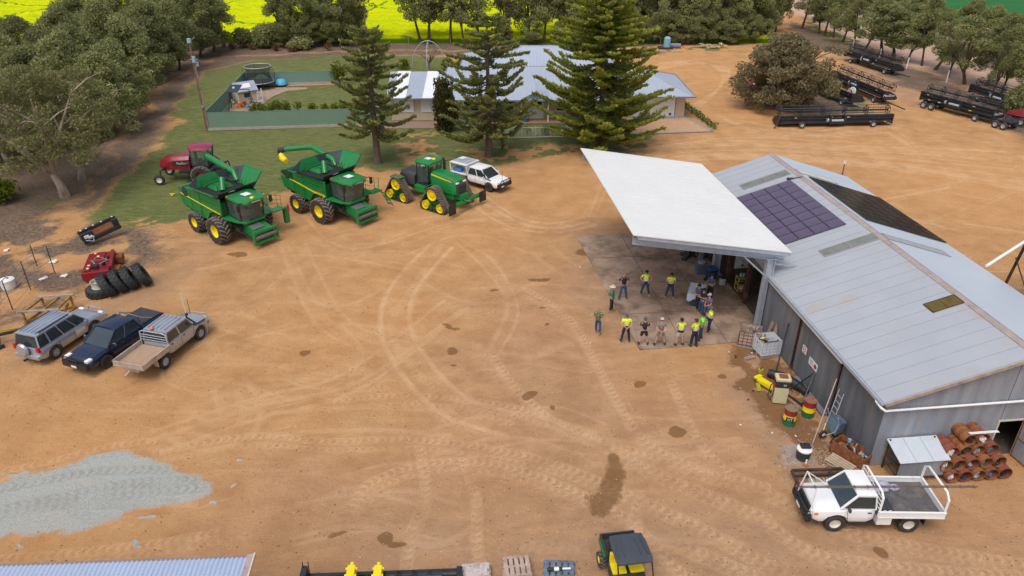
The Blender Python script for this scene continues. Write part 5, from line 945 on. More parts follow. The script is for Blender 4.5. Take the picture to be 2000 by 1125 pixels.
# ---------------- combine harvesters ----------------
def combine(lab, loc, h, kind):
    t = thing('combine_harvester', lab, 'combine harvester', loc, h); W = 1.5
    side = [(-4.95, 3.05), (-5.05, 2.45), (-4.7, 1.75), (-3.7, 1.62), (-2.6, 1.3), (-1.7, 1.25), (-1.15, 1.9), (-.4, 2.12), (.35, 1.95), (.35, 3.2), (-1.0, 3.32), (-3.2, 3.25)]
    for s in (-1, 1):
        mb = MB(); y0, y1 = s*W, s*(W-.12); mb.extx(side, min(y0, y1), max(y0, y1)); mb.build('side_panel', jd, t, bevel=.03)
        mb = MB(); y = s*(W+.012); st = [(-4.85, 2.62), (-2.6, 2.42), (.2, 2.16), (.2, 2.07), (-2.6, 2.34), (-4.85, 2.56)] if kind == 0 else [(-4.85, 2.75), (-2.6, 2.42), (-.95, 2.18), (-.5, 2.2), (.25, 2.12), (.25, 1.98), (-1.0, 2.06), (-2.6, 2.32), (-4.85, 2.66)]
        mb.ext(st, lambda a, b: (a, y-.008, b), lambda a, b: (a, y+.008, b)); mb.build('yellow_stripe', yel, t)
        if kind == 1: text('JOHN DEERE', .12, jdd, t, frame((-.32, s*(W+.022), 2.10), (1 if s < 0 else -1, 0, -.08 if s < 0 else .08), (0, 0, 1)))
        mb = MB(); mb.bar((-2.2, s*(W+.005), 1.45), (-2.2, s*(W+.005), 3.2), .025, .02); mb.bar((-3.4, s*(W+.005), 1.6), (-3.4, s*(W+.005), 3.2), .025, .02); mb.bar((-2.2, s*(W+.005), 2.75), (.3, s*(W+.005), 2.7), .025, .02); mb.build('panel_joint', jdd, t)
        if kind == 1:
            mb = MB(); mb.slab([(-4.7, s*(W+.01), 2.95), (-3.5, s*(W+.01), 2.8), (-3.5, s*(W+.01), 3.2), (-4.7, s*(W+.01), 3.05)], .01*s); [mb.bar((-4.75, s*(W+.03), 2.72+k*.11), (-3.45, s*(W+.03), 2.6+k*.12), .04, .03) for k in range(5)]; mb.build('air_grille', jdd, t)
    mb = MB(); mb.bx(-4.6, .3, -W+.12, W-.12, 1.5, 2.9); mb.build('body_core', jdd, t)
    mb = MB(); mb.extx([(-5.1, 2.4), (-4.75, 1.6), (-4.5, 1.7), (-4.7, 2.5), (-4.85, 3.0), (-5.0, 3.05)], -W+.02, W-.02); mb.build('rear_hood', jd, t, bevel=.04)
    mb = MB(); mb.bx(-4.7, -3.0, -W+.13, W-.13, 2.9, 2.96); mb.bx(-3.9, -3.1, -.9, .5, 2.96, 3.25); mb.cyl((-3.6, .9, 2.95), (-3.6, .9, 3.4), .1); mb.cyl((-4.4, -.9, 2.96), (-4.4, -.9, 3.0), .38, n=20); mb.cyl((-4.2, .5, 2.95), (-4.2, .5, 3.15), .2); mb.build('engine_deck', blk, t)
    mb = MB(); mb.cyl((-4.1, -W-.02, 2.85), (-4.1, -W-.03, 2.85), .36, n=20); mb.build('rotary_screen', plas, t)
    # grain tank with opened covers
    mb = MB(); mb.slab([(-2.9, -W+.05, 3.22), (.15, -W+.05, 3.22), (.15, W-.05, 3.22), (-2.9, W-.05, 3.22)], .02); mb.build('tank_floor', mat('tank_rubber', (.012, .012, .014), .7), t)
    mb = MB(); x0, x1, z = -2.9, .15, 3.25; y = W-.08
    xm = x0+1.45; mb.slab([(xm, y, z), (x1, y, z), (x1+.3, y+.72, z+1.1), (xm-.15, y+.72, z+1.15)], .05); [mb.bar((xm+.2+k*.4, y-.02, z+.1), (xm+.2+k*.42, y+.66, z+1.0), .05, .04) for k in range(4)]; mb.bar((xm-.15, y+.72, z+1.17), (x1+.3, y+.72, z+1.12), .08); mb.bar((x1+.3, y+.72, z+1.12), (x1, y, z), .08); mb.build('tank_cover', jd, t, label='tall upright far-side grain tank cover')
    mb = MB(); mb.slab([(x0, -y, z), (x1, -y, z), (x1+.1, -y-.38, z+.28), (x0-.1, -y-.38, z+.28)], -.05); mb.bar((x0-.1, -y-.38, z+.29), (x1+.1, -y-.38, z+.29), .05); mb.build('tank_cover', jd if kind == 0 else blk, t)
    mb = MB(); mb.slab([(x0, -y+.2, z), (x0, y-.5, z), (x0-.2, y-.95, z+.8), (x0-.2, -y+.6, z+.8)], .05); mb.build('tank_cover', jd, t)
    mb = MB(); mb.slab([(x1, -y, z), (x1, y, z), (x1+.35, y+.2, z+.5), (x1+.35, -y-.1, z+.42)], -.05); mb.slab([(x1+.15, -.75, z+.12), (x1+.33, -.75, z+.33), (x1+.33, -.15, z+.33), (x1+.15, -.15, z+.12)], .012); mb.build('tank_cover', blk, t)
    mb = MB(); mb.slab([(x1+.2, -.7, z+.18), (x1+.33, -.7, z+.34), (x1+.33, -.2, z+.34), (x1+.2, -.2, z+.18)], .03); mb.build('tank_window', lampm if False else whiteb, t)
    vb = MB(); vb.add([(x0, -y, z), (x0, -y+.2, z), (x0-.2, -y+.6, z+.8), (x0-.1, -y-.38, z+.28), (x0, y, z), (x0, y-.5, z), (x0-.2, y-.95, z+.8), (x0-.1, y+.35, z+.75), (x1, y, z), (x1+.35, y+.2, z+.5), (x1+.3, y+.72, z+1.1), (xm, y, z), (xm-.15, y+.72, z+1.15)], [(0, 1, 2, 3), (4, 7, 6, 5), (8, 9, 10), (4, 11, 12, 7)]); v = vb.build('vinyl_corner', tarp, t); sm_ = v.modifiers.new('thick', 'SOLIDIFY'); sm_.thickness = .02
    mb = MB(); mb.tube([(-1.0, -.3, 3.25), (-1.5, .1, 4.0)], .2, 14); mb.tube([(-2.6, -.9, 3.3), (-1.9, -.6, 3.75), (-1.9, .7, 3.75), (-2.6, 1.0, 3.3)], .03, 6); mb.build('loading_auger', jd, t, smooth=True); mb = MB(); mb.loft([[(-2.5, -.6, 3.25), (-1.3, -.6, 3.25), (-1.3, .8, 3.25), (-2.5, .8, 3.25)], [(-2.4, -.4, 3.42), (-1.5, -.4, 3.5), (-1.5, .6, 3.5), (-2.4, .6, 3.42)]]); mb.build('auger_cover', jd, t)
    mb = MB(); mb.tube([(-2.6, -1.0, 3.25), (-2.6, -.9, 3.85), (-.6, -.9, 3.9), (-.4, -1.0, 3.3)], .02, 5); [mb.tube([(-.4-k*.35, 1.0, 3.25), (-.4-k*.35, .9, 3.9)], .018, 5) for k in range(5)]; mb.build('tank_rails', blk, t)
    if kind == 0:
        mb = MB(); mb.tube([(-1.9, 1.5, 3.3), (-2.3, 1.62, 3.85), (-6.3, 1.95, 4.15)], .23, 16); a = mb.build('unloading_auger', jd, t, smooth=True); mb = MB(); mb.tube([(-6.3, 1.95, 4.15), (-6.42, 1.96, 4.16)], .25, 16); mb.build('auger_cap', jdd, a)
    else:
        mb = MB(); mb.tube([(-1.9, 1.5, 3.2), (-2.3, 1.6, 3.6), (-5.0, 1.85, 4.0)], .22, 16); mb.tube([(-4.8, 1.85, 3.99), (-5.4, 1.7, 3.95), (-7.3, .7, 3.65)], .2, 16); a = mb.build('unloading_auger', jd, t, smooth=True)
        mb = MB(); mb.tube([(-7.2, .75, 3.68), (-7.6, .55, 3.55), (-7.6, .5, 3.2)], [.22, .27, .24], 14); mb.build('auger_elbow', blk, a); mb = MB(); mb.tube([(-7.55, .5, 3.3), (-7.1, .35, 3.0), (-6.5, .2, 2.95)], [.2, .28, .2], 8); mb.build('auger_spout', yel, a)
    # cab
    g = MB(); fr = [[(.45, -.95, 2.0), (.42, -.98, 3.25)], [(1.75, -.92, 1.75), (1.85, -.96, 3.2)], [(2.1, -.5, 1.68), (2.25, -.5, 3.18)], [(2.1, .5, 1.68), (2.25, .5, 3.18)], [(1.75, .92, 1.75), (1.85, .96, 3.2)], [(.45, .95, 2.0), (.42, .98, 3.25)]]
    g.add([p for c_ in fr for p in c_], [(2*i, 2*i+2, 2*i+3, 2*i+1) for i in range(5)]); g.build('cab_glass', glassg, t)
    mb = MB(); [mb.bar(c_[0], c_[1], .07) for c_ in (fr[0], fr[1], fr[4], fr[5])]; [mb.bar(a_[0], b_[0], .09) for a_, b_ in zip(fr, fr[1:])]; mb.build('cab_frame', blk, t)
    mb = MB(); mb.extz([(.4, -.9), (1.7, -.88), (2.05, -.45), (2.05, .45), (1.7, .88), (.4, .9)], 1.75, 1.95); mb.bx(.4, .46, -.9, .9, 1.95, 3.2); mb.build('cab_floor', jdd, t); mb = MB(); mb.bx(.75, 1.25, -.28, .28, 2.0, 2.45); mb.bx(.7, .85, -.28, .28, 2.4, 3.0); mb.bx(.8, 1.2, -.5, -.36, 2.4, 2.55); mb.build('seat', mat('tan_seat', (.28, .2, .15), .7), t, bevel=.05); mb = MB(); mb.tube([(1.75, 0, 1.95), (1.6, 0, 2.6)], .04); mb.lathe((1.58, 0, 2.62), (-.4, 0, .9), [(.2, -.015), (.22, 0), (.2, .015)], 16); mb.build('steering_wheel', blk, t)
    mb = MB(); mb.loft([[(x, -w, z_-.06), (x, -w*.97, z_+.05), (x, -w*.7, z_+.13), (x, w*.7, z_+.13), (x, w*.97, z_+.05), (x, w, z_-.06)] for x, w, z_ in ((.3, 1.0, 3.28), (.5, 1.05, 3.3), (1.7, 1.06, 3.28), (2.2, .95, 3.24), (2.5, .7, 3.2))]); rf = mb.build('cab_roof', jd, t, smooth=True)
    mb = MB(); [mb.ball((2.52-abs(y)*.25, y, 3.22), .06, 8, 5) for y in (-.75, -.6, -.45, .45, .6, .75)]; mb.bx(2.44, 2.5, -.35, .35, 3.18, 3.24); mb.build('work_lights', lampm, rf); mb = MB(); mb.bx(1.0, 1.6, -.2, .35, 3.43, 3.45); mb.build('roof_sheet', whiteb, rf)
    mb = MB(); mb.ball((2.2, -.05, 3.42), (.16, .16, .1), 12, 6); mb.build('positioning_dome', yel, rf) if kind == 0 else None; mb = MB(); mb.tube([(1.0, -.85, 3.42), (1.9, .2, 3.43)], .02, 5); mb.build('roof_bar', blk, rf)
    for s in (-1, 1): mb = MB(); mb.tube([(2.2, s*.9, 3.25), (2.3, s*1.25, 3.3)], .025); mb.box((2.32, s*1.3, 3.0), (.1, .22, .5)); mb.build('mirror', blk, t, bevel=.03)
    mb = MB(); [mb.ball((.6, s*1.0, 3.4), .06, 8, 5) for s in (-1,)]; mb.ball((2.2, .9, 3.42), .06, 8, 5); mb.build('beacon', orl, t)
    mb = MB(); mb.loft([[(x, -w, z_), (x, w, z_), (x, w, z_+.16), (x, -w, z_+.16)] for x, w, z_ in ((.3, 1.5, 1.75), (1.5, 1.15, 1.66), (2.15, .75, 1.6))]); mb.build('cab_base', jd, t, bevel=.03)
    # platform, rails, folded ladder on the left side
    mb = MB(); mb.bx(.2, 1.9, .95, 1.95, 1.72, 1.80); mb.bx(1.4, 2.1, 1.5, 2.5, 1.74, 1.82); mb.build('platform', jd, t)
    mb = MB()
    for x in (.3, .9, 1.5, 2.0): mb.tube([(x, 1.9+(.4 if x > 1.4 else 0), 1.8), (x, 1.9+(.4 if x > 1.4 else 0), 2.8)], .022, 6)
    for z_ in (2.15, 2.48, 2.8): mb.tube([(.3, 1.9, z_), (1.4, 1.95, z_), (2.0, 2.35, z_)], .02, 6)
    mb.build('handrail', jd, t); mb = MB()
    if kind == 0: mb.bx(1.7, 2.0, 2.5, 2.85, .55, 1.78); mb.mt(1).bx(1.75, 1.98, 2.86, 2.88, .6, .9)
    else: [mb.bar((1.9+s, 2.5, 1.75), (2.3+s, 2.9, .55), .05) for s in (0, .5)]; [mb.bar((1.95+k*.1, 2.55+k*.1, 1.6-k*.3), (2.45+k*.1, 2.55+k*.1, 1.6-k*.3), .16, .03) for k in range(4)]
    mb.build('ladder', [jd, whiteb], t)
    if kind == 0: mb = MB(); mb.cyl((2.05, 2.8, 1.45), (2.05, 2.8, 1.95), .08); mb.cyl((2.05, 2.8, 1.95), (2.05, 2.8, 2.05), .03); mb.build('extinguisher', redq, t)
    # feeder house
    mb = MB(); mb.loft([[(x, -w, z_-.4), (x, w, z_-.4), (x, w, z_+.35), (x, -w, z_+.35)] for x, w, z_ in ((.5, .62, 1.4), (2.2, .68, 1.05), (2.95, .72, .85))]); fh = mb.build('feeder_house', jd, t, bevel=.03)
    mb = MB(); mb.bar((2.0, -.2, 1.47), (2.7, -.2, 1.32), .9, .03); mb.build('feeder_plate', galv if False else mat('worn_grey_plate', (.13, .13, .13), .6), fh)
    mb = MB(); mb.bx(2.95, 3.15, -1.0, 1.0, 1.1, 1.28); mb.bx(2.95, 3.15, -1.0, 1.0, .32, .5); mb.bx(2.95, 3.15, -1.0, -.85, .5, 1.1); mb.bx(2.95, 3.15, .85, 1.0, .5, 1.1); mb.build('feeder_frame', jd, fh, bevel=.02)
    mb = MB(); mb.cyl((3.0, -.85, .8), (3.0, .85, .8), .16, n=14); [mb.box((3.0, -.7+k*.28, .8), (.36, .03, .36), rx=0, ry=k) for k in range(6)]; mb.build('feeder_drum', mat('worn_steel', (.28, .25, .23), .4, .6, var=.2), fh)
    mb = MB(); mb.bx(-.25, .25, -1.35, 1.35, .75, 1.15); mb.bx(-3.2, -2.95, -1.2, 1.2, .65, .85); mb.bx(-3.6, .6, -.9, .9, 1.0, 1.6); mb.bx(-1.6, -.9, -1.25, 1.25, .9, 1.5); mb.bx(-4.6, -3.7, -1.1, 1.1, 1.15, 1.7); mb.build('chassis', jdd, t)
    mb = MB(); mb.cyl((.6, -1.35, 1.3), (.6, -1.2, 1.3), .35, n=18); mb.cyl((1.3, -.75, 1.2), (1.3, -.85, 1.2), .22); mb.tube([(.5, -1.1, 1.1), (1.6, -.8, .8), (2.8, -.8, .5)], .05); mb.tube([(.4, -1.2, 1.6), (1.4, -.9, 1.0)], .04); mb.bx(.3, .6, -1.4, -.9, .7, 1.2); mb.build('drive_gear', blk, t)
    for s in (-1, 1): wheel(t, 0, s*1.78, .97, .78, yel, s, lugs=18, rr=.5, nm='wheel'); wheel(t, -3.08, s*1.62, .76, .58, yel, s, lugs=16, rr=.5)
    mb = MB(); mb.tube([(-4.9, -.6, 2.0), (-6.1, -1.0, 1.85)] if kind == 1 else [(-4.7, .6, 1.2), (-5.1, .6, .9)], .025, 6); mb.build('rear_arm', blk, t)
    return t
combine('green combine harvester with round-ended unloading auger, parked nearest the pile of tyres', (-19.75, 48.75, 0), R(-38), 0)
combine('green combine harvester with yellow auger spout, parked between the other combine and tracked tractor', (-13.25, 52.4, 0), R(-38), 1)
# ---------------- tracked tractor ----------------
h = R(-37); t = thing('tracked_tractor', 'green articulated tractor on four yellow-wheeled rubber tracks beside the white dual-cab', 'tractor', (-6.75, 55.7, 0), h, scale=1.13)
mb = MB(); mb.loft([[(x, -w, z0), (x, w, z0), (x, w*1.0, z1-.18), (x, w*.75, z1), (x, -w*.75, z1), (x, -w, z1-.18)] for x, w, z0, z1 in ((.75, .52, 1.25, 2.45), (1.6, .55, 1.15, 2.42), (2.7, .52, 1.15, 2.26), (3.05, .48, 1.2, 2.15))]); mb.build('hood', jd, t, smooth=True)
mb = MB(); mb.loft([[(x, -w, z0), (x, w, z0), (x, w, z1), (x, -w, z1)] for x, w, z0, z1 in ((2.9, .46, 1.0, 2.02), (3.2, .42, 1.05, 1.9))]); mb.build('grille', plas, t, bevel=.05)
for s in (-1, 1):
    mb = MB(); mb.slab([(.85, s*.56, 2.18), (2.7, s*.56, 2.02), (2.7, s*.56, 2.07), (.85, s*.56, 2.3)], .012*s); mb.build('yellow_stripe', yel, t); mb = MB(); mb.box((3.08, s*.36, 2.0), (.14, .26, .1)); mb.build('headlight', lampm, t, bevel=.02)
mb = MB(); mb.bx(2.2, 3.5, -.35, .35, .8, 1.2); mb.bx(.0, 2.8, -.45, .45, .75, 1.2); mb.bx(-2.6, -.4, -.45, .45, .8, 1.25); mb.cyl((-.3, 0, .7), (-.3, 0, 1.3), .2); mb.build('chassis', jd, t)
mb = MB(); fr = [(( -.35, -.72, 1.45), (-.32, -.74, 2.95)), ((.62, -.62, 1.6), (.72, -.68, 2.95)), ((.62, .62, 1.6), (.72, .68, 2.95)), ((-.35, .72, 1.45), (-.32, .74, 2.95))]
mb.add([p for c_ in fr for p in c_], [(0, 2, 3, 1), (2, 4, 5, 3), (4, 6, 7, 5), (6, 0, 1, 7)]); mb.build('cab_glass', glassg, t); mb = MB(); [mb.bar(c_[0], c_[1], .06) for c_ in fr]; mb.bx(-.35, .6, -.68, .68, 1.3, 1.5); mb.build('cab_frame', blk, t); mb = MB(); mb.bx(-.2, .25, -.25, .25, 1.5, 2.0); mb.bx(-.25, -.1, -.25, .25, 1.9, 2.5); mb.build('seat', plas, t, bevel=.04)
mb = MB(); mb.loft([[(x, -w, 2.92), (x, -w, 3.02), (x, -w*.75, z1), (x, w*.75, z1), (x, w, 3.02), (x, w, 2.92)] for x, w, z1 in ((-.55, .74, 3.06), (-.3, .84, 3.14), (.6, .86, 3.14), (.95, .76, 3.06))]); rf = mb.build('cab_roof', jd, t, smooth=True); mb = MB(); mb.bx(.05, .5, -.35, .05, 3.16, 3.18); mb.build('roof_sheet', whiteb, rf); mb = MB(); mb.ball((.65, 0, 3.16), (.14, .14, .08), 12, 6); mb.build('positioning_dome', yel, rf)
mb = MB(); mb.tube([(.95, .72, 1.8), (.95, .72, 2.95)], .11, 12); mb.tube([(.95, .72, 2.95), (.95, .62, 3.15)], .06); mb.build('exhaust', blk, t); mb = MB(); [mb.tube([(.75, s*.7, 2.85), (.85, s*1.15, 2.8)], .02) or mb.box((.86, s*1.2, 2.6), (.07, .2, .4)) for s in (-1, 1)]; mb.build('mirror', blk, t)
mb = MB(); mb.loft([[(x, -w, 1.15), (x, w, 1.15), (x, w, z1-.2), (x, w*.7, z1), (x, -w*.7, z1), (x, -w, z1-.2)] for x, w, z1 in ((-2.2, .6, 1.9), (-1.9, .7, 2.05), (-1.0, .72, 2.05), (-.75, .6, 1.95))]); mb.build('fuel_tank', plas, t, smooth=True)
mb = MB(); mb.bx(-.4, .6, -1.05, -.7, .9, 1.35); mb.bx(-.4, .6, .7, 1.05, .9, 1.35); mb.bx(.3, .6, -1.3, -1.0, .7, .8); mb.build('steps', jd, t, bevel=.04)
for x in (-1.75, 1.75):
    for s in (-1, 1):
        mb = MB(); mb.slab([(x-.55, s*.95, 1.72), (x+.4, s*.95, 1.72), (x+.4, s*1.55, 1.72), (x-.55, s*1.55, 1.72)], .04) if x < 0 else mb.slab([(x-.9, s*.8, 1.55), (x-.5, s*.8, 1.75), (x-.5, s*1.2, 1.75), (x-.9, s*1.2, 1.55)], .04); mb.build('fender', jd, t)
        y0 = s*1.32; mb = MB(); wt = .66; path = []
        for c_, r_, a0, a1 in (((x, 1.22), .44, 150, 30), ((x+.68, .36), .34, 20, -90), ((x-.68, .36), .34, -90, -200)):
            for k in range(9): a = R(a0+(a1-a0)*k/8); path.append((c_[0]+math.cos(a)*r_, c_[1]+math.sin(a)*r_))
        n_ = len(path); cx_, cz_ = x, .6
        o_ = [(p[0]+(p[0]-cx_)*.06, max(.0, p[1]+(p[1]-cz_)*.06)) for p in path]; vs = [(p[0], y0-wt/2, p[1]) for p in path]+[(p[0], y0+wt/2, p[1]) for p in path]+[(p[0], y0-wt/2, p[1]) for p in o_]+[(p[0], y0+wt/2, p[1]) for p in o_]; fs = []
        for i in range(n_): j = (i+1) % n_; fs += [(i, j, n_+j, n_+i), (2*n_+i, 3*n_+i, 3*n_+j, 2*n_+j), (i, 2*n_+i, 2*n_+j, j), (n_+i, n_+j, 3*n_+j, 3*n_+i)]
        mb.add(vs, fs); mb.mt(1); L_ = 0; seg = [(Vector((*o_[i], 0))-Vector((*o_[(i+1) % n_], 0))).length for i in range(n_)]; tot = sum(seg); k = 0; acc = 0
        for i in range(n_):
            j = (i+1) % n_; steps = max(1, int(seg[i]/.13))
            for q in range(steps):
                f_ = q/steps; px_ = o_[i][0]*(1-f_)+o_[j][0]*f_; pz_ = o_[i][1]*(1-f_)+o_[j][1]*f_; d_ = Vector((o_[j][0]-o_[i][0], 0, o_[j][1]-o_[i][1])).normalized(); nn = Vector((-d_.z, 0, d_.x))
                for s2 in (-1, 1): mb.bar(Vector((px_, y0+s2*.02, pz_))+nn*.02, Vector((px_, y0+s2*wt/2, pz_))+nn*.02-d_*.1, .06, .05, up=nn)
        tk = mb.build('track', [tyrem, tyred], t)
        mb = MB()
        for c_, r_ in (((x, 1.22), .42), ((x+.68, .36), .31), ((x-.68, .36), .31)):
            mb.lathe((c_[0], y0, c_[1]), (0, s, 0), [(.001, .26), (r_*.3, .25), (r_*.35, .16), (r_*.75, .13), (r_*.9, .27), (r_, .27), (r_, -.27)], 20)
            for q in range(8): a = q*.785; mb.bar((c_[0]+math.cos(a)*r_*.3, y0+s*.2, c_[1]+math.sin(a)*r_*.3), (c_[0]+math.cos(a)*r_*.85, y0+s*.2, c_[1]+math.sin(a)*r_*.85), .05, .04, up=(0, 1, 0))
        mb.build('track_wheels', yel, tk, smooth=True); mb = MB(); [mb.cyl((x+q, y0-s*.2, .24), (x+q, y0+s*.22, .24), .2, n=14) for q in (-.22, .22)]; mb.bx(x-.5, x+.5, y0-.1, y0+.1, .45, .8); mb.build('roller', jdd, tk)
mb = MB(); mb.bx(3.3, 3.6, -1.75, 1.75, .62, .78); mb.tube([(3.3, -.3, .9), (3.9, 0, .75), (3.3, .3, .9)], .05); mb.build('front_bar', jd, t); mb = MB(); [mb.slab([(3.62, s*1.2, .25), (3.62, s*1.85, .25), (3.68, s*1.85, 1.05), (3.68, s*1.2, 1.05)], .05) for s in (-1, 1)]
for s in (-1, 1): mb = MB(); mb.box((3.66, s*1.62, .62), (.08, .72, .78)); mb.build('blade', blk, t, bevel=.03)
# ---------------- swather ----------------
h = R(4); t = thing('windrower', 'dark red windrower with glass cab, bonnet tail and castor wheel behind the first combine', 'windrower', (-26.9, 60.6, 0), h)
mb = MB(); mb.loft([[(x, -w, z0), (x, -w, z1-.25), (x, -w*.7, z1), (x, w*.7, z1), (x, w, z1-.25), (x, w, z0)] for x, w, z0, z1 in ((-3.35, .55, 1.35, 1.75), (-3.1, .72, 1.2, 2.0), (-2.0, .85, 1.15, 2.2), (-.75, .82, 1.15, 2.25))]); mb.build('bonnet', redp, t, smooth=True)
mb = MB(); mb.slab([(-2.3, -.87, 1.55), (-.9, -.86, 1.45), (-.9, -.86, 1.95), (-2.0, -.87, 1.85)], -.015); mb.build('side_grille', blk, t)
mb = MB(); fr = [((-.6, -.75, 1.5), (-.5, -.8, 2.85)), ((.75, -.7, 1.3), (.95, -.75, 2.8)), ((.75, .7, 1.3), (.95, .75, 2.8)), ((-.6, .75, 1.5), (-.5, .8, 2.85))]; mb.add([p for c_ in fr for p in c_], [(0, 2, 3, 1), (2, 4, 5, 3), (4, 6, 7, 5), (6, 0, 1, 7)]); mb.build('cab_glass', glassg, t); mb = MB(); [mb.bar(c_[0], c_[1], .07) for c_ in fr]; mb.bx(-.6, .75, -.7, .7, 1.2, 1.45); mb.build('cab_frame', blk, t); mb = MB(); mb.bx(-.3, .15, -.25, .25, 1.5, 1.95); mb.bx(-.35, -.2, -.25, .25, 1.9, 2.5); mb.build('seat', plas, t, bevel=.04)
mb = MB(); mb.loft([[(x, -w, 2.82), (x, -w*.9, 2.98), (x, -w*.5, z1), (x, w*.5, z1), (x, w*.9, 2.98), (x, w, 2.82)] for x, w, z1 in ((-.75, .7, 3.0), (-.4, .88, 3.12), (.8, .88, 3.1), (1.15, .7, 2.98))]); rf = mb.build('cab_roof', mat('magenta_red_roof', (.26, .012, .06), .35, var=.1, coat=.3), t, smooth=True); mb = MB(); [mb.ball((1.12, y, 2.86), .06, 8, 5) for y in (-.55, -.35, .35, .55)]; mb.build('work_lights', lampm, rf); mb = MB(); mb.ball((.6, .1, 2.2), .1, 8, 5); mb.build('beacon', orl, t)
mb = MB(); mb.bx(-1.6, 1.2, -1.3, 1.3, .95, 1.15); mb.bx(-1.0, 1.0, -1.0, 1.0, .8, .95); mb.tube([(-2.9, -1.1, 1.3), (-3.2, -1.15, 1.15), (-3.2, -1.15, .7)], .07); mb.tube([(-2.9, 1.1, 1.3), (-3.2, 1.15, 1.15), (-3.2, 1.15, .7)], .07); mb.bx(-3.0, -2.85, -1.15, 1.15, 1.2, 1.38); mb.bx(1.0, 1.9, -.6, .6, .7, 1.2); mb.tube([(1.2, -.5, 1.1), (2.1, -.5, 1.4), (2.2, -.5, .8)], .08); mb.tube([(1.2, .5, 1.1), (2.1, .5, 1.4), (2.2, .5, .8)], .08); mb.build('frame', blk, t)
mb = MB(); mb.tube([(-.9, -1.3, 1.1), (-.9, -1.3, 1.9), (.2, -1.3, 1.9), (.2, -1.3, 1.1)], .025); mb.bx(-.9, .6, -1.45, -.85, 1.12, 1.18); mb.build('handrail', blk, t)
wm = mat('white_rim', (.7, .68, .62), .5)
for s in (-1, 1): wheel(t, .3, s*1.55, .82, .5, redp, s, lugs=16, rr=.5); wheel(t, -3.35, s*1.25, .42, .3, wm, s); mb = MB(); mb.tube([(-3.2, s*1.15, .75), (-3.35, s*1.08, .44)], .05); mb.build('castor_fork', blk, t)
text('MacDon', .26, whiteb, t, frame((-1.35, -.90, 1.72), (1, 0, 0), (0, 0, 1)))
# ---------------- people ----------------
def skinmesh(name, pts, edges, root, par, m_, sub=1, label=None):
    me_ = bpy.data.meshes.new(name); me_.from_pydata([p[:3] for p in pts], edges, []); me_.materials.append(m_); o = bpy.data.objects.new(name, me_); col.objects.link(o)
    md = o.modifiers.new('skin', 'SKIN'); md.use_smooth_shade = True; md.branch_smoothing = .3; sk = me_.skin_vertices[0].data
    for i, p in enumerate(pts): r = p[3]; sk[i].radius = (r if isinstance(r, tuple) else (r, r)); sk[i].use_root = (i == root)
    if sub: s = o.modifiers.new('sub', 'SUBSURF'); s.levels = sub; s.render_levels = sub
    if par: o.parent = par
    dg = bpy.context.evaluated_depsgraph_get(); ev = o.evaluated_get(dg); m2 = bpy.data.meshes.new_from_object(ev); o.modifiers.clear(); m2.name = name; o.data = m2
    m2.polygons.foreach_set('use_smooth', [True]*len(m2.polygons)); bpy.data.meshes.remove(me_)
    if label: o['label'] = label
    return o
skin = mat('skin', (.50, .27, .18), .6, var=.05); skint = mat('tanned_skin', (.36, .19, .12), .6, var=.05)
hv = mat('hi_vis_yellow', (.62, .80, .02), .7, var=.06); hvg = mat('hi_vis_green', (.16, .80, .04), .7, var=.06); reflt = mat('reflective_tape', (.75, .75, .72), .4, var=.03)
cl = {'navy': mat('navy_cloth', (.012, .018, .045), .85, var=.15), 'black': mat('black_cloth', (.015, .015, .018), .85), 'jeans': mat('blue_jeans', (.035, .085, .19), .85, var=.2), 'grey': mat('grey_brown_cloth', (.22, .18, .17), .85), 'green': mat('green_shirt', (.01, .19, .09), .8),
      'purple': mat('purple_check', (.13, .11, .21), .85, var=.25, scale=20), 'slate': mat('slate_shirt', (.07, .10, .17), .85), 'cream': mat('cream_shorts', (.50, .42, .32), .85), 'hv': hv, 'hvg': hvg, 'dblue': mat('dark_denim', (.025, .05, .11), .85)}
bootm = mat('tan_boots', (.30, .19, .09), .8, var=.2); bootd = mat('dark_boots', (.05, .04, .035), .8); hairm = mat('brown_hair', (.06, .04, .025), .9, var=.3); hairb = mat('fair_hair', (.32, .22, .12), .9, var=.3)
hats = {'black': mat('black_cap', (.012, .012, .014), .8), 'cream': mat('straw_hat', (.62, .52, .40), .8), 'grey': mat('grey_cap', (.10, .10, .12), .8), 'light': mat('light_cap', (.50, .47, .52), .8), 'red': mat('dark_red_cap', (.10, .02, .025), .8)}
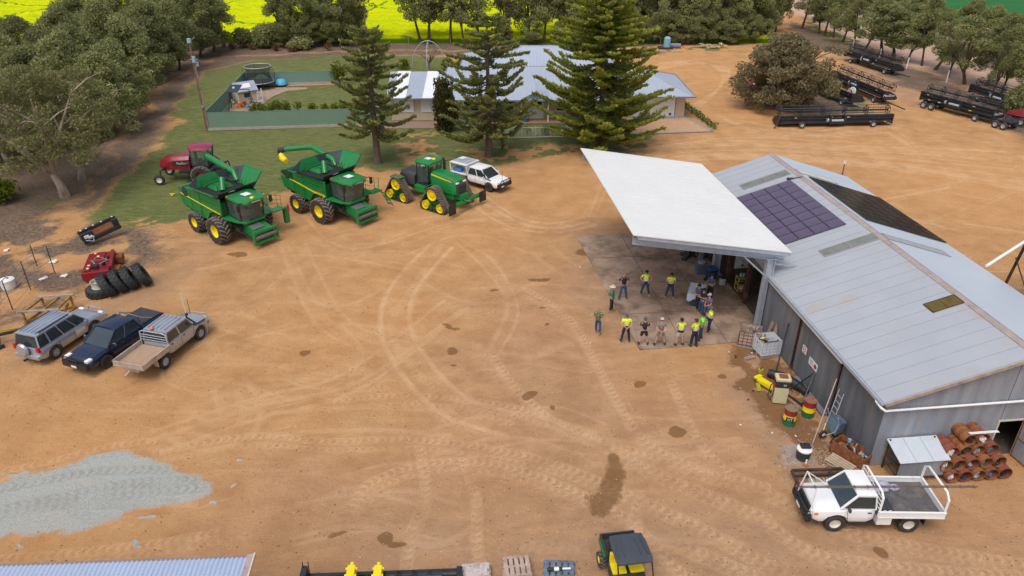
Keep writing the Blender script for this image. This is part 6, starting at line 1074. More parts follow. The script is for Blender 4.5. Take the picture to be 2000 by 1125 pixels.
def person(px, py, face, lab, arms='folded', top='hv', legs='navy', shorts=False, hat='black', hair=None, boots=None, stance=.12, long=False, sc_=1.0, lean=0, tone=None, vest=None, bend=0, step=0, pack=False):
    g = G(px, py); t = thing('person', lab, 'person', g, R(face), 'people standing in a ring on the slab', scale=sc_); sk = tone or skin; bt = boots or bootm
    H = {}; L_ = lean
    hip = (0, 0, .93); ch = (L_*.5+.0, 0, 1.28)
    def leg(s): st = step*s; return [(0, s*.10, .90), (st*.5+.02, s*(.11+stance*.35), .48), (st, s*(.10+stance*.8), .09)]
    def arm(s):
        sh = (L_*.8, s*.185, 1.42)
        if arms == 'folded': return [sh, (L_+.04, s*.27, 1.16), (L_+.24, -s*.06, 1.20), (L_+.22, -s*.12, 1.22)]
        if arms == 'behind': return [sh, (L_-.10, s*.30, 1.14), (L_-.19, s*.05, .98), (L_-.19, -s*.02, .93)]
        if arms == 'hips': return [sh, (L_-.06, s*.37, 1.18), (L_+.10, s*.20, 1.06), (L_+.15, s*.15, 1.03)]
        if arms == 'front': return [sh, (L_+.02, s*.27, 1.14), (L_+.20, s*.10, 1.0), (L_+.24, s*.03, .98)]
        if arms == 'point': return [sh, (L_+.06, s*.27, 1.14), (L_+.30, s*(.16 if s < 0 else .05), 1.16+(.0 if s < 0 else .03)), (L_+.37, s*.14 if s < 0 else .03, 1.18)]
        return [sh, (L_-.02, s*.26, 1.14), (L_+.06, s*.25, .88), (L_+.08, s*.24, .82)]
    # body: one continuous skinned surface
    P = [(0, 0, .95, (.15, .115)), (L_*.3, 0, 1.12, (.135, .10)), (L_*.7, 0, 1.32, (.16, .11)), (L_*.9, 0, 1.44, (.09, .08)), (L_+.005, 0, 1.50, .052), (L_+.01, 0, 1.56, .062), (L_+.015, 0, 1.64, (.078, .09)), (L_+.01, 0, 1.71, (.066, .076))]; E_ = [(i, i+1) for i in range(7)]
    P.append((L_+.10, 0, 1.615, .017)); E_.append((6, len(P)-1))      # nose
    for s in (-1, 1):
        P.append((L_+.01, s*.086, 1.62, .018)); E_.append((6, len(P)-1))     # ears
    for s in (-1, 1):
        b = len(P); lg = leg(s); P += [(*lg[0], .085), (*[(a+c_)/2 for a, c_ in zip(lg[0], lg[1])], .078), (*lg[1], .056), (*[(a+c_)/2 for a, c_ in zip(lg[1], lg[2])], .052), (*lg[2], .038), (lg[2][0]+.13, lg[2][1]+s*.02, .04, .036)]
        E_ += [(0, b)]+[(b+i, b+i+1) for i in range(5)]
        b = len(P); am = arm(s); w_ = Vector(am[2]); d = (Vector(am[3])-w_).normalized(); pd = d.cross(Vector((0, 0, 1))).normalized() if abs(d.z) < .9 else Vector((1, 0, 0))
        P += [(*am[0], .058), (*[(a+c_)/2 for a, c_ in zip(am[0], am[1])], .047), (*am[1], .040), (*[(a+c_)/2 for a, c_ in zip(am[1], am[2])], .037), (*w_, .026)]; E_ += [(2, b)]+[(b+i, b+i+1) for i in range(4)]; pw = w_+d*.055; P.append((*pw, (.036, .018))); E_.append((b+4, b+5)); hb = b+5
        for k, (off, ln) in enumerate(((-.026, .062), (-.009, .074), (.009, .070), (.026, .054))):
            k0 = pw+d*.035+pd*off; k1 = k0+d*ln*.55+Vector((0, 0, -.006)); k2 = k1+d*ln*.4+Vector((0, 0, -.018)); j = len(P); P += [(*k0, .0095), (*k1, .009), (*k2, .0075)]; E_ += [(hb, j), (j, j+1), (j+1, j+2)]
        j = len(P); P += [(*(pw+pd*s*.035+d*.0), .010), (*(pw+pd*s*.055+d*.035), .009)]; E_ += [(hb, j), (j, j+1)]
    skinmesh('body', P, E_, 0, t, sk, 1)
    # shirt (short or long sleeves) and trousers as fitted garments
    tm = cl[top]; P = [(0, 0, .98, (.178, .142)), (L_*.3, 0, 1.12, (.172, .134)), (L_*.7, 0, 1.32, (.195, .142)), (L_*.88, 0, 1.43, (.13, .105)), (L_*.95, 0, 1.475, .068)]; E_ = [(0, 1), (1, 2), (2, 3), (3, 4)]
    for s in (-1, 1):
        am = arm(s); b = len(P); P += [(*am[0], .078), (*[(a*.35+c_*.65) for a, c_ in zip(am[0], am[1])], .068)]; E_ += [(2, b), (b, b+1)]
        if long: P += [(*am[1], .056), (*[(a*.15+c_*.85) for a, c_ in zip(am[1], am[2])], .044)]; E_ += [(b+1, b+2), (b+2, b+3)]
    sh = skinmesh('shirt', P, E_, 0, t, tm, 1)
    if top in ('hv', 'hvg') or vest:
        mb = MB()
        for z_, r1, r2 in ((1.08, .184, .147), (1.19, .19, .148)) if top == 'hv' else (): mb.loft([[(L_*.4+math.cos(a)*r2, math.sin(a)*r1, z_+q) for a in np.linspace(0, 6.283, 19)[:-1]] for q in (0, .05)], caps=False)
        if top == 'hv':
            mb.mt(1); mb.loft([[(L_*.2+math.cos(a)*.152, math.sin(a)*.188, z_) for a in np.linspace(0, 6.283, 19)[:-1]] for z_ in (.93, 1.06)], caps=False)
        if mb.v: mb.build('reflective_band', [reflt, cl['navy']], sh, smooth=True)
    if pack: mb = MB(); mb.box((L_-.2, 0, 1.22), (.14, .26, .38)); mb.build('vest_back', mat('olive_vest', (.16, .12, .06), .8), sh, bevel=.05)
    lm = cl[legs]; P = [(0, 0, 1.0, (.165, .128)), (0, 0, .90, (.165, .13))]; E_ = [(0, 1)]
    for s in (-1, 1):
        lg = leg(s); b = len(P); P += [(*lg[0][:2], .84, .105), (*[(a+c_)/2 for a, c_ in zip(lg[0], lg[1])], .098)]; E_ += [(1, b), (b, b+1)]
        if shorts: P += [(*[(a*.22+c_*.78) for a, c_ in zip(lg[0], lg[1])], .10)]; E_ += [(b+1, b+2)]
        else: P += [(*lg[1], .078), (*[(a+c_)/2 for a, c_ in zip(lg[1], lg[2])], .072), (lg[2][0], lg[2][1], .11, .068)]; E_ += [(b+1, b+2), (b+2, b+3), (b+3, b+4)]
    skinmesh('shorts' if shorts else 'trousers', P, E_, 0, t, lm, 1)
    for s in (-1, 1):
        lg = leg(s); x, y = lg[2][:2]; mb = MB(); y += s*.01
        mb.loft([[(x+a, y+s*a*.15+b_, z_) for a, b_, z_ in q] for q in ([(-.09, -.04, 0), (-.09, .04, 0), (-.07, .04, .08), (-.07, -.04, .08)], [(.0, -.05, 0), (.0, .05, 0), (.0, .045, .13), (.0, -.045, .13)], [(.10, -.055, 0), (.10, .055, 0), (.10, .045, .08), (.10, -.045, .08)], [(.19, -.04, 0), (.19, .04, 0), (.18, .03, .05), (.18, -.03, .05)])])
        mb.cyl((x-.01, y, .08), (x-.01, y, .19), .055, .052, 10); mb.build('boot', bt, t, smooth=True, bevel=.01)
    hx_, hz = L_+.012, 1.64
    mb = MB(); [mb.ball((hx_+.083, s*.032, hz+.015), .012, 6, 4) for s in (-1, 1)]; mb.box((hx_+.083, 0, hz-.065), (.012, .045, .012)); mb.build('face', mat('eyes_and_mouth', (.05, .02, .02), .5), t)
    if hair: mb = MB(); mb.ball((hx_-.015, 0, hz+.02), (.095, .092, .105), 12, 8); mb.tube([(hx_-.07, 0, hz), (hx_-.11, 0, hz-.12), (hx_-.11, 0, hz-.22)], [.06, .05, .02], 8) if hair == 'long' else None; mb.build('hair', hairb if hair == 'long' else hairm, t, smooth=True)
    elif hat != 'none': mb = MB(); mb.ball((hx_-.012, 0, hz+.0), (.092, .09, .09), 12, 8); mb.build('hair', hairm, t, smooth=True)
    if hat and hat != 'none':
        mb = MB(); hm = hats[hat]
        if hat == 'cream': mb.lathe((hx_, 0, hz+.04), (0, 0, 1), [(.17, .015), (.19, 0), (.17, .004), (.098, .01), (.092, .06), (.075, .105), (.001, .10)], 18)
        else: mb.lathe((hx_-.005, 0, hz+.02), (0, 0, 1), [(.103, 0), (.102, .04), (.08, .085), (.03, .105), (.001, .107)], 16); mb.loft([[(hx_+.06, -.075, hz+.035), (hx_+.06, .075, hz+.035), (hx_+.06, .075, hz+.047), (hx_+.06, -.075, hz+.047)], [(hx_+.17, -.05, hz+.02), (hx_+.17, .05, hz+.02), (hx_+.17, .05, hz+.03), (hx_+.17, -.05, hz+.03)]])
        mb.build('hat', hm, t, smooth=True)
    return t
person(1193, 608, -10, 'person in long-sleeved green shirt, black trousers and cream brimmed hat', 'front', 'green', 'black', hat='cream', long=True, stance=.0, step=.06)
person(1216, 583, -80, 'person in black and green polo shirt and jeans, hands on hips', 'hips', 'black', 'jeans', hat='none', hair=None, boots=bootd, stance=.15, tone=skint)
person(1259, 577, -95, 'person in hi-vis shirt and black cap holding a dark item, far side of the ring', 'hips', 'hv', 'dblue', stance=.2)
person(1307, 582, -100, 'person in hi-vis shirt and jeans standing nearest the white-covered table, far side of ring', 'folded', 'hv', 'dblue', stance=.18)
person(1167, 651, 70, 'woman with fair hair, green top, brown vest and jeans, leftmost in the ring', 'front', 'green', 'jeans', hat=None, hair='long', stance=.05, step=.12, pack=True, sc_=.96)
person(1221, 666, 92, 'person seen from behind, hi-vis shirt, navy trousers, hands clasped behind', 'behind', 'hv', 'navy', hat='grey', boots=bootd, stance=.15)
person(1256, 673, 88, 'person from behind in dark navy shirt and dark shorts', 'folded', 'navy', 'black', shorts=True, hat='grey', boots=bootd, stance=.16)
person(1288, 674, 95, 'person from behind in grey-brown shirt and shorts with pale cap, hands clasped behind', 'behind', 'grey', 'grey', shorts=True, hat='light', boots=bootd, stance=.22)
person(1326, 675, 100, 'person from behind in hi-vis shirt, cream shorts and dark cap', 'folded', 'hv', 'cream', shorts=True, hat='black', stance=.12, boots=bootd)
person(1354, 676, 120, 'person in hi-vis shirt and navy trousers, one foot forward, front right of the ring', 'folded', 'hv', 'navy', hat='red', stance=.05, step=.08, boots=bootd)
person(1367, 664, 165, 'person in bright green hi-vis vest over dark jeans and black cap', 'front', 'hvg', 'dblue', hat='black', stance=.05, step=.06, boots=bootd)
person(1383, 651, 170, 'person in hi-vis shirt and tan boots just behind the bright green vest', 'folded', 'hv', 'navy', hat='grey', stance=.08, step=.05)
person(1380, 624, 195, 'person in purple checked shirt with light cap, right side of the ring', 'front', 'purple', 'jeans', hat='light', stance=.05, step=.05)
person(1368, 614, 205, 'person in navy shirt and blue jeans leaning forward beside the purple shirt', 'folded', 'navy', 'jeans', hat='black', lean=-.05, stance=.05)
person(1360, 605, 200, 'person in slate shirt and dark trousers with hand to chin by the table corner', 'point', 'slate', 'black', hat='black', stance=.05, step=.1)
person(1385, 584, 215, 'person in slate shirt behind the table corner, farthest right in the shade', 'point', 'slate', 'black', hat='red', stance=.05)
# ---------------- workshop clutter ----------------
def S(px, py): return G(px, py)
cloth = mat('pale_blue_cloth', (.52, .58, .74), .7, var=.08)
t = thing('trestle_table', 'table under a pale blue-white cloth beside the people in the shade', 'table', G(1358, 592), R(-20)); mb = MB(); mb.bx(-.5, .45, -.55, .95, .85, .88); mb.build('table_top', cloth, t, bevel=.01)
mb = MB(); vs = []; ring = [(-.5, -.55), (.45, -.55), (.45, .95), (-.5, .95)]; seg = []
for i in range(4):
    a, b = Vector(ring[i]), Vector(ring[(i+1) % 4])
    for k in range(8): seg.append(a.lerp(b, k/8))
mb.loft([[(p.x*(1+f*.06*math.sin(i*1.9)), p.y*(1+f*.05*math.cos(i*2.3)), .87-f*(.42+.12*math.sin(i*1.3))) for i, p in enumerate(seg)] for f in (0, .5, 1)], caps=False); mb.build('cloth_skirt', cloth, t, smooth=True)
mb = MB(); mb.bx(-.35, .35, -.45, .85, .05, .5); mb.build('cabinet', mat('dark_slate', (.04, .06, .07), .6), t, bevel=.02)
def onto(nm, lab, cat, p, rz, fn, grp=None): t = thing(nm, lab, cat, p, rz, grp); fn(t); return t
T0 = G(1358, 592); TM = Matrix.Translation(T0) @ Matrix.Rotation(R(-20), 4, 'Z')
def f(t): mb = MB(); mb.cyl((0, 0, 0), (0, 0, .12), .09, n=12); mb.cyl((0, 0, .12), (0, 0, .2), .03, n=8); mb.build('jug', whiteb, t); mb = MB(); mb.tube([(.08, 0, .1), (.14, 0, .08), (.08, 0, .03)], .012, 5); mb.build('grip', blk, t)
onto('jug', 'small white jug with dark handle on the cloth-covered table', 'jug', TM @ Vector((-.05, .55, .88)), .3, f)
def f(t): mb = MB(); mb.bx(-.22, .22, -.16, .16, 0, .2); mb.build('case', plas, t, bevel=.02); mb = MB(); mb.bx(-.2, .2, -.14, .14, .2, .23); mb.build('lid', blk, t)
onto('tool_case', 'dark case at the near end of the cloth-covered table', 'case', TM @ Vector((.2, -.25, .88)), .1, f)
def f(t): mb = MB(); mb.lathe((0, 0, 0), (0, 0, 1), [(.001, 0), (.08, 0), (.08, .22), (.03, .28), (.03, .32), (.001, .32)], 12); mb.build('bottle', whiteb, t, smooth=True); mb = MB(); mb.cyl((0, 0, .32), (0, 0, .35), .035); mb.build('cap', bluep, t)
onto('bottle', 'white bottle on the slab in front of the cloth-covered table', 'bottle', G(1347, 578), 0, f)
# yellow trolley, tool board, bench
ym = mat('dull_yellow_frame', (.40, .36, .02), .6, var=.1)
t = thing('workshop_trolley', 'yellow open-frame trolley with cans on top in the shed opening', 'trolley', G(1447, 568), R(4)); mb = MB()
for x in (-.35, .35):
    for y in (-.25, .25): mb.bar((x, y, .05), (x, y, 1.0), .045)
for z in (.12, .55, .98): [mb.bar(p, q, .045) for p, q in (((-.35, -.25, z), (.35, -.25, z)), ((-.35, .25, z), (.35, .25, z)), ((-.35, -.25, z), (-.35, .25, z)), ((.35, -.25, z), (.35, .25, z)))]
mb.build('frame', ym, t); 
for z in (.12, .98): mb = MB(); mb.bx(-.33, .33, -.23, .23, z, z+.02); mb.build('shelf', mat('trolley_shelf', (.10, .09, .06), .8), t)
for i, (dx, m_) in enumerate(((-.15, galv), (.02, galv), (.17, plas))):
    def f(t): mb = MB(); mb.cyl((0, 0, 0), (0, 0, .24), .08, n=14); mb.build('tin', m_, t); mb = MB(); mb.tube([(-.08, 0, .2), (0, 0, .32), (.08, 0, .2)], .008, 5); mb.build('handle', blk, t)
    p = G(1447, 568); onto('paint_tin', ('dented steel tin at the left on top of the yellow trolley', 'steel tin in the middle on top of the yellow trolley', 'dark tin at the right on top of the yellow trolley')[i], 'tin', (p.x+dx, p.y, 1.0), i, f)
p = G(1447, 568); bag(p.x, p.y, .14, (.22, .16, .12), mat('pink_rag', (.55, .35, .36), .8, var=.3), 'pinkish white rag bundle on the lower shelf of the yellow trolley', seed=9, nm='rag_bundle', cat='rags')
t = thing('tool_board', 'tilted white board of spanners and tools above the yellow trolley', 'tool board', SW(1.3, 17.2), SA+R(0)); mb = MB(); mb.bx(-.9, .9, -.04, 0, .95, 2.1); mb.build('board', mat('grubby_white_board', (.50, .50, .52), .7, var=.15), t); mb = MB(); rd = random.Random(2)
for k in range(34): x, z = rd.uniform(-.8, .8), rd.uniform(1.05, 2.0); l = rd.uniform(.1, .3); mb.box((x, -.06, z), (rd.choice((.03, l)), .03, rd.choice((l*.6, .03))))
mb.build('tools', blk, t); mb = MB(); mb.bar((-.85, .1, 0), (-.85, .1, 2.1), .05); mb.bar((.85, .1, 0), (.85, .1, 2.1), .05); mb.build('stand', blk, t)
t = thing('workbench', 'dark cluttered bench deep inside the shed opening', 'bench', SW(1.6, 15.2), SA); mb = MB(); mb.bx(-1.2, 1.2, -.4, .4, .8, .87); mb.build('top', rustd, t); [MB().bx(x-.04, x+.04, y-.04, y+.04, 0, .8).build('leg', rustd, t) for x in (-1.1, 1.1) for y in (-.3, .3)]
t = thing('wheelie_bin', 'dark blue wheeled bin standing behind the people by the inner column', 'bin', SW(-1.0, 17.3), .3); mb = MB(); mb.loft([[(-a, -a, z), (a, -a, z), (a, a, z), (-a, a, z)] for a, z in ((.22, .05), (.3, .95))]); mb.build('body', mat('dark_blue_bin', (.015, .03, .08), .5), t); mb = MB(); mb.bx(-.32, .32, -.34, .32, .95, 1.02); mb.build('lid', mat('bin_lid_blue', (.02, .08, .25), .5), t, bevel=.02); mb = MB(); [mb.cyl((s*.25, .25, .1), (s*.31, .25, .1), .1, n=12) for s in (-1, 1)]; mb.build('wheels', blk, t)
t = thing('tyre_changer', 'grey machine on a pedestal beside the inner steel column', 'machine', SW(-1.25, 18.6), 0); mb = MB(); mb.bx(-.3, .3, -.3, .3, 0, .8); mb.bx(-.12, .12, .1, .34, .8, 1.9); mb.bar((0, .2, 1.85), (.0, -.3, 1.85), .1); mb.build('body', mat('slate_machine', (.10, .13, .18), .5, var=.2), t, bevel=.02); mb = MB(); mb.cyl((0, -.1, .8), (0, -.1, .9), .25); mb.build('turntable', galv, t)
t = thing('white_drum', 'small pale drum beside the blue wheeled bin', 'drum', SW(-.35, 16.9), 0); mb = MB(); mb.lathe((0, 0, 0), (0, 0, 1), [(.001, 0), (.2, 0), (.21, .2), (.2, .45), (.001, .45)], 16); mb.build('body', mat('grey_white_drum', (.42, .44, .46), .6), t, smooth=True); mb = MB(); mb.cyl((0, 0, .45), (0, 0, .48), .19); mb.build('lid', plas, t)
def pile(nm, lab, cat, loc, rz, n, s, mats_, seed, lng=.5, th=.09, hgt=.3):
    rd = random.Random(seed); t = thing(nm, lab, cat, loc, rz); 
    for mi, m_ in enumerate(mats_):
        for k in range(n): mb = MB(); mb.box((rd.uniform(-s[0], s[0]), rd.uniform(-s[1], s[1]), .04+rd.random()*hgt), (lng*rd.uniform(.5, 1), th*rd.uniform(.5, 1.2), th*rd.uniform(.3, .8)), rz=rd.uniform(-1.6, 1.6), ry=rd.uniform(-.4, .4)); mb.build('piece', m_, t)
    return t
pile('scrap_heap', 'low dark heap of machine parts under the far end of the canopy', 'scrap', G(1362, 503), 0, 8, (.9, .4), [plas, rustd], 5, .8, .25, .35)
# IBC crates
def ibc(lab, loc, rz, m_, fill, seed, dirty=False):
    t = thing('cage_tank', lab, 'cage tank', loc, rz); a, b, h0, h1 = .55, .48, .16, 1.0; mb = MB()
    mb.bx(-a, a, -b, b, h0, h0+.03); mb.bx(-a, -a+.02, -b, b, h0, h1); mb.bx(a-.02, a, -b, b, h0, h1); mb.bx(-a+.02, a-.02, -b, -b+.02, h0, h1); mb.bx(-a+.02, a-.02, b-.02, b, h0, h1); mb.build('tank', m_, t)
    mb = MB(); e = .015
    for z in (.2, .4, .6, .8, 1.02): mb.tube([(-a-e, -b-e, z), (a+e, -b-e, z), (a+e, b+e, z), (-a-e, b+e, z), (-a-e, -b-e, z)], .012, 5)
    for k in range(6): x = -a+2*a*k/5; [mb.tube([(x, s*(b+e), .12), (x, s*(b+e), 1.02)], .011, 5) for s in (-1, 1)]
    for k in range(1, 5): y = -b+2*b*k/5; [mb.tube([(s*(a+e), y, .12), (s*(a+e), y, 1.02)], .011, 5) for s in (-1, 1)]
    mb.build('cage', galv if not dirty else rustd, t); mb = MB(); [mb.bx(-a, a, y-.06, y+.06, 0, .13) for y in (-.42, 0, .42)]; mb.build('pallet_base', woodg, t)
    rd = random.Random(seed)
    for k in range(14): mb = MB(); mb.box((rd.uniform(-.4, .4), rd.uniform(-.34, .34), rd.uniform(.75, 1.0)), (rd.uniform(.2, .55), .06, .05), rz=rd.uniform(-1.5, 1.5), ry=rd.uniform(-.6, .3)); mb.build('scrap_piece', rd.choice(fill), t)
ibc('white caged plastic tank cut open and filled with scrap, beside the steel column', G(1495, 690), R(12), mat('cloudy_white_tank', (.62, .64, .68), .5, var=.1, dirt=(.4, .34, .28), dirt_amt=.15), [galv, yel, rust, whiteb, blk, wood], 4)
ibc('dirty pinkish wire crate full of timber offcuts, left of the white caged tank', G(1462, 672), R(-20), mat('pinkish_dirty_tank', (.40, .29, .25), .8, var=.2, dirt=(.2, .14, .1), dirt_amt=.3), [wood, wood, woodg], 6, True)
for i, (x, y) in enumerate(((-.25, 9.9), (-.05, 9.6), (-.2, 9.3))): t = mb = MB(); mb.box((0, 0, .75), (.05, .28, 1.5), ry=R(14)); o = mb.build('leaning_board', wood, None); o.location = SW(x, y+.2); o.rotation_euler = (0, 0, SA+i*.3); tag(o, 'brown timber board leaning on the shed wall by the column, '+('outer one', 'middle one', 'inner one')[i], 'board', 'boards leaning by the column')
t = thing('pallet_chock', 'short timber pallet piece by the pinkish crate', 'timber', G(1464, 700), .4); mb = MB(); mb.bx(-.3, .3, -.1, .1, 0, .1); mb.build('plank', woodg, t); mb = MB(); mb.bx(-.28, .28, -.02, .02, .1, .16); mb.build('batten', woodg, t)
# leaning pipe, rubber mat roll, A-frame, planks
def rod(nm, lab, cat, p, q, r, m_, cap=True): mb = MB(); a = Vector(p); mb.tube([(0, 0, 0), Vector(q)-a], r, 8); t = mb.build(nm, m_, None, smooth=True); t.location = a; return tag(t, lab, cat)
rod('black_pipe', 'thin black pipe leaning against the shed wall behind the white caged tank', 'pipe', SW(-1.2, 6.9, .03), SW(-.2, 8.4, 2.2), .04, blk)
mb = MB(); mb.tube([(0, 0, .22), (.7, -.5, .25), (1.2, -1.2, .2), (1.4, -1.7, .2)], [.2, .26, .24, .15], 12); o = mb.build('rubber_roll', blk, None, smooth=True); o.location = SW(-1.6, 6.9); tag(o, 'slumped roll of black rubber beside the yellow jack', 'rubber roll')
t = thing('tow_frame', 'black triangular tow frame propped on the shed wall', 'frame', SW(-.9, 4.9), SA); mb = MB(); [mb.bar(p, q, .05) for p, q in (((-.5, .4, .1), (.75, .3, 1.3)), ((-.1, -.6, .1), (.75, .3, 1.3)), ((-.5, .4, .1), (-.1, -.6, .1)), ((.2, .35, .75), (.3, -.2, .6)))]; mb.build('frame', blk, t); mb = MB(); mb.cyl((-.55, .4, .12), (-.45, .4, .12), .12); mb.cyl((-.1, -.65, .12), (0, -.65, .12), .12); mb.build('wheel', blk, t)
for i, (a, b, w_) in enumerate((((-1.5, 5.2), (-.95, 3.4), .14), ((-.25, 6.6), (-.25, 3.5), .3))): mb = MB(); p, q = SW(*a), SW(*b); mb.bar((0, 0, .05), q-p+Vector((0, 0, .05)), w_, .08); o = mb.build('plank', wood if i == 0 else mat('grey_sheet', (.17, .17, .19), .6), None); o.location = p; tag(o, ('brown plank lying between the pump and the wall', 'flat grey sheet lying along the foot of the sliding door')[i], 'plank')
# trolley jack
t = thing('trolley_jack', 'yellow trolley jack with scuffed paint beside the fuel pump', 'jack', G(1497, 757), R(-58)); mb = MB(); mb.loft([[(x, -w, .1), (x, w, .1), (x, w, z), (x, -w, z)] for x, w, z in ((-.55, .16, .3), (.2, .15, .34), (.55, .12, .26))]); mb.box((-.6, 0, .32), (.2, .45, .08)); mb.build('body', yel, t, bevel=.02); mb = MB(); [mb.cyl((x, s*.2, .08), (x, s*.14, .08), .08, n=12) for x in (-.45, .45) for s in (-1, 1)]; mb.build('wheel', blk, t)
t = thing('yellow_stand', 'narrow yellow axle stand lying left of the trolley jack', 'axle stand', G(1481, 757), R(80)); mb = MB(); mb.bx(-.35, .35, -.1, .1, .03, .08); mb.bx(-.3, .1, -.05, .05, .08, .14); mb.build('base', ym, t); mb = MB(); mb.cyl((.1, 0, .1), (.4, 0, .1), .04); mb.build('post', ym, t)
t = thing('yellow_can', 'small round yellow can on the dirt above the trolley jack', 'can', G(1485, 727)); mb = MB(); mb.cyl((0, 0, 0), (0, 0, .2), .13, n=14); mb.build('body', ym, t); mb = MB(); mb.cyl((0, 0, .2), (0, 0, .24), .05); mb.build('cap', blk, t)
# fuel pump
crm = mat('faded_cream_enamel', (.55, .50, .31), .6, var=.08, dirt=(.30, .18, .09), dirt_amt=.12, dirt_scale=3)
t = thing('fuel_pump', 'faded cream fuel bowser with rusty top and black hose', 'fuel pump', G(1520, 783), R(-8)); mb = MB(); mb.bx(-.33, .33, -.25, .25, .02, .95); mb.build('cabinet', crm, t, bevel=.03); mb = MB(); mb.bx(-.34, .34, -.26, .26, .95, 1.3); mb.build('dial_housing', plas, t, bevel=.02); mb = MB(); mb.bx(-.36, .36, -.28, .28, 1.3, 1.48); mb.build('top', crm, t, bevel=.05); mb = MB(); mb.bx(-.2, .22, -.2, .18, 1.482, 1.49); mb.bx(-.1, .12, .05, .18, 1.49, 1.495); mb.build('rust_patch', rust, t)
mb = MB(); mb.bx(-.26, .26, -.285, -.262, 1.02, 1.24); mb.build('dial', glass, t); mb = MB(); mb.tube([(-.34, 0, 1.1), (-.5, 0, .9), (-.56, -.05, .3), (-.42, -.05, .06), (-.36, -.1, .4), (-.34, -.1, .8)], .025, 6); mb.build('hose', blk, t, smooth=True); mb = MB(); mb.bx(-.4, -.34, -.12, .0, .8, 1.1); mb.build('nozzle', redq, t)
text('24', .14, whiteb, t, frame((.08, -.288, 1.13), (1, 0, 0), (0, 0, 1)))
# striped drums
dgr = mat('drum_green', (.01, .14, .05), .45, var=.1); drd = mat('drum_red', (.22, .02, .02), .5, var=.1); dyl = mat('drum_yellow', (.80, .58, .01), .5, var=.05)
def sdrum(lab, loc, rz, topm, txt=None):
    t = thing('oil_drum', lab, 'drum', loc, rz, 'red, yellow and green striped drums'); r = .29
    for nm, m_, z0, z1 in (('green_band', dgr, 0, .28), ('yellow_band', dyl, .28, .56), ('red_band', drd, .56, .86)): mb = MB(); mb.lathe((0, 0, 0), (0, 0, 1), [(.001, z0), (r, z0), (r+.008, z0+.02), (r, z0+.04), (r, z1-.02), (r, z1), (.001, z1)], 24); mb.build(nm, m_, t, smooth=True)
    mb = MB(); mb.lathe((0, 0, 0), (0, 0, 1), [(r+.005, .855), (r+.005, .88), (r-.02, .88), (r-.025, .865), (.001, .865)], 24); mb.build('lid', topm, t, smooth=True); mb = MB(); mb.cyl((.15, .08, .865), (.15, .08, .885), .03); mb.build('bung', blk, t)
    if txt: mb = MB(); mb.bx(-.17, .17, -r-.03, -r+.03, .32, .5); pt_ = mb.build('label_patch', blk, t); text(txt, .17, whiteb, pt_, frame((0, -r-.034, .41), (1, 0, 0), (0, 0, 1)))
sdrum('red, yellow and green drum with a black NT patch below the pump', G(1540, 826), R(-20), mat('green_rust_lid', (.14, .17, .10), .7, dirt=(.3, .13, .08), dirt_amt=.4, dirt_scale=4), 'NT')
sdrum('red, yellow and green drum with rusty lid against the shed wall', G(1577, 810), R(10), mat('rust_red_lid', (.28, .11, .08), .7, dirt=(.16, .07, .04), dirt_amt=.3))
# pole, ladder, wheelbarrow, spray tub
rod('leaning_pole', 'long thin pale pole standing diagonally before the shed wall by the ladder', 'pole', G(1587, 866, .0), SW(-.5, 2.9, 2.6), .025, mat('pale_pole', (.40, .33, .30), .8))
t = thing('ladder', 'short aluminium ladder leaning on the corrugated wall', 'ladder', SW(-.55, 2.55), SA); mb = MB(); [mb.bar((0, s*.2, 0), (.42, s*.2+.3, 1.9), .035) for s in (-1, 1)]; mb.build('rails', galv, t); mb = MB(); [mb.bar((.42*k/7, -.2+.3*k/7, 1.9*k/7), (.42*k/7, .2+.3*k/7, 1.9*k/7), .025) for k in range(1, 7)]; mb.build('rungs', galv, t)
t = thing('wheelbarrow', 'old blue wheelbarrow tipped up against the shed wall', 'wheelbarrow', SW(-.95, 2.0), SA+R(10)); mb = MB(); mb.loft([[(.25, -.3, .25), (.25, .3, .25), (.65, .22, .3), (.65, -.22, .3)], [(.3, -.38, .95), (.3, .38, .95), (.75, .3, .9), (.75, -.3, .9)]], caps=False); mb.add([(.25, -.3, .25), (.25, .3, .25), (.65, .22, .3), (.65, -.22, .3)], [(0, 1, 2, 3)]); mb.build('tray', mat('faded_blue_tray', (.12, .18, .24), .7, var=.2, dirt=(.25, .16, .1), dirt_amt=.15), t); mb = MB(); [mb.tube([(-.1, s*.1, .2), (.15, s*.32, .5), (.25, s*.34, .95), (.1, s*.36, 1.35)], .022, 6) for s in (-1, 1)]; mb.build('handles', galv, t); mb = MB(); mb.lathe((-.15, 0, .2), (0, 1, 0), [(.09, -.04), (.2, -.05), (.2, .05), (.09, .04)], 18); w_ = mb.build('wheel', tyrem, t, smooth=True); mb = MB(); mb.lathe((-.15, 0, .2), (0, 1, 0), [(.001, -.03), (.1, -.035), (.1, .035), (.001, .03)], 12); mb.build('rim', wm, w_)
t = thing('spray_tub', 'black tub with white rim and dark lid on the small concrete pad', 'tub', G(1567, 895), 0); mb = MB(); mb.lathe((0, 0, 0), (0, 0, 1), [(.001, 0), (.26, 0), (.28, .12), (.24, .2), (.30, .26), (.31, .45), (.3, .5), (.001, .5)], 22); mb.build('tub', plas, t, smooth=True); mb = MB(); mb.lathe((0, 0, 0), (0, 0, 1), [(.30, .48), (.325, .5), (.325, .56), (.25, .6), (.001, .6)], 22); mb.build('rim', whiteb, t, smooth=True); mb = MB(); mb.bx(-.18, .25, -.1, .22, .6, .72); mb.build('lid', blk, t, bevel=.04)
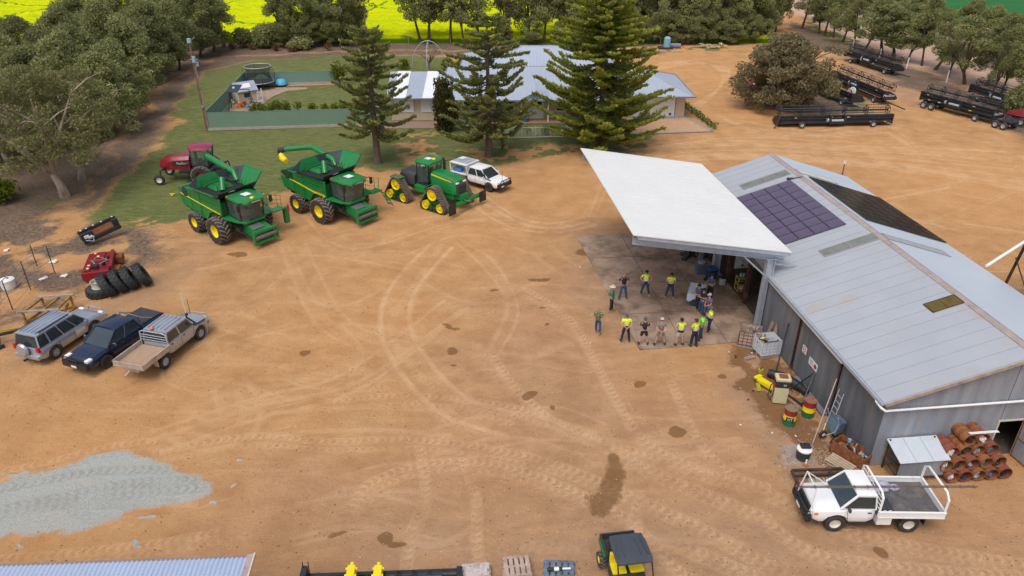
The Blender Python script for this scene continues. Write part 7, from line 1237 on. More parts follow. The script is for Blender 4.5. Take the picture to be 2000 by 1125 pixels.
t = thing('bottle', 'small white-topped orange bottle at the foot of the black tub', 'bottle', G(1573, 909), 0); mb = MB(); mb.cyl((0, 0, 0), (0, 0, .12), .12, .09, 12); mb.build('base', mat('orange_brown_plastic', (.38, .16, .06), .6), t); mb = MB(); mb.cyl((0, 0, .12), (0, 0, .32), .05, .035, 10); mb.build('neck', whiteb, t)
# rusty pans, crate, pallets, frame, kiosk
for i, (px, py, r_) in enumerate(((1641, 856, .42), (1640, 873, .40))): t = thing('rusty_pan', ('wide rusty plough disc pan nearest the wheelbarrow', 'rusty pan holding a red-brown brick block')[i], 'pan', G(px, py)); mb = MB(); mb.lathe((0, 0, 0), (0, 0, 1), [(.001, .03), (r_*.6, .03), (r_, .2), (r_+.03, .2), (r_*.62, .0), (.001, 0)], 20); mb.build('dish', rustd, t, smooth=True); mb = MB(); (mb.box((.02, -.05, .14), (.4, .3, .14), rz=.3) if i else mb.cyl((0, 0, .03), (0, 0, .1), .08)); mb.build('contents', rust if i == 0 else mat('brick_block', (.30, .14, .09), .9), t)
t = thing('rusty_bin', 'long rusty steel box full of scrap metal at the shed corner', 'scrap box', G(1661, 893), R(126)); mb = MB(); mb.bx(-.75, .75, -.36, .36, .04, .07); [mb.bx(*q) for q in ((-.75, .75, -.38, -.35, .04, .6), (-.75, .75, .35, .38, .04, .6), (-.78, -.75, -.38, .38, .04, .6), (.75, .78, -.38, .38, .04, .6))]; mb.build('box', rust, t); rd = random.Random(9)
for k in range(26): mb = MB(); x, y, z = rd.uniform(-.6, .6), rd.uniform(-.25, .25), rd.uniform(.35, .62); mb.tube([(x, y, z), (x+rd.uniform(-.25, .25), y+rd.uniform(-.2, .2), z+rd.uniform(-.1, .1))], rd.uniform(.012, .04), 6); mb.build('scrap_piece', rd.choice([galv, rustd, rust, woodg, blk]), t)
t = thing('blue_tin', 'small blue tin sitting on the scrap in the rusty steel box', 'tin', (*G(1653, 883)[:2], .6)); mb = MB(); mb.cyl((0, 0, 0), (0, 0, .13), .08); mb.build('body', lblue, t); mb = MB(); mb.cyl((0, 0, .13), (0, 0, .15), .07); mb.build('lid', galv, t)
def pallet(lab, loc, rz, m_, w=1.1, d=1.0, n=6, par_extra=None, tilt=0):
    t = thing('pallet', lab, 'pallet', loc, rz); t.rotation_euler = (tilt, 0, rz)
    for k in range(n): mb = MB(); x = -w/2+w*(k+.5)/n; mb.bx(x-w/n*.36, x+w/n*.36, -d/2, d/2, .11, .13); mb.build('top_board', m_, t)
    for y in (-d/2+.05, 0, d/2-.05): mb = MB(); mb.bx(-w/2, w/2, y-.05, y+.05, .02, .108); mb.build('bearer', m_, t)
    mb = MB(); [mb.bx(x-.05, x+.05, -d/2, d/2, 0, .018) for x in (-w/2+.05, w/2-.05)]; mb.build('bottom_board', m_, t); return t
pallet('narrow slatted timber pallet lying beside the rusty scrap box', G(1640, 908), R(36), mat('light_pallet_wood', (.42, .32, .22), .85, var=.2), .75, 1.1, 5) ; pallet('timber pallet lying inside the dark steel frame behind the white utility', G(1603, 944), R(2), mat('light_pallet_wood', (0, 0, 0)), 1.1, .8, 7)
t = thing('steel_gate', 'dark rectangular steel gate on the ground behind the white utility', 'gate', G(1605, 945), R(3)); mb = MB(); [mb.bar(p, q, .1) for p, q in (((-1.1, -.55, .15), (1.1, -.55, .15)), ((-1.1, .6, .25), (1.1, .6, .25)), ((-1.1, -.55, .15), (-1.1, .6, .25)), ((1.1, -.55, .15), (1.1, .6, .25)), ((-1.1, .2, .3), (1.1, .25, .3)))]; mb.build('frame', rustd, t); mb = MB(); mb.cyl((1.1, .2, .15), (1.3, .2, .15), .15); mb.build('wheel', blk, t)
t = thing('iron_kiosk', 'low corrugated iron hutch with pale sloping roof against the gable', 'hutch', SW(1.55, -.62), SA); mb = MB(); corr(mb, (-1.05, -.55, 0), (1.05, -.55, 0), .3, 1.15, .011); corr(mb, (1.05, -.55, 0), (1.05, .5, 0), .3, lambda s: 1.15+s*.27, .011); mb.build('wall', iron, t)
mb = MB(); mb.slab([(-1.12, -.64, 1.16), (1.12, -.64, 1.16), (1.12, .55, 1.50), (-1.12, .55, 1.50)], .03); rf = mb.build('roof', ribbed(mat('hutch_roof', (.55, .60, .66), .5, .2, var=.05), 0, .076, .5, .012), t); mb = MB(); [mb.bar((x, -.64, 1.20), (x, .55, 1.54), .02, .02) for x in (-.4, .35)]; mb.build('lap', galv, rf); mb = MB(); [mb.bar((x, y, 0), (x, y, z), .06) for x in (-1.0, 1.0) for y, z in ((-.5, 1.05), (.45, 1.55))]; [mb.bar((-1.02, -.5, z), (-1.02, .5, z+.1), .04) for z in (.35, .7, 1.0)]; mb.bar((-1.05, -.5, .28), (1.05, -.5, .28), .08); mb.build('frame', rustd, t)
# stacked rusty drums
def ldrum(loc, rz, m_, inner, lab, lid=None, seed=0, grp='rusty drums stacked by the gable wall'):
    t = thing('rusty_drum', lab, 'drum', loc, rz, grp); r, l = .285, .88; mb = MB()
    mb.lathe((0, 0, r), (0, -1, 0), [(.001, -l/2), (r-.01, -l/2), (r, -l/2+.02), (r, -l*.2), (r+.014, -l*.18), (r, -l*.16), (r, l*.16), (r+.014, l*.18), (r, l*.2), (r, l/2-.02), (r+.008, l/2), (r-.015, l/2), (r-.02, l*.3), (r-.02, -l/2+.04), (.001, -l/2+.04)], 22); mb.build('shell', m_, t, smooth=True)
    rd = random.Random(seed); mb = MB()
    for k in range(6): mb.box((rd.uniform(-.12, .12), -l/2+.12+rd.random()*.1, .08+rd.random()*.22), (rd.uniform(.08, .25), .1, rd.uniform(.05, .12)), rz=rd.uniform(-1, 1), ry=rd.uniform(-1, 1))
    mb.build('scrap_inside', inner, t); return t
inn = [whiteb, plas, galv, bluew, blk]; rusts = [rust, mat('red_rust', (.22, .06, .035), .8, var=.3, scale=5, dirt=(.12, .05, .03), dirt_amt=.3, bump=.3), mat('orange_rust', (.27, .10, .03), .85, var=.3, scale=5, dirt=(.14, .05, .03), dirt_amt=.35, bump=.3)]
rowl = ['bottom row', 'second row', 'third row', 'top row']; k_ = 0; cur = {0: (5, 2.95), 1: (5, 2.62), 2: (4, 2.9), 3: (2, 3.62)}
posn = ['at its left end', 'second from left', 'third from left', 'fourth from left', 'at its right end']
for rw, (n, x0) in cur.items():
    for i in range(n):
        x = x0+i*.60+(.0 if rw % 2 else .0); y = -.78-(.18 if rw == 0 else 0)+(.12*rw if rw > 1 else 0); z = rw*.50
        ldrum(SW(x, y, z+.002), SA+R(random.uniform(-4, 4)), rusts[k_ % 3], inn[k_ % 5], 'open rusty drum stuffed with scrap, %s of the stack, %s' % (rowl[rw], posn[i]), seed=k_); k_ += 1
for i, (x, y, z, m_) in enumerate(((7.85, -.7, 0, mat('mossy_rust', (.10, .09, .03), .9, var=.4)), (8.5, -.7, 0, rustd), (8.1, -.6, .5, mat('orange_white_rust', (.32, .15, .06), .8, var=.4, dirt=(.5, .45, .38), dirt_amt=.3)), (8.6, -.3, .98, mat('blue_rust_drum', (.07, .14, .20), .7, var=.3)))): ldrum(SW(x, y, z+.002), SA, m_, blk, ('mossy dark drum at ground level right of the open shed door', 'dark rusted drum at the right edge of the photo', 'orange and white rusted drum right of the open shed door', 'blue rusted drum topmost at the right edge')[i], seed=40+i, grp='drums right of the door')
mb = MB(); mb.bx(-.65, .65, -.07, .07, 0, .02); o = mb.build('white_board', whiteb, None); o.location = SW(4.2, -.75, 2.09); o.rotation_euler = (R(-4), 0, SA); tag(o, 'white strip of board lying across the top of the rusty drum stack', 'board')
# wall signs
def sign(nm, lab, y0, z, w, hgt): t = thing(nm, lab, 'sign', SW(-.11, y0, z), SA); mb = MB(); mb.bx(-.012, 0, -w/2, w/2, -hgt/2, hgt/2); mb.build('plate', whiteb, t); return t
t = sign('no_smoking_sign', 'square white no smoking sign on the sliding door', 6.55, 1.75, .42, .42); mb = MB(); mb.lathe((-.014, 0, .04), (-1, 0, 0), [(.11, 0), (.11, .004), (.145, .004), (.145, 0)], 24); mb.bar((-.017, -.08, .12), (-.017, .08, -.04), .03, .004, up=(1, 0, 0)); mb.build('red_circle', redq, t); text('NO SMOKING', .055, redq, t, frame((-.014, 0, -.16), (0, -1, 0), (0, 0, 1)))
t = sign('danger_sign', 'wide white hazard sign with a red diamond on the sliding door', 5.55, 1.55, .85, .42); mb = MB(); mb.ext([(-.22-.15, 0), (-.22, -.15), (-.22+.15, 0), (-.22, .15)], lambda a, b: (-.013, a, b), lambda a, b: (-.018, a, b)); mb.build('red_diamond', mat('crimson', (.40, .005, .05), .5), t); text('DIESEL', .10, blk, t, frame((-.014, .16, .07), (0, -1, 0), (0, 0, 1))); text('COMBUSTIBLE', .05, redq, t, frame((-.014, .16, -.07), (0, -1, 0), (0, 0, 1)))
# small litter around the shed
rd = random.Random(21)
lit = [('bolt_scrap', 'small piece of rusty scrap lying on the oily ground by the shed', rustd), ('stone_chip', 'pale stone chip on the dirt', conc), ('offcut', 'small timber offcut on the dirt by the shed', wood)]
for k in range(26):
    px, py = rd.uniform(1430, 1680), 0; py = rd.uniform(max(690, 690+(px-1500)*1.0), min(930, 760+(px-1430)*.9)); nm, lb, m_ = lit[k % 3]; mb = MB(); mb.box((0, 0, .02), (rd.uniform(.05, .22), rd.uniform(.03, .09), .04), rz=rd.uniform(0, 3)); o = mb.build(nm, m_, None); o.location = G(px, py); tag(o, lb, 'litter', nm.replace('_', ' ')+' pieces')
rb = mat('gravel_bits', (.40, .33, .28), .9, var=.3); v = MB()
for k in range(900): px = rd.gauss(1600, 45); py = rd.gauss(905, 22); p = G(px, py); s = rd.uniform(.012, .03); v.add([(p.x-s, p.y-s, 0), (p.x+s, p.y-s, 0), (p.x+s, p.y+s, 0), (p.x-s, p.y+s, 0), (p.x, p.y, s*1.3)], [(0, 1, 4), (1, 2, 4), (2, 3, 4), (3, 0, 4)])
o = v.build('pebbles', rb, None); tag(o, 'loose pebbles scattered before the shed corner', 'pebbles', kind='stuff')
# water tower stand at right
t = thing('tank_stand', 'steel tank stand with dark tank and white pipe at the right edge beyond the shed', 'tank stand', (0, 0, 0)); P0 = SW(12.3, 11.0, 3.6); mb = MB(); mb.tube([P0, P0+Vector((3.2, 1.9, .7))], .09, 10); mb.build('pipe', whitep, t, smooth=True)
B0 = Vector((P0.x+4.7, P0.y+1.9, 0)); mb = MB()
for dx, dy in ((-.9, -.9), (.9, -.9), (.9, .9), (-.9, .9)): mb.bar(B0+Vector((dx*1.2, dy*1.2, 0)), B0+Vector((dx*.8, dy*.8, 5.4)), .12)
for z in (1.2, 2.8): mb.bar(B0+Vector((-1.05, -1.05, z)), B0+Vector((1.0, -1.0, z+1.5)), .05); mb.bar(B0+Vector((1.05, -1.05, z)), B0+Vector((-1.0, -1.0, z+1.5)), .05); mb.bar(B0+Vector((-1.05, -1.05, z)), B0+Vector((-1.0, 1.0, z+1.5)), .05)
mb.build('frame', rustd, t); mb = MB(); mb.lathe(B0+Vector((0, 0, 3.2)), (0, 0, 1), [(.001, -.9), (.3, -.7), (1.0, 0), (1.0, 2.2), (.001, 2.6)], 20); mb.build('tank', plas, t, smooth=True)
t = thing('vent_post', 'slim white-capped post standing beyond the far end of the shed', 'post', G(1645, 341)); mb = MB(); mb.tube([(0, 0, 0), (0, 0, 1.0)], .06); mb.build('post', mat('red_brown_post', (.25, .08, .06), .7), t); mb = MB(); mb.cyl((0, 0, 1.0), (0, 0, 1.25), .09); mb.build('cap', whiteb, t)
# ---------------- left side items ----------------
def bigtyre(lab, loc, rz, tilt, r=.78, w=.5, flat=False):
    t = thing('tractor_tyre', lab, 'tyre', loc, rz, 'loose tractor tyres'); t.rotation_euler = (tilt, 0, rz); mb = MB(); h = w/2; c = (0, 0, h) if flat else (0, 0, r); ax = (0, 0, 1) if flat else (0, 1, 0)
    mb.lathe(c, ax, [(r*.52, -h*.8), (r*.56, -h*.95), (r*.82, -h), (r*.95, -h*.85), (r*.97, 0), (r*.95, h*.85), (r*.82, h), (r*.56, h*.95), (r*.52, h*.8), (r*.58, h*.6), (r*.6, 0), (r*.58, -h*.6), (r*.52, -h*.8)], 30); mb.build('casing', tyrec, t, smooth=True); mb = MB()
    for k in range(18):
        for s in (-1, 1):
            a0 = 6.283*(k+(.5 if s > 0 else 0))/18; q = []
            for tt, da in ((.04, .24), (.5, .1), (.98, 0)):
                for wd in (-.05, .05):
                    for rr in (r*.95, r*1.02-(.05*r if tt > .9 else 0)):
                        a = a0-da+wd; q.append((math.cos(a)*rr, math.sin(a)*rr, h+s*h*tt) if flat else (math.cos(a)*rr, s*h*tt, r+math.sin(a)*rr))
            mb.add(q, [(0, 1, 3, 2), (1, 5, 7, 3), (5, 9, 11, 7), (0, 4, 5, 1), (4, 8, 9, 5), (2, 3, 7, 6), (6, 7, 11, 10), (8, 10, 11, 9)])
    mb.build('tread', tyrec, t); return t
for i, (px, py) in enumerate(((225, 574), (247, 566), (268, 560), (292, 553))): bigtyre('black tractor tyre leaning in the row of four, '+('leftmost against the red machine', 'second from the left', 'third from the left', 'rightmost of the row')[i], G(px, py), R(-62), R(24))
bigtyre('tractor tyre lying flat under a pale ring below the red machine', G(198, 574), 0, 0, r=.82, w=.5, flat=True)
t = thing('wheel_rim', 'pale cream wheel ring standing on the flat tractor tyre', 'wheel rim', (*G(198, 574)[:2], .5)); mb = MB(); mb.lathe((0, .0, 0), (0, 0, 1), [(.40, 0), (.43, 0), (.40, .06), (.40, .36), (.44, .42), (.41, .42), (.37, .34), (.37, .06), (.40, 0)], 26); mb.build('ring', mat('cream_ring', (.52, .50, .42), .6, var=.1, dirt=(.3, .22, .16), dirt_amt=.15), t, smooth=True); mb = MB(); mb.lathe((0, 0, .2), (0, 0, 1), [(.15, 0), (.37, 0), (.37, .015), (.15, .015), (.15, 0)], 20); mb.build('disc', mat('cream_ring', (0, 0, 0)), t)
t = thing('red_implement', 'dark red steel machine lying on its back with hoses on top', 'machine', G(200, 530), R(-72), scale=1.15); mb = MB(); mb.bx(-1.35, 1.35, -.75, .65, .12, .62); mb.build('deck', redp, t, bevel=.04); mb = MB(); mb.bx(-1.2, -.4, -.5, .2, .62, .70); mb.bx(-.2, 1.2, -.6, -.3, .62, .72); mb.bar((-1.2, .55, .7), (1.2, .75, .75), .18); mb.build('rib', redp, t, bevel=.02); mb = MB(); mb.tube([(.3+.42*math.cos(a), .15+.38*math.sin(a), .78+.1*math.sin(a*2)) for a in np.linspace(0, 6.0, 20)], .028, 6); mb.tube([(.9, .1, .7), (.4, -.3, .95), (.0, .2, .7)], .03, 6); mb.build('hose', mat('tan_hose', (.28, .22, .16), .6), t, smooth=True)
mb = MB(); mb.bx(.75, 1.05, -.2, .1, .62, .85); mb.cyl((.5, .3, .62), (.5, .3, .85), .1); mb.cyl((-.3, .45, .62), (-.3, .45, .8), .09); mb.build('valve_block', blk, t, bevel=.01); mb = MB(); [mb.bx(x, x+.16, y, y+.12, .721 if y < -.3 else .701, .73 if y < -.3 else .71) for x, y in ((-1.1, -.4), (.5, -.5), (-.7, -.2), (.9, -.5))]; mb.build('warning_decals', mat('cream_decals', (.75, .68, .35), .5), t); mb = MB(); mb.bx(-1.3, -.6, .65, 1.05, .1, .5); mb.bx(.3, .9, .65, 1.1, .1, .45); mb.build('skid', rust, t, bevel=.03)
t = thing('black_attachment', 'black steel frame attachment with brown opening, propped beyond the red machine', 'attachment', G(203, 468), R(50)); t.rotation_euler = (0, R(-9), R(50)); t.location.z = .25; mb = MB(); mb.bx(-1.35, 1.35, -.28, -.05, .1, .4); mb.bx(-1.35, 1.35, .1, .32, .75, 1.0); mb.bx(-1.35, -.55, -.2, .25, .3, .85); mb.bx(.95, 1.35, -.2, .25, .3, .9); mb.build('frame', blk, t, bevel=.03); mb = MB(); mb.slab([(-.55, -.05, .38), (.95, -.05, .38), (.95, .12, .75), (-.55, .12, .75)], .02); mb.build('panel', rust, t); mb = MB(); [mb.bx(x, x+.12, .08, .16, 1.0, 1.06) for x in (-1.2, -.8, -.3, .3, 1.1)]; mb.bx(-1.2, -.9, -.3, -.22, .5, .7); mb.build('decals', whiteb, t); mb = MB(); mb.cyl((-1.0, -.35, .5), (-.7, -.35, .5), .12); mb.tube([(-1.2, -.3, .4), (-.8, -.5, .2), (-.6, -.3, .5)], .04); mb.build('hydraulics', galv, t)
t = thing('steel_trestle', 'rusty yellow steel trestle with two timber rails beside the silver wagon', 'trestle', G(95, 618), R(8)); mb = MB(); pts = [(-1.0, -.75), (1.0, -.75), (1.0, .85), (-1.0, .85)]
mb.bar((-1.0, -.7, .05), (1.0, .9, .05), .09); 
for a, b in (((-1.0, -.75, .08), (-.6, .85, .08)), ((1.0, -.75, .08), (1.2, .85, .08)), ((-.9, -.75, .75), (-.5, .85, .8)), ((.9, -.75, .75), (1.1, .85, .8)), ((.1, -.75, .75), (.5, .85, .8)), ((-.9, -.75, .05), (-.9, -.75, .75)), ((.9, -.75, .05), (.9, -.75, .75)), ((-.5, .85, .05), (-.5, .85, .8)), ((1.1, .85, .05), (1.1, .85, .8)), ((-1, -.75, .08), (-.1, .1, .08)), ((1.0, -.75, .08), (1.1, .4, .6))): mb.bar(a, b, .1)
mb.build('frame', mat('yellow_rust_frame', (.34, .20, .03), .8, var=.35, scale=5, dirt=(.16, .06, .03), dirt_amt=.4, dirt_scale=4), t)
for a, b in (((-1.15, -.78, .84), (1.1, -.78, .84)), ((-.75, .88, .89), (1.3, .88, .89))): mb = MB(); mb.bar(a, b, .16, .08); mb.build('rail', woodg, t)
t = thing('plough', 'black plough with tined legs at the left edge beside the silver wagon', 'plough', G(22, 668), R(30)); mb = MB(); mb.bar((-1.6, 0, .6), (1.3, 0, .6), .14); mb.bar((-.8, 0, .6), (-.8, .6, 1.0), .08); mb.build('beam', rustd, t)
for x in (-1.3, -.5, .3, 1.1): mb = MB(); mb.tube([(x, 0, .6), (x+.1, -.3, .55), (x, -.5, .1)], .045, 6); mb.box((x+.05, -.5, .1), (.35, .1, .2), rz=.5); mb.build('tine', plas, t)
mb = MB(); mb.bar((-.6, -.1, .9), (.6, .1, .7), .07); mb.build('strut', ym, t)
t = thing('wire_fence', 'old rusty post and wire pen with pale top rail left of the parked wagon', 'fence', G(60, 560)); pp = [(108, 535), (60, 566), (25, 605), (-15, 650)]; pq = [(98, 520), (12, 552)]; W0 = t.location.copy()
pts = [G(*p)-W0 for p in pp]
for p in pts: mb = MB(); mb.tube([p, p+Vector((0, 0, 2.0))], .03, 6); mb.build('post', rustd, t)
for z, m_ in ((1.97, woodg), (1.0, woodg), (.2, rustd)): mb = MB(); [mb.tube([a+Vector((0, 0, z)), b+Vector((0, 0, z))], .025 if z > .5 else .008, 5) for a, b in zip(pts, pts[1:])]; mb.build('rail', m_, t)
mb = MB(); [mb.tube([a+Vector((0, 0, z)), b+Vector((0, 0, z))], .006, 4) for a, b in zip(pts, pts[1:]) for z in (.5, .75, 1.3, 1.6)]; mb.build('wires', galv, t)
pts2 = [G(108, 535)-W0, G(90, 545)-W0+Vector((-1.6, 1.8, 0)), G(0, 520)-W0]; 
for p in pts2[1:]: mb = MB(); mb.tube([p, p+Vector((0, 0, 1.6))], .03, 6); mb.build('post', rustd, t)
t = thing('white_tub', 'round white plastic tub inside the wire pen', 'tub', G(18, 562)); mb = MB(); mb.lathe((0, 0, 0), (0, 0, 1), [(.001, 0), (.38, 0), (.42, .5), (.45, .52), (.45, .60), (.2, .66), (.001, .66)], 20); mb.build('tub', whiteb, t, smooth=True); mb = MB(); mb.box((.1, 0, .7), (.1, .1, .08)); mb.build('tap', wood, t)
for i, (px, py, s) in enumerate(((103, 512, .35), (85, 545, .3), (12, 490, .25), (125, 540, .25))): mb = MB(); mb.box((0, 0, .04), (s*1.6, s, .05), rz=i); mb.box((s*.4, .1, .09), (s*.7, s*.6, .04), rz=i+1); o = mb.build('plastic_scrap', whiteb, None); o.location = G(px, py); tag(o, 'crumpled white plastic scrap on the bare ground, '+('upper one by the pen corner', 'long one along the pen', 'far left one', 'lower one right of the pen')[i], 'rubbish')
t = thing('yellow_marker', 'tiny yellow sprinkler on the grass behind the first combine', 'sprinkler', G(337, 381)); mb = MB(); mb.box((0, 0, .12), (.4, .1, .05)); mb.cyl((0, 0, 0), (0, 0, .15), .05); mb.build('head', yel, t); mb = MB(); mb.box((0, 0, .02), (.2, .3, .03)); mb.build('foot', yel, t)
# power pole
t = thing('power_pole', 'tall twin-steel power pole with transformer at the corner of the green fence', 'power pole', G(405, 255)); mb = MB(); mb.tube([(0, 0, 0), (0, 0, 8.9)], [.16, .10], 8); mb.build('pole', mat('pole_rust_brown', (.20, .10, .07), .8, var=.3), t); mb = MB(); mb.tube([(.16, 0, 0), (.12, 0, 7.0)], [.09, .07], 8); mb.build('channel', conc, t); mb = MB(); mb.cyl((0, 0, 8.9), (0, 0, 9.3), .2); mb.cyl((.15, -.1, 7.0), (.15, -.1, 7.6), .18); mb.cyl((.3, .1, 6.6), (.3, .1, 7.0), .15); mb.build('transformer', mat('pale_blue_can', (.35, .45, .55), .5), t); mb = MB(); mb.bar((-.3, 0, 7.3), (.5, 0, 7.3), .06); mb.box((.1, -.2, 2.6), (.15, .12, .25)); mb.bar((0, 0, 9.0), (.5, .3, 9.4), .04); mb.build('crossarm', galv, t)
o = rod('power_line', 'thin power line running from the pole top into the tree belt', 'cable', G(405, 255)+Vector((0, 0, 9.1)), Vector((-62, 62, 8.0)), .012, blk)
# trampoline, playhouse, swing frame, toys
t = thing('trampoline', 'round trampoline with tall black safety net behind the playhouse', 'trampoline', G(509, 172)); mb = MB(); mb.lathe((0, 0, .85), (0, 0, 1), [(.001, 0), (1.75, 0), (1.75, .02), (.001, .02)], 28); mb.build('mat', plas, t); mb = MB(); mb.tube([(1.8*math.cos(a), 1.8*math.sin(a), .87) for a in np.linspace(0, 6.2832, 29)], .05, 6, caps=False); mb.tube([(1.65*math.cos(a), 1.65*math.sin(a), 2.75) for a in np.linspace(0, 6.2832, 29)], .045, 6, caps=False); mb.build('ring', galv, t)
net = mat('safety_net', (.03, .03, .035), .9, alpha=.45); mb = MB(); mb.lathe((0, 0, 0), (0, 0, 1), [(1.7, .88), (1.42, 1.5), (1.4, 2.1), (1.63, 2.72)], 28); mb.build('net', net, t, smooth=True)
for k in range(6): a = k*1.047; mb = MB(); mb.tube([(1.85*math.cos(a), 1.85*math.sin(a), 0), (1.9*math.cos(a), 1.9*math.sin(a), .85), (2.05*math.cos(a), 2.05*math.sin(a), 2.0), (1.66*math.cos(a), 1.66*math.sin(a), 2.75)], .03, 5); mb.build('leg', blk, t)
t = thing('playhouse', 'cream playhouse with grey gable roof and white trim in the garden corner', 'playhouse', G(481, 200), R(38)); mb = MB(); mb.bx(-1.1, 1.1, -.9, .9, .1, 1.6); mb.exty([(-.9, 1.6), (.9, 1.6), (0, 2.3)], -1.1, 1.1); mb.build('wall', cream, t); rm = mat('playhouse_roof', (.30, .34, .42), .5)
for s in (-1, 1): mb = MB(); mb.slab([(-1.3, s*1.1, 1.5), (1.3, s*1.1, 1.5), (1.3, 0, 2.42), (-1.3, 0, 2.42)], .05*-s); mb.build('roof', rm, t)
mb = MB(); mb.slab([(-.6, -.8, 1.86), (.6, -.8, 1.86), (.6, -.3, 2.28), (-.6, -.3, 2.28)], .02); mb.build('roof_light', whiteb, t); mb = MB(); [mb.bar((x, y, 0), (x, y, 1.6), .09) for x in (1.12, 1.7, -1.12) for y in (-.92, .92)]; mb.bx(1.1, 1.75, -.95, .95, .05, .15); mb.bar((1.7, -.92, .7), (1.7, .92, .7), .06); mb.build('porch_trim', whitep, t)
mb = MB(); mb.bx(1.1, 1.14, -.6, -.1, .15, 1.3); mb.build('door', mat('plum_door', (.12, .06, .10), .6), t); mb = MB(); mb.bx(1.1, 1.14, .2, .7, .8, 1.3); mb.bx(-.4, .3, -.93, -.9, .8, 1.3); mb.build('window', glass, t)
t = thing('swing_frame', 'black swing frame with dark tilted shade in front of the playhouse', 'swing', G(474, 214), R(5)); mb = MB(); [mb.bar((x, y, 0), (x*.75, 0, 2.3), .05) for x in (-1.4, 1.4) for y in (-.6, .6)]; mb.bar((-1.05, 0, 2.3), (1.05, 0, 2.3), .06); mb.bar((-1.3, 0, 1.0), (-.2, 0, 1.0), .03); mb.build('frame', blk, t); mb = MB(); mb.slab([(-1.5, -.5, 2.1), (-.1, -.5, 2.1), (.3, .6, 2.7), (-1.0, .6, 2.7)], .04); mb.build('shade', mat('navy_shade', (.02, .03, .06), .7), t); mb = MB(); mb.ball((-.6, .05, 2.47), .16, 10, 6); mb.build('ball', mat('mint_ball', (.3, .7, .5), .5), t)
for i, (px, py, m_, nm, lb) in enumerate(((478, 206, redq, 'toy_car', 'red toy under the swing frame'), (470, 209, orl, 'toy_truck', 'orange toy under the swing frame'), (485, 209, lblue, 'toy_box', 'blue toy under the swing frame'), (452, 203, whiteb, 'white_bench', 'small white bench by the left garden fence'))):
    t = thing(nm, lb, 'toy' if i < 3 else 'bench', G(px, py), i); mb = MB(); mb.bx(-.4, .4, -.2, .2, .1, .3); mb.bx(-.15, .2, -.18, .18, .3, .5); mb.build('body', m_, t, bevel=.04); mb = MB(); [mb.cyl((x, -.24, .1), (x, .24, .1), .1) for x in (-.25, .25)]; mb.build('wheels', yel if i else blk, t)
t = thing('pot_plant', 'potted plant with red pot by the playhouse', 'plant', G(490, 202)); mb = MB(); mb.lathe((0, 0, 0), (0, 0, 1), [(.001, 0), (.15, 0), (.2, .3), (.001, .3)], 12); mb.build('pot', mat('red_pot', (.45, .08, .04), .7), t); rs = np.random.default_rng(3); c, s_, ti = blobs_cloud([((0, 0, .55), (.25, .25, .3))], 400, rs, .14); mkobj('leaves', leafmesh('potp', c, s_, ti, lf_edge), t)
t = thing('sandpit_shell', 'light blue dome toy against the rear garden fence', 'toy', G(550, 168)); mb = MB(); mb.lathe((0, 0, .25), (0, 0, 1), [(.75, 0), (.7, .3), (.45, .6), (.001, .72)], 18); mb.build('dome', lblue, t, smooth=True); mb = MB(); mb.cyl((0, 0, 0), (0, 0, .26), .4, .55, 14); mb.build('base', mat('red_brown_base', (.3, .1, .07), .7), t)
mb = MB(); mb.bx(-8.4/2, 8.4/2, -.25, .25, 0, .05); o = mb.build('brick_edge', mat('pinkish_bricks', (.50, .22, .17), .9, var=.25, scale=3), None); o.location = (-26.2, 95.9, 0); o.rotation_euler = (0, 0, R(7)); struct(o)
t = thing('blue_pot', 'bright blue pot with a plant by the farmhouse front door', 'pot', G(1026, 240)); mb = MB(); mb.lathe((0, 0, 0), (0, 0, 1), [(.001, 0), (.25, 0), (.35, .55), (.38, .6), (.001, .55)], 16); mb.build('pot', bluep, t, smooth=True); rs = np.random.default_rng(4); c, s_, ti = blobs_cloud([((0, 0, .9), (.4, .4, .4))], 300, rs, .16); mkobj('leaves', leafmesh('potq', c, s_, ti, lf_edge), t)
for i, (px, py) in enumerate(((1066, 266), (1096, 266))): t = thing('green_bin', 'green bin just inside the white picket fence, '+('left one', 'right one')[i], 'bin', G(px, py-3)); mb = MB(); mb.loft([[(-a, -a, z), (a, -a, z), (a, a, z), (-a, a, z)] for a, z in ((.24, 0), (.32, .9))]); mb.build('body', dgr, t); mb = MB(); mb.bx(-.34, .34, -.34, .34, .9, .97); mb.build('lid', dgr, t)
t = thing('garden_rock', 'dark stone ringed by bare soil on the lawn below the green fence', 'rock', G(677, 249)); bm = bmesh.new(); bmesh.ops.create_icosphere(bm, subdivisions=2, radius=.4)
for v_ in bm.verts: v_.co.z = max(0, v_.co.z*.6)
me_ = bpy.data.meshes.new('stone'); bm.to_mesh(me_); bm.free(); me_.materials.append(mat('dark_stone', (.06, .07, .09), .8)); o = bpy.data.objects.new('stone', me_); col.objects.link(o); o.parent = t; mb = MB(); mb.ball((-.2, .35, .12), .18, 8, 6); mb.build('small_stone', conc, t)
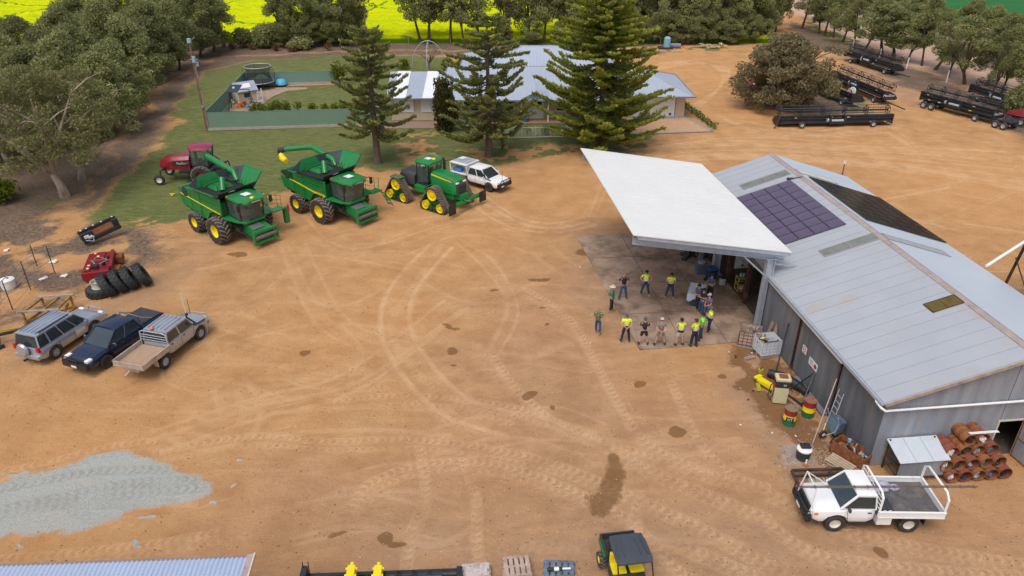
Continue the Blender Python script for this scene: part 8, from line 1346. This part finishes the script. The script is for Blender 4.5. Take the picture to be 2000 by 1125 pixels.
# items by the far track
t = thing('blue_tank', 'upright pale blue tank on a dark skid by the far track', 'tank', G(1302, 95)); mb = MB(); mb.lathe((0, 0, .3), (0, 0, 1), [(.001, 0), (.55, 0), (.55, 1.3), (.3, 1.55), (.001, 1.6)], 18); mb.build('tank', mat('pale_blue_tank', (.20, .38, .48), .5), t, smooth=True); mb = MB(); mb.bx(-1.4, .9, -.6, .6, .05, .3); mb.build('skid', plas, t)
t = thing('grey_drum', 'grey cylinder lying beside the pale blue tank', 'drum', G(1318, 94), R(-10)); mb = MB(); mb.cyl((-.9, 0, .4), (.9, 0, .4), .38, n=18); mb.build('shell', mat('slate_drum', (.16, .18, .24), .6), t, smooth=True); mb = MB(); mb.cyl((.9, 0, .4), (.93, 0, .4), .3); mb.build('end', blk, t)
t = thing('timber_crate', 'pinkish brown crate at the foot of the back trees', 'crate', G(1337, 84)); mb = MB(); mb.bx(-.7, .7, -.5, .5, .05, 1.2); mb.build('box', mat('pink_brown_wood', (.38, .24, .18), .85, var=.2), t); mb = MB(); [mb.bx(-.72, .72, -.52, .52, z, z+.08) for z in (.1, .6, 1.14)]; mb.build('bands', wood, t)
for i, (px, py, w_) in enumerate(((1356, 84, 1.3), (1391, 94, 1.4), (1376, 93, .9), (1410, 92, .6))):
    pile('timber_stack', ('heap of brown branches beside the crate at the back', 'stack of pale boards, right one by the far track', 'small stack of pale boards by the far track', 'short pile of pale blocks by the far track')[i], 'timber', G(px, py), 0, 9, (w_*.6, .4), [mat('pale_cut_timber', (.48, .38, .24), .85, var=.2)] if i else [wood], 60+i, w_*1.3, .2, .5)
for i, (px, py) in enumerate(((1665, 96), (1717, 116), (1770, 134), (1848, 161))): t = thing('white_post', 'short white fence post among the right-hand trees, '+('first from the left', 'second', 'third', 'rightmost')[i], 'post', G(px, py), 0, 'white posts among the right trees'); mb = MB(); mb.bx(-.06, .06, -.06, .06, 0, 1.5); mb.build('post', whitep, t); mb = MB(); mb.bx(-.07, .07, -.07, .07, 1.5, 1.55); mb.build('cap', whitep, t)
for i in range(12): px = 470+i*82; t = thing('fence_post', 'thin pale post of the boundary fence along the canola', 'post', G(px, 86), 0, 'boundary fence posts along the canola'); mb = MB(); mb.tube([(0, 0, 0), (0, 0, 1.3)], .05, 6); mb.build('post', conc, t); mb = MB(); mb.cyl((0, 0, 1.3), (0, 0, 1.34), .06); mb.build('cap', conc, t)
# ---------------- draper headers ----------------
def header(lab, loc, rz, L_=12.2, reel=True, zb=.35, kind='ground', back=True, name='harvester_header', reelz=1.55, mir=1):
    t = thing(name, lab, 'header', loc, rz); h_ = L_/2; mb = MB()
    mb.slab([(-h_, 0, zb), (h_, 0, zb), (h_, .10, zb+.72), (-h_, .10, zb+.72)], -.06); mb.build('back_sheet', blkh, t); mb = MB(); mb.bar((-h_, 0, zb+.80), (h_, 0, zb+.80), .17, .15); mb.build('top_tube', blkh, t); mb = MB(); mb.bar((-h_, -.1, zb+.15), (h_, -.1, zb+.15), .22, .22); mb.bar((-h_, -.08, zb+.55), (h_, -.08, zb+.55), .08, .12); mb.build('lower_tube', blkh, t)
    mb = MB(); mb.slab([(-h_, .1, zb+.1), (h_, .1, zb+.1), (h_, 1.35, zb-.12), (-h_, 1.35, zb-.12)], .06); mb.build('draper_deck', mat('draper_belt', (.035, .033, .032), .7, var=.3, dirt=(.2, .16, .12), dirt_amt=.25), t); mb = MB(); mb.bar((-h_, 1.4, zb-.1), (h_, 1.4, zb-.1), .06, .04); [mb.bar((-h_+.2+k*.3, 1.42, zb-.1), (-h_+.2+k*.3, 1.56, zb-.12), .04, .02) for k in range(int(L_/.3))]; mb.build('knife_bar', galv if False else mat('knife_steel', (.12, .11, .10), .5, .5), t)
    for s in (-1, 1): mb = MB(); mb.ext([(-.1, zb-.15), (1.5, zb-.2), (1.75, zb), (1.3, zb+.5), (.4, zb+.85), (-.1, zb+.9)], lambda a, b: (s*h_, a, b), lambda a, b: (s*(h_+.14), a, b)); mb.build('end_divider', blkh, t, bevel=.04)
    if reel:
        mb = MB(); mb.cyl((-h_+.1, .95, reelz), (h_-.1, .95, reelz), .09, n=10); ro = mb.build('reel', blkh, t, smooth=True); mb = MB(); ns = 5; rr = .55
        for k in range(ns+1):
            x = -h_+.15+(L_-.3)*k/ns
            for q in range(6): a = q*1.047+.3; mb.bar((x, .95, reelz), (x, .95+math.cos(a)*rr, reelz+math.sin(a)*rr), .05, .05); b = a+1.047; mb.bar((x, .95+math.cos(a)*rr, reelz+math.sin(a)*rr), (x, .95+math.cos(b)*rr, reelz+math.sin(b)*rr), .04)
        mb.bar((-h_+.15, .95, reelz), (h_-.15, .95, reelz), .05); mb.build('spiders', blkh, ro); mb = MB()
        for q in range(6):
            a = q*1.047+.3; y, z = .95+math.cos(a)*rr, reelz+math.sin(a)*rr; mb.bar((-h_+.1, y, z), (h_-.1, y, z), .04)
            for k in range(int(L_/.28)): x = -h_+.2+k*.28; mb.bar((x, y, z), (x, y+.08, z-.22), .016)
        mb.build('tine_bars', mat('tine_grey', (.09, .08, .08), .6), ro)
    mb = MB(); rd = random.Random(int(abs(loc[0])*10)); dm = [yel, whiteb, redq]
    for k in range(9): mb.mt(k % 3); x = rd.uniform(-h_+.3, h_-.3); mb.box((x, -.03 if k % 2 else -.12, zb+(.62 if k % 2 else .15)), (.3, .1 if k % 2 else .25, .07))
    mb.build('decals', dm, t); mb = MB(); mb.tube([(-.8, -.2, zb+.9), (-.3, -.35, zb+.6), (.2, -.3, zb+.9), (.6, -.2, zb+.4)], .035, 6); mb.tube([(-1, -.15, zb+.5), (0, -.3, zb+.3), (1, -.2, zb+.6)], .03, 6); mb.bx(-.9, -.7, -.45, 0, zb, zb+.9); mb.bx(.7, .9, -.45, 0, zb, zb+.9); mb.bx(-.7, .7, -.4, -.1, zb, zb+.2); mb.build('adapter', blkh, t); mb = MB(); mb.cyl((-.65, -.3, zb+.35), (.65, -.3, zb+.35), .13, n=12); mb.cyl((-1.15, -.3, zb+.4), (-1.0, -.3, zb+.4), .2, n=14); mb.build('feed_roller', galv, t)
    return t, zb, h_
wr = mat('silver_rim', (.5, .5, .5), .4, .4)
def hwheels(t, xs_, y, s=1, r=.36, ax='y'):
    for x in xs_: wheel(t, x, y, r, .22, wr, s, tyre=plas)
pA, pB = G(1522, 250), G(1742, 246); cA = (pA+pB)/2
t, zb, h_ = header('wide black draper header standing on the ground, front-most, its back to the yard', cA+Vector((0, .3, 0)), math.atan2(pB.y-pA.y, pB.x-pA.x), L_=12.3, reelz=1.45); hwheels(t, (-3.9, 3.9), -.55, -1, .34)
t.children[0]['label'] = 'long black rear sheet' ; mb = MB(); mb.bar((-h_-.05, -.2, zb+.9), (-h_-.7, -.5, 0), .1); mb.build('stand', rustd, t)
def drop_trailer(t, zb, h_, s=1, pole=4.2, z=.45, m_=blkh):
    mb = MB(); mb.bar((-h_+1.5, .3, z), (h_-.4, .3, z), .14); mb.bar((h_-.4, .3, z), (h_-.4+pole, .3, .45), .1); [mb.bar((x, -.3, z), (x, .9, z), .1) for x in (-h_+2, h_-1.2)]; mb.build('trailer_pole', m_, t); hwheels(t, (-h_+2, h_-1.2), -.35, -1, .34); hwheels(t, (-h_+2, h_-1.2), .95, 1, .34)
def hplace(lab, a, b, **k): p, q = G(*a), G(*b); L_ = (q-p).length; return header(lab, (p+q)/2, math.atan2(q.y-p.y, q.x-p.x), L_=L_, zb=.75, reelz=1.9, **k)
t, zb, h_ = hplace('black header on its tow pole, second row, partly under the bushy tree', (1622, 162), (1722, 205)); drop_trailer(t, zb, h_)
text('MacDon', .42, whiteb, t, frame((h_+.16, .55, zb+.35), (0, 1, 0), (0, 0, 1)))
t, zb, h_ = hplace('dark header with white coiled reel parts nearest the bushy tree, tow pole out', (1575, 176), (1660, 210), reel=False); drop_trailer(t, zb, h_, m_=galv); mb = MB(); [mb.tube([(h_-1.4+.5*math.cos(a), .7+.15*k, 1.4+.4*math.sin(a)+k*.08) for a in np.linspace(0, 6.28, 18)], .05, 6) for k in range(3)]; mb.build('reel_end', whiteb, t)
t, zb, h_ = hplace('black header farthest away, at the foot of the trees with its reel folded', (1648, 118), (1742, 148)); drop_trailer(t, zb, h_, pole=3.4)
t, zb, h_ = hplace('black header carried on a four-axle trailer, nearest the right edge', (1795, 205), (1935, 243)); text('MacDon', .42, whiteb, t, frame((h_+.16, .55, zb+.35), (0, 1, 0), (0, 0, 1)))
mb = MB(); mb.bar((-h_+.3, .2, .55), (h_+2.8, .2, .55), .22); [mb.bar((x, -.8, .5), (x, .9, .5), .12) for x in (-h_+1.2, -h_+2.2, h_+1.0, h_+1.9)]; [mb.bar((x, .2, .6), (x, .2, 1.3), .1) for x in (-h_+2, 0, h_-1.5)]; mb.tube([(h_+2.8, -.3, .6), (h_+4.6, .2, .5), (h_+2.8, .7, .6)], .05); mb.bx(h_+1, h_+2.4, -.5, .8, .7, .82); mb.build('trailer_frame', blkh, t)
for y, s in ((-.85, -1), (.95, 1)): hwheels(t, (-h_+1.2, -h_+2.2, h_+1.0, h_+1.9), y, s, .4)
hwheels(t, (-h_+1.0, h_-1.6), -.5, -1, .36)
t, zb, h_ = hplace('black header behind the four-axle trailer under the right-hand trees', (1890, 190), (2010, 232)); drop_trailer(t, zb, h_, m_=rust)
t = thing('red_header', 'dark red header end on an orange-brown trailer at the right edge', 'header', G(1992, 243), R(-50)); mb = MB(); mb.loft([[(x, -w, .9), (x, w, .9), (x, w*.6, z), (x, -w*.6, z)] for x, w, z in ((-1.5, .3, 1.2), (0, .6, 1.7), (2.5, .7, 1.6))]); mb.build('shroud', redp, t, bevel=.05); mb = MB(); mb.bar((-5.5, 0, .6), (3, 0, .6), .2); mb.build('trailer_frame', rust, t); hwheels(t, (-1.0, .2), -.7, -1, .42)
t = thing('red_platform', 'small dark red machine half hidden left of the bushy tree', 'machine', G(1470, 176), R(5)); mb = MB(); mb.loft([[(x, -.5, .3), (x, .5, .3), (x, .4, z), (x, -.4, z)] for x, z in ((-1, .7), (0, 1.3), (2.2, 1.2))]); mb.build('shroud', redp, t, bevel=.05); mb = MB(); mb.bx(-1.0, 2.2, -.55, .55, .15, .35); mb.build('base', blk, t); mb = MB(); mb.box((-.2, -.46, .9), (.4, .05, .2)); mb.build('decals', whiteb, t)
# ---------------- foreground: roof, auger, pallets, side-by-side ----------------
nr = ribbed(mat('near_shed_roof', (.42, .50, .66), .45, .2, var=.05, scale=.5), 0, .152, .7, .02)
t = thing('lean_to_shed', 'blue-grey corrugated shed roof cut off at the bottom left corner', 'shed', (-14, 14.0, 0), R(2.6)); mb = MB(); k = int(16/.152*4); vs = []
for i in range(k+1): x = -10.4+16*i/k; z = .018*math.cos(2*math.pi*x/.152); vs += [(x, -4.0, 2.45+z), (x, 2.40, 3.0+z)]
mb.add(vs, [(2*i, 2*i+2, 2*i+3, 2*i+1) for i in range(k)]); mb.build('roof', nr, t); mb = MB(); mb.bar((-10.4, 2.42, 2.97), (5.62, 2.42, 2.97), .1, .08); mb.build('ridge_flashing', mat('brown_flashing', (.24, .18, .17), .6), t); mb = MB(); mb.bar((5.6, 2.45, 3.06), (5.6, -4, 2.52), .2, .03); mb.mt(1).bar((5.72, 2.5, 3.0), (5.72, -4, 2.46), .05, .16); mb.build('barge', [ridgem, mat('cream_barge', (.60, .50, .40), .6)], t); mb = MB(); mb.tube([(5.75, 1.3, 2.8), (6.1, 1.0, 2.5), (6.2, .6, 1.6)], .05); mb.build('vent_pipe', whiteb, t); mb = MB(); mb.bx(-10.3, 5.45, -3.9, 2.25, 0, 2.38); mb.build('wall', ironside, t)
t = thing('grain_auger', 'long black auger with spiral flighting at the bottom edge', 'auger', G(745, 1156), R(2.5)); mb = MB(); mb.cyl((-2.7, 0, .62), (2.2, 0, .72), .085, n=14); mb.cyl((-.2, .25, .5), (2.7, .22, .55), .1, n=14); mb.build('tube', blkh, t, smooth=True)
mb = MB()
for x0, x1, y, z in ((-2.5, 2.0, .0, .66), (-.2, 2.6, .25, .52)):
    n = int((x1-x0)*16); vs = []
    for i in range(n+1): x = x0+(x1-x0)*i/n; a = x*2*math.pi/.55; vs += [(x, y+math.cos(a)*.09, z+math.sin(a)*.09), (x, y+math.cos(a)*.19, z+math.sin(a)*.19)]
    mb.add(vs, [(2*i, 2*i+2, 2*i+3, 2*i+1) for i in range(n)])
o = mb.build('flighting', blkh, t, smooth=True); sm_ = o.modifiers.new('t', 'SOLIDIFY'); sm_.thickness = .012
mb = MB(); mb.bx(-2.8, 2.9, .35, .5, .1, .5); mb.bx(-2.8, -2.6, -.1, .5, .1, .9); mb.bx(2.7, 2.9, -.1, .5, .1, .6); [mb.tube([(x, .4, .5), (x, .45, 1.15)], .018, 5) for x in (-2.75, -2.55)]; mb.bx(-2.8, 2.8, -.5, -.35, .1, .35); mb.build('frame', blkh, t)
for i, x in enumerate((-1.0, -.05)):
    tt = thing('yellow_bracket', ('left of the two yellow brackets standing over the black auger', 'right of the two yellow brackets standing over the black auger')[i], 'bracket', G(745, 1156)+Vector((x, 0, 0)), R(2.5)); mb = MB(); mb.bx(-.14, .14, -.5, .3, .9, 1.05); mb.bx(-.14, -.09, -.5, .3, .05, .9); mb.bx(.09, .14, -.5, .3, .05, .9); mb.box((0, .36, .98), (.12, .16, .12)); mb.build('arm', yel, tt, bevel=.015); mb = MB(); [mb.cyl((s*.14, y, .97), (s*.2, y, .97), .05, n=10) for s in (-1, 1) for y in (-.1, .2)]; mb.build('bolt', yel, tt)
gw = mat('silvery_wood', (.50, .43, .42), .85, var=.25, scale=5, dirt=(.2, .16, .15), dirt_amt=.3, dirt_scale=4); pw_ = mat('pink_grey_wood', (.42, .31, .26), .85, var=.25, scale=5, dirt=(.2, .14, .1), dirt_amt=.25)
pl1 = pallet('flat silvery pallet with a torn board at the bottom edge beside the auger', G(930, 1122, .2), R(4), gw, 1.05, .8, 3); mb = MB(); mb.box((0, 0, .145), (.8, .5, .02), rz=.1); mb.build('sheet', gw, pl1)
pA_ = pallet('pinkish broken pallet stack, middle of the three at the bottom edge', G(1008, 1118), R(2), pw_, 1.0, .9, 5)
for q in (.14, .28): o = dup(pA_, G(1008, 1118)+Vector((.03, -.03, q)), R(2+q*20), ('pinkish pallet in the middle of the broken stack at the bottom edge' if q < .2 else 'topmost pinkish pallet of the broken stack at the bottom edge'))
pallet('blue-grey plastic pallet under a silver cylinder at the bottom edge', G(1092, 1118), R(-3), bluew, 1.15, .9, 5)
t = thing('hydraulic_cylinder', 'silver and black hydraulic cylinder lying on the blue-grey pallet', 'cylinder', G(1092, 1118)+Vector((0, -.05, .2)), R(3)); mb = MB(); mb.cyl((-.45, 0, .05), (.1, 0, .05), .07, n=12); mb.build('barrel', blk, t); mb = MB(); mb.cyl((.1, 0, .05), (.42, 0, .05), .04); mb.cyl((-.2, 0, .05), (-.02, 0, .05), .075); mb.build('rod', whiteb, t)
t = thing('side_by_side', 'side-by-side utility vehicle with charcoal roof and yellow seats at the bottom edge', 'utility vehicle', G(1216, 1118)+Vector((.05, -.55, 0)), R(-82))
# local +x points toward the camera side (vehicle faces the camera)
mb = MB(); [mb.bx(*q) for q in ((-1.5, -.55, -.62, .62, .72, .78), (-1.5, -.55, -.66, -.6, .72, 1.05), (-1.5, -.55, .6, .66, .72, 1.05), (-1.54, -1.48, -.66, .66, .72, 1.05), (-.58, -.52, -.66, .66, .72, 1.05))]; [mb.bx(-1.45+k*.14, -1.40+k*.14, -.58, .58, .78, .80) for k in range(6)]; mb.build('cargo_box', plas, t, bevel=.015)
mb = MB(); [mb.bx(-1.4, -.6, s*.69-.03, s*.69+.03, .8, .92) for s in (-1, 1)]; mb.build('green_side', mat('utv_green', (.02, .16, .03), .4), t)
mb = MB(); mb.loft([[(x, -w, z_), (x, -w*.95, z_+.05), (x, -w*.5, z_+.07), (x, w*.5, z_+.07), (x, w*.95, z_+.05), (x, w, z_)] for x, w, z_ in ((-.6, .6, 1.86), (-.3, .64, 1.9), (.5, .66, 1.9), (.7, .6, 1.87))]); [mb.bar((-.35, y, 1.985), (.4, y*1.2, 1.985), .05, .03) for y in (-.45, -.25, .25, .45)]; mb.build('roof', mat('charcoal_roof', (.05, .06, .075), .5, var=.1), t, smooth=True)
mb = MB()
for s in (-1, 1): mb.tube([(-.5, s*.6, .8), (-.5, s*.58, 1.86), (.6, s*.6, 1.86), (1.1, s*.62, 1.0), (1.1, s*.62, .6)], .028, 8)
for x, z in ((-.5, 1.86), (.6, 1.86), (1.05, 1.05), (-.5, 1.3)): mb.tube([(x, -.6, z), (x, .6, z)], .025, 8)
mb.build('roll_cage', blk, t, smooth=True)
for y in (-.32, .32): mb = MB(); mb.bx(-.35, .15, y-.26, y+.26, .75, .88); mb.bx(-.45, -.3, y-.26, y+.26, .85, 1.3); mb.build('seat', yel, t, bevel=.04)
mb = MB(); mb.bx(-.4, 1.5, -.6, .6, .3, .5); mb.bx(1.0, 1.5, -.6, .6, .5, .95); mb.bx(-.5, .2, -.6, .6, .45, .74); mb.build('body', plas, t, bevel=.04); mb = MB(); mb.bx(.2, 1.0, -.5, .5, .505, .53); mb.build('floor_mat', yel, t); mb = MB(); mb.lathe((.55, .3, 1.1), (-.5, 0, .8), [(.15, -.015), (.17, 0), (.15, .015)], 16); mb.tube([(.9, .3, .9), (.55, .3, 1.1)], .02); mb.build('steering_wheel', blk, t)
for x in (-1.0, 1.15):
    for s in (-1, 1): wheel(t, x, s*.68, .31, .26, yel, s, rr=.5, lugs=12)
rs = np.random.default_rng(77); v = MB()
for k in range(7000):
    y = 14.5+36*rs.random()**1.3; x = rs.uniform(-.72, .62)*(y+14); s = rs.uniform(.010, .030); v.cm = int(rs.random() < .45); v.add([(x-s, y-s, -.005), (x+s, y-s*.7, -.005), (x+s*.8, y+s, -.005), (x-s, y+s, -.005), (x, y, s*1.1)], [(0, 1, 4), (1, 2, 4), (2, 3, 4), (3, 0, 4)])
o = v.build('yard_stones', [mat('pale_stones', (.55, .40, .28), .9, var=.2), mat('brown_stones', (.16, .10, .06), .9, var=.3)], None); tag(o, 'fine stones and clods scattered over the dirt yard', 'stones', kind='stuff')
# loose litter specks and tufts of grass on the open yard
tm = mat('pale_speck', (.75, .72, .68), .8); lt = []
for k, (px, py) in enumerate(((1133, 522), (1153, 670), (1424, 688), (1468, 690), (1508, 846), (1554, 852), (1446, 830))): mb = MB(); mb.box((0, 0, .02), (.1, .06, .03), rz=k); o = mb.build('paper_scrap', tm, None); o.location = G(px, py); tag(o, 'tiny scrap of white paper on the bare dirt', 'litter', 'white paper scraps')
# separate twin pieces into parts of their own
def split_loose(o):
    me_ = o.data; n = len(me_.vertices); par = list(range(n))
    def fd(a):
        while par[a] != a: par[a] = par[par[a]]; a = par[a]
        return a
    for e in me_.edges:
        a, b = fd(e.vertices[0]), fd(e.vertices[1])
        if a != b: par[a] = b
    groups = {}
    for p in me_.polygons: groups.setdefault(fd(p.vertices[0]), []).append(p)
    if len(groups) < 2 or len(groups) > 12: return
    users = [x for x in bpy.data.objects if x.data is me_]; base = o.name.split('.')[0]; new = []
    for g in groups.values():
        ids = sorted({v for p in g for v in p.vertices}); mp = {v: i for i, v in enumerate(ids)}
        m2 = bpy.data.meshes.new(base); m2.from_pydata([me_.vertices[i].co[:] for i in ids], [], [tuple(mp[v] for v in p.vertices) for p in g])
        for m_ in me_.materials: m2.materials.append(m_)
        m2.polygons.foreach_set('material_index', [p.material_index for p in g]); m2.polygons.foreach_set('use_smooth', [p.use_smooth for p in g]); m2.update(); new.append(m2)
    for x in users:
        x.data = new[0]
        for m2 in new[1:]: c = x.copy(); c.data = m2; col.objects.link(c)
SPLIT = {'frame_post', 'side_step', 'door_edge', 'vinyl_corner', 'steps', 'skid', 'porch_post', 'blade', 'ladder_rail', 'bin_wheel', 'spot_lamp', 'lamp', 'lap', 'skid', 'warning_decals', 'green_side', 'bottom_board'}
for o in [x for x in bpy.data.objects if x.type == 'MESH' and x.name.split('.')[0] in SPLIT]:
    if o.name in bpy.data.objects and not o.children: split_loose(o)
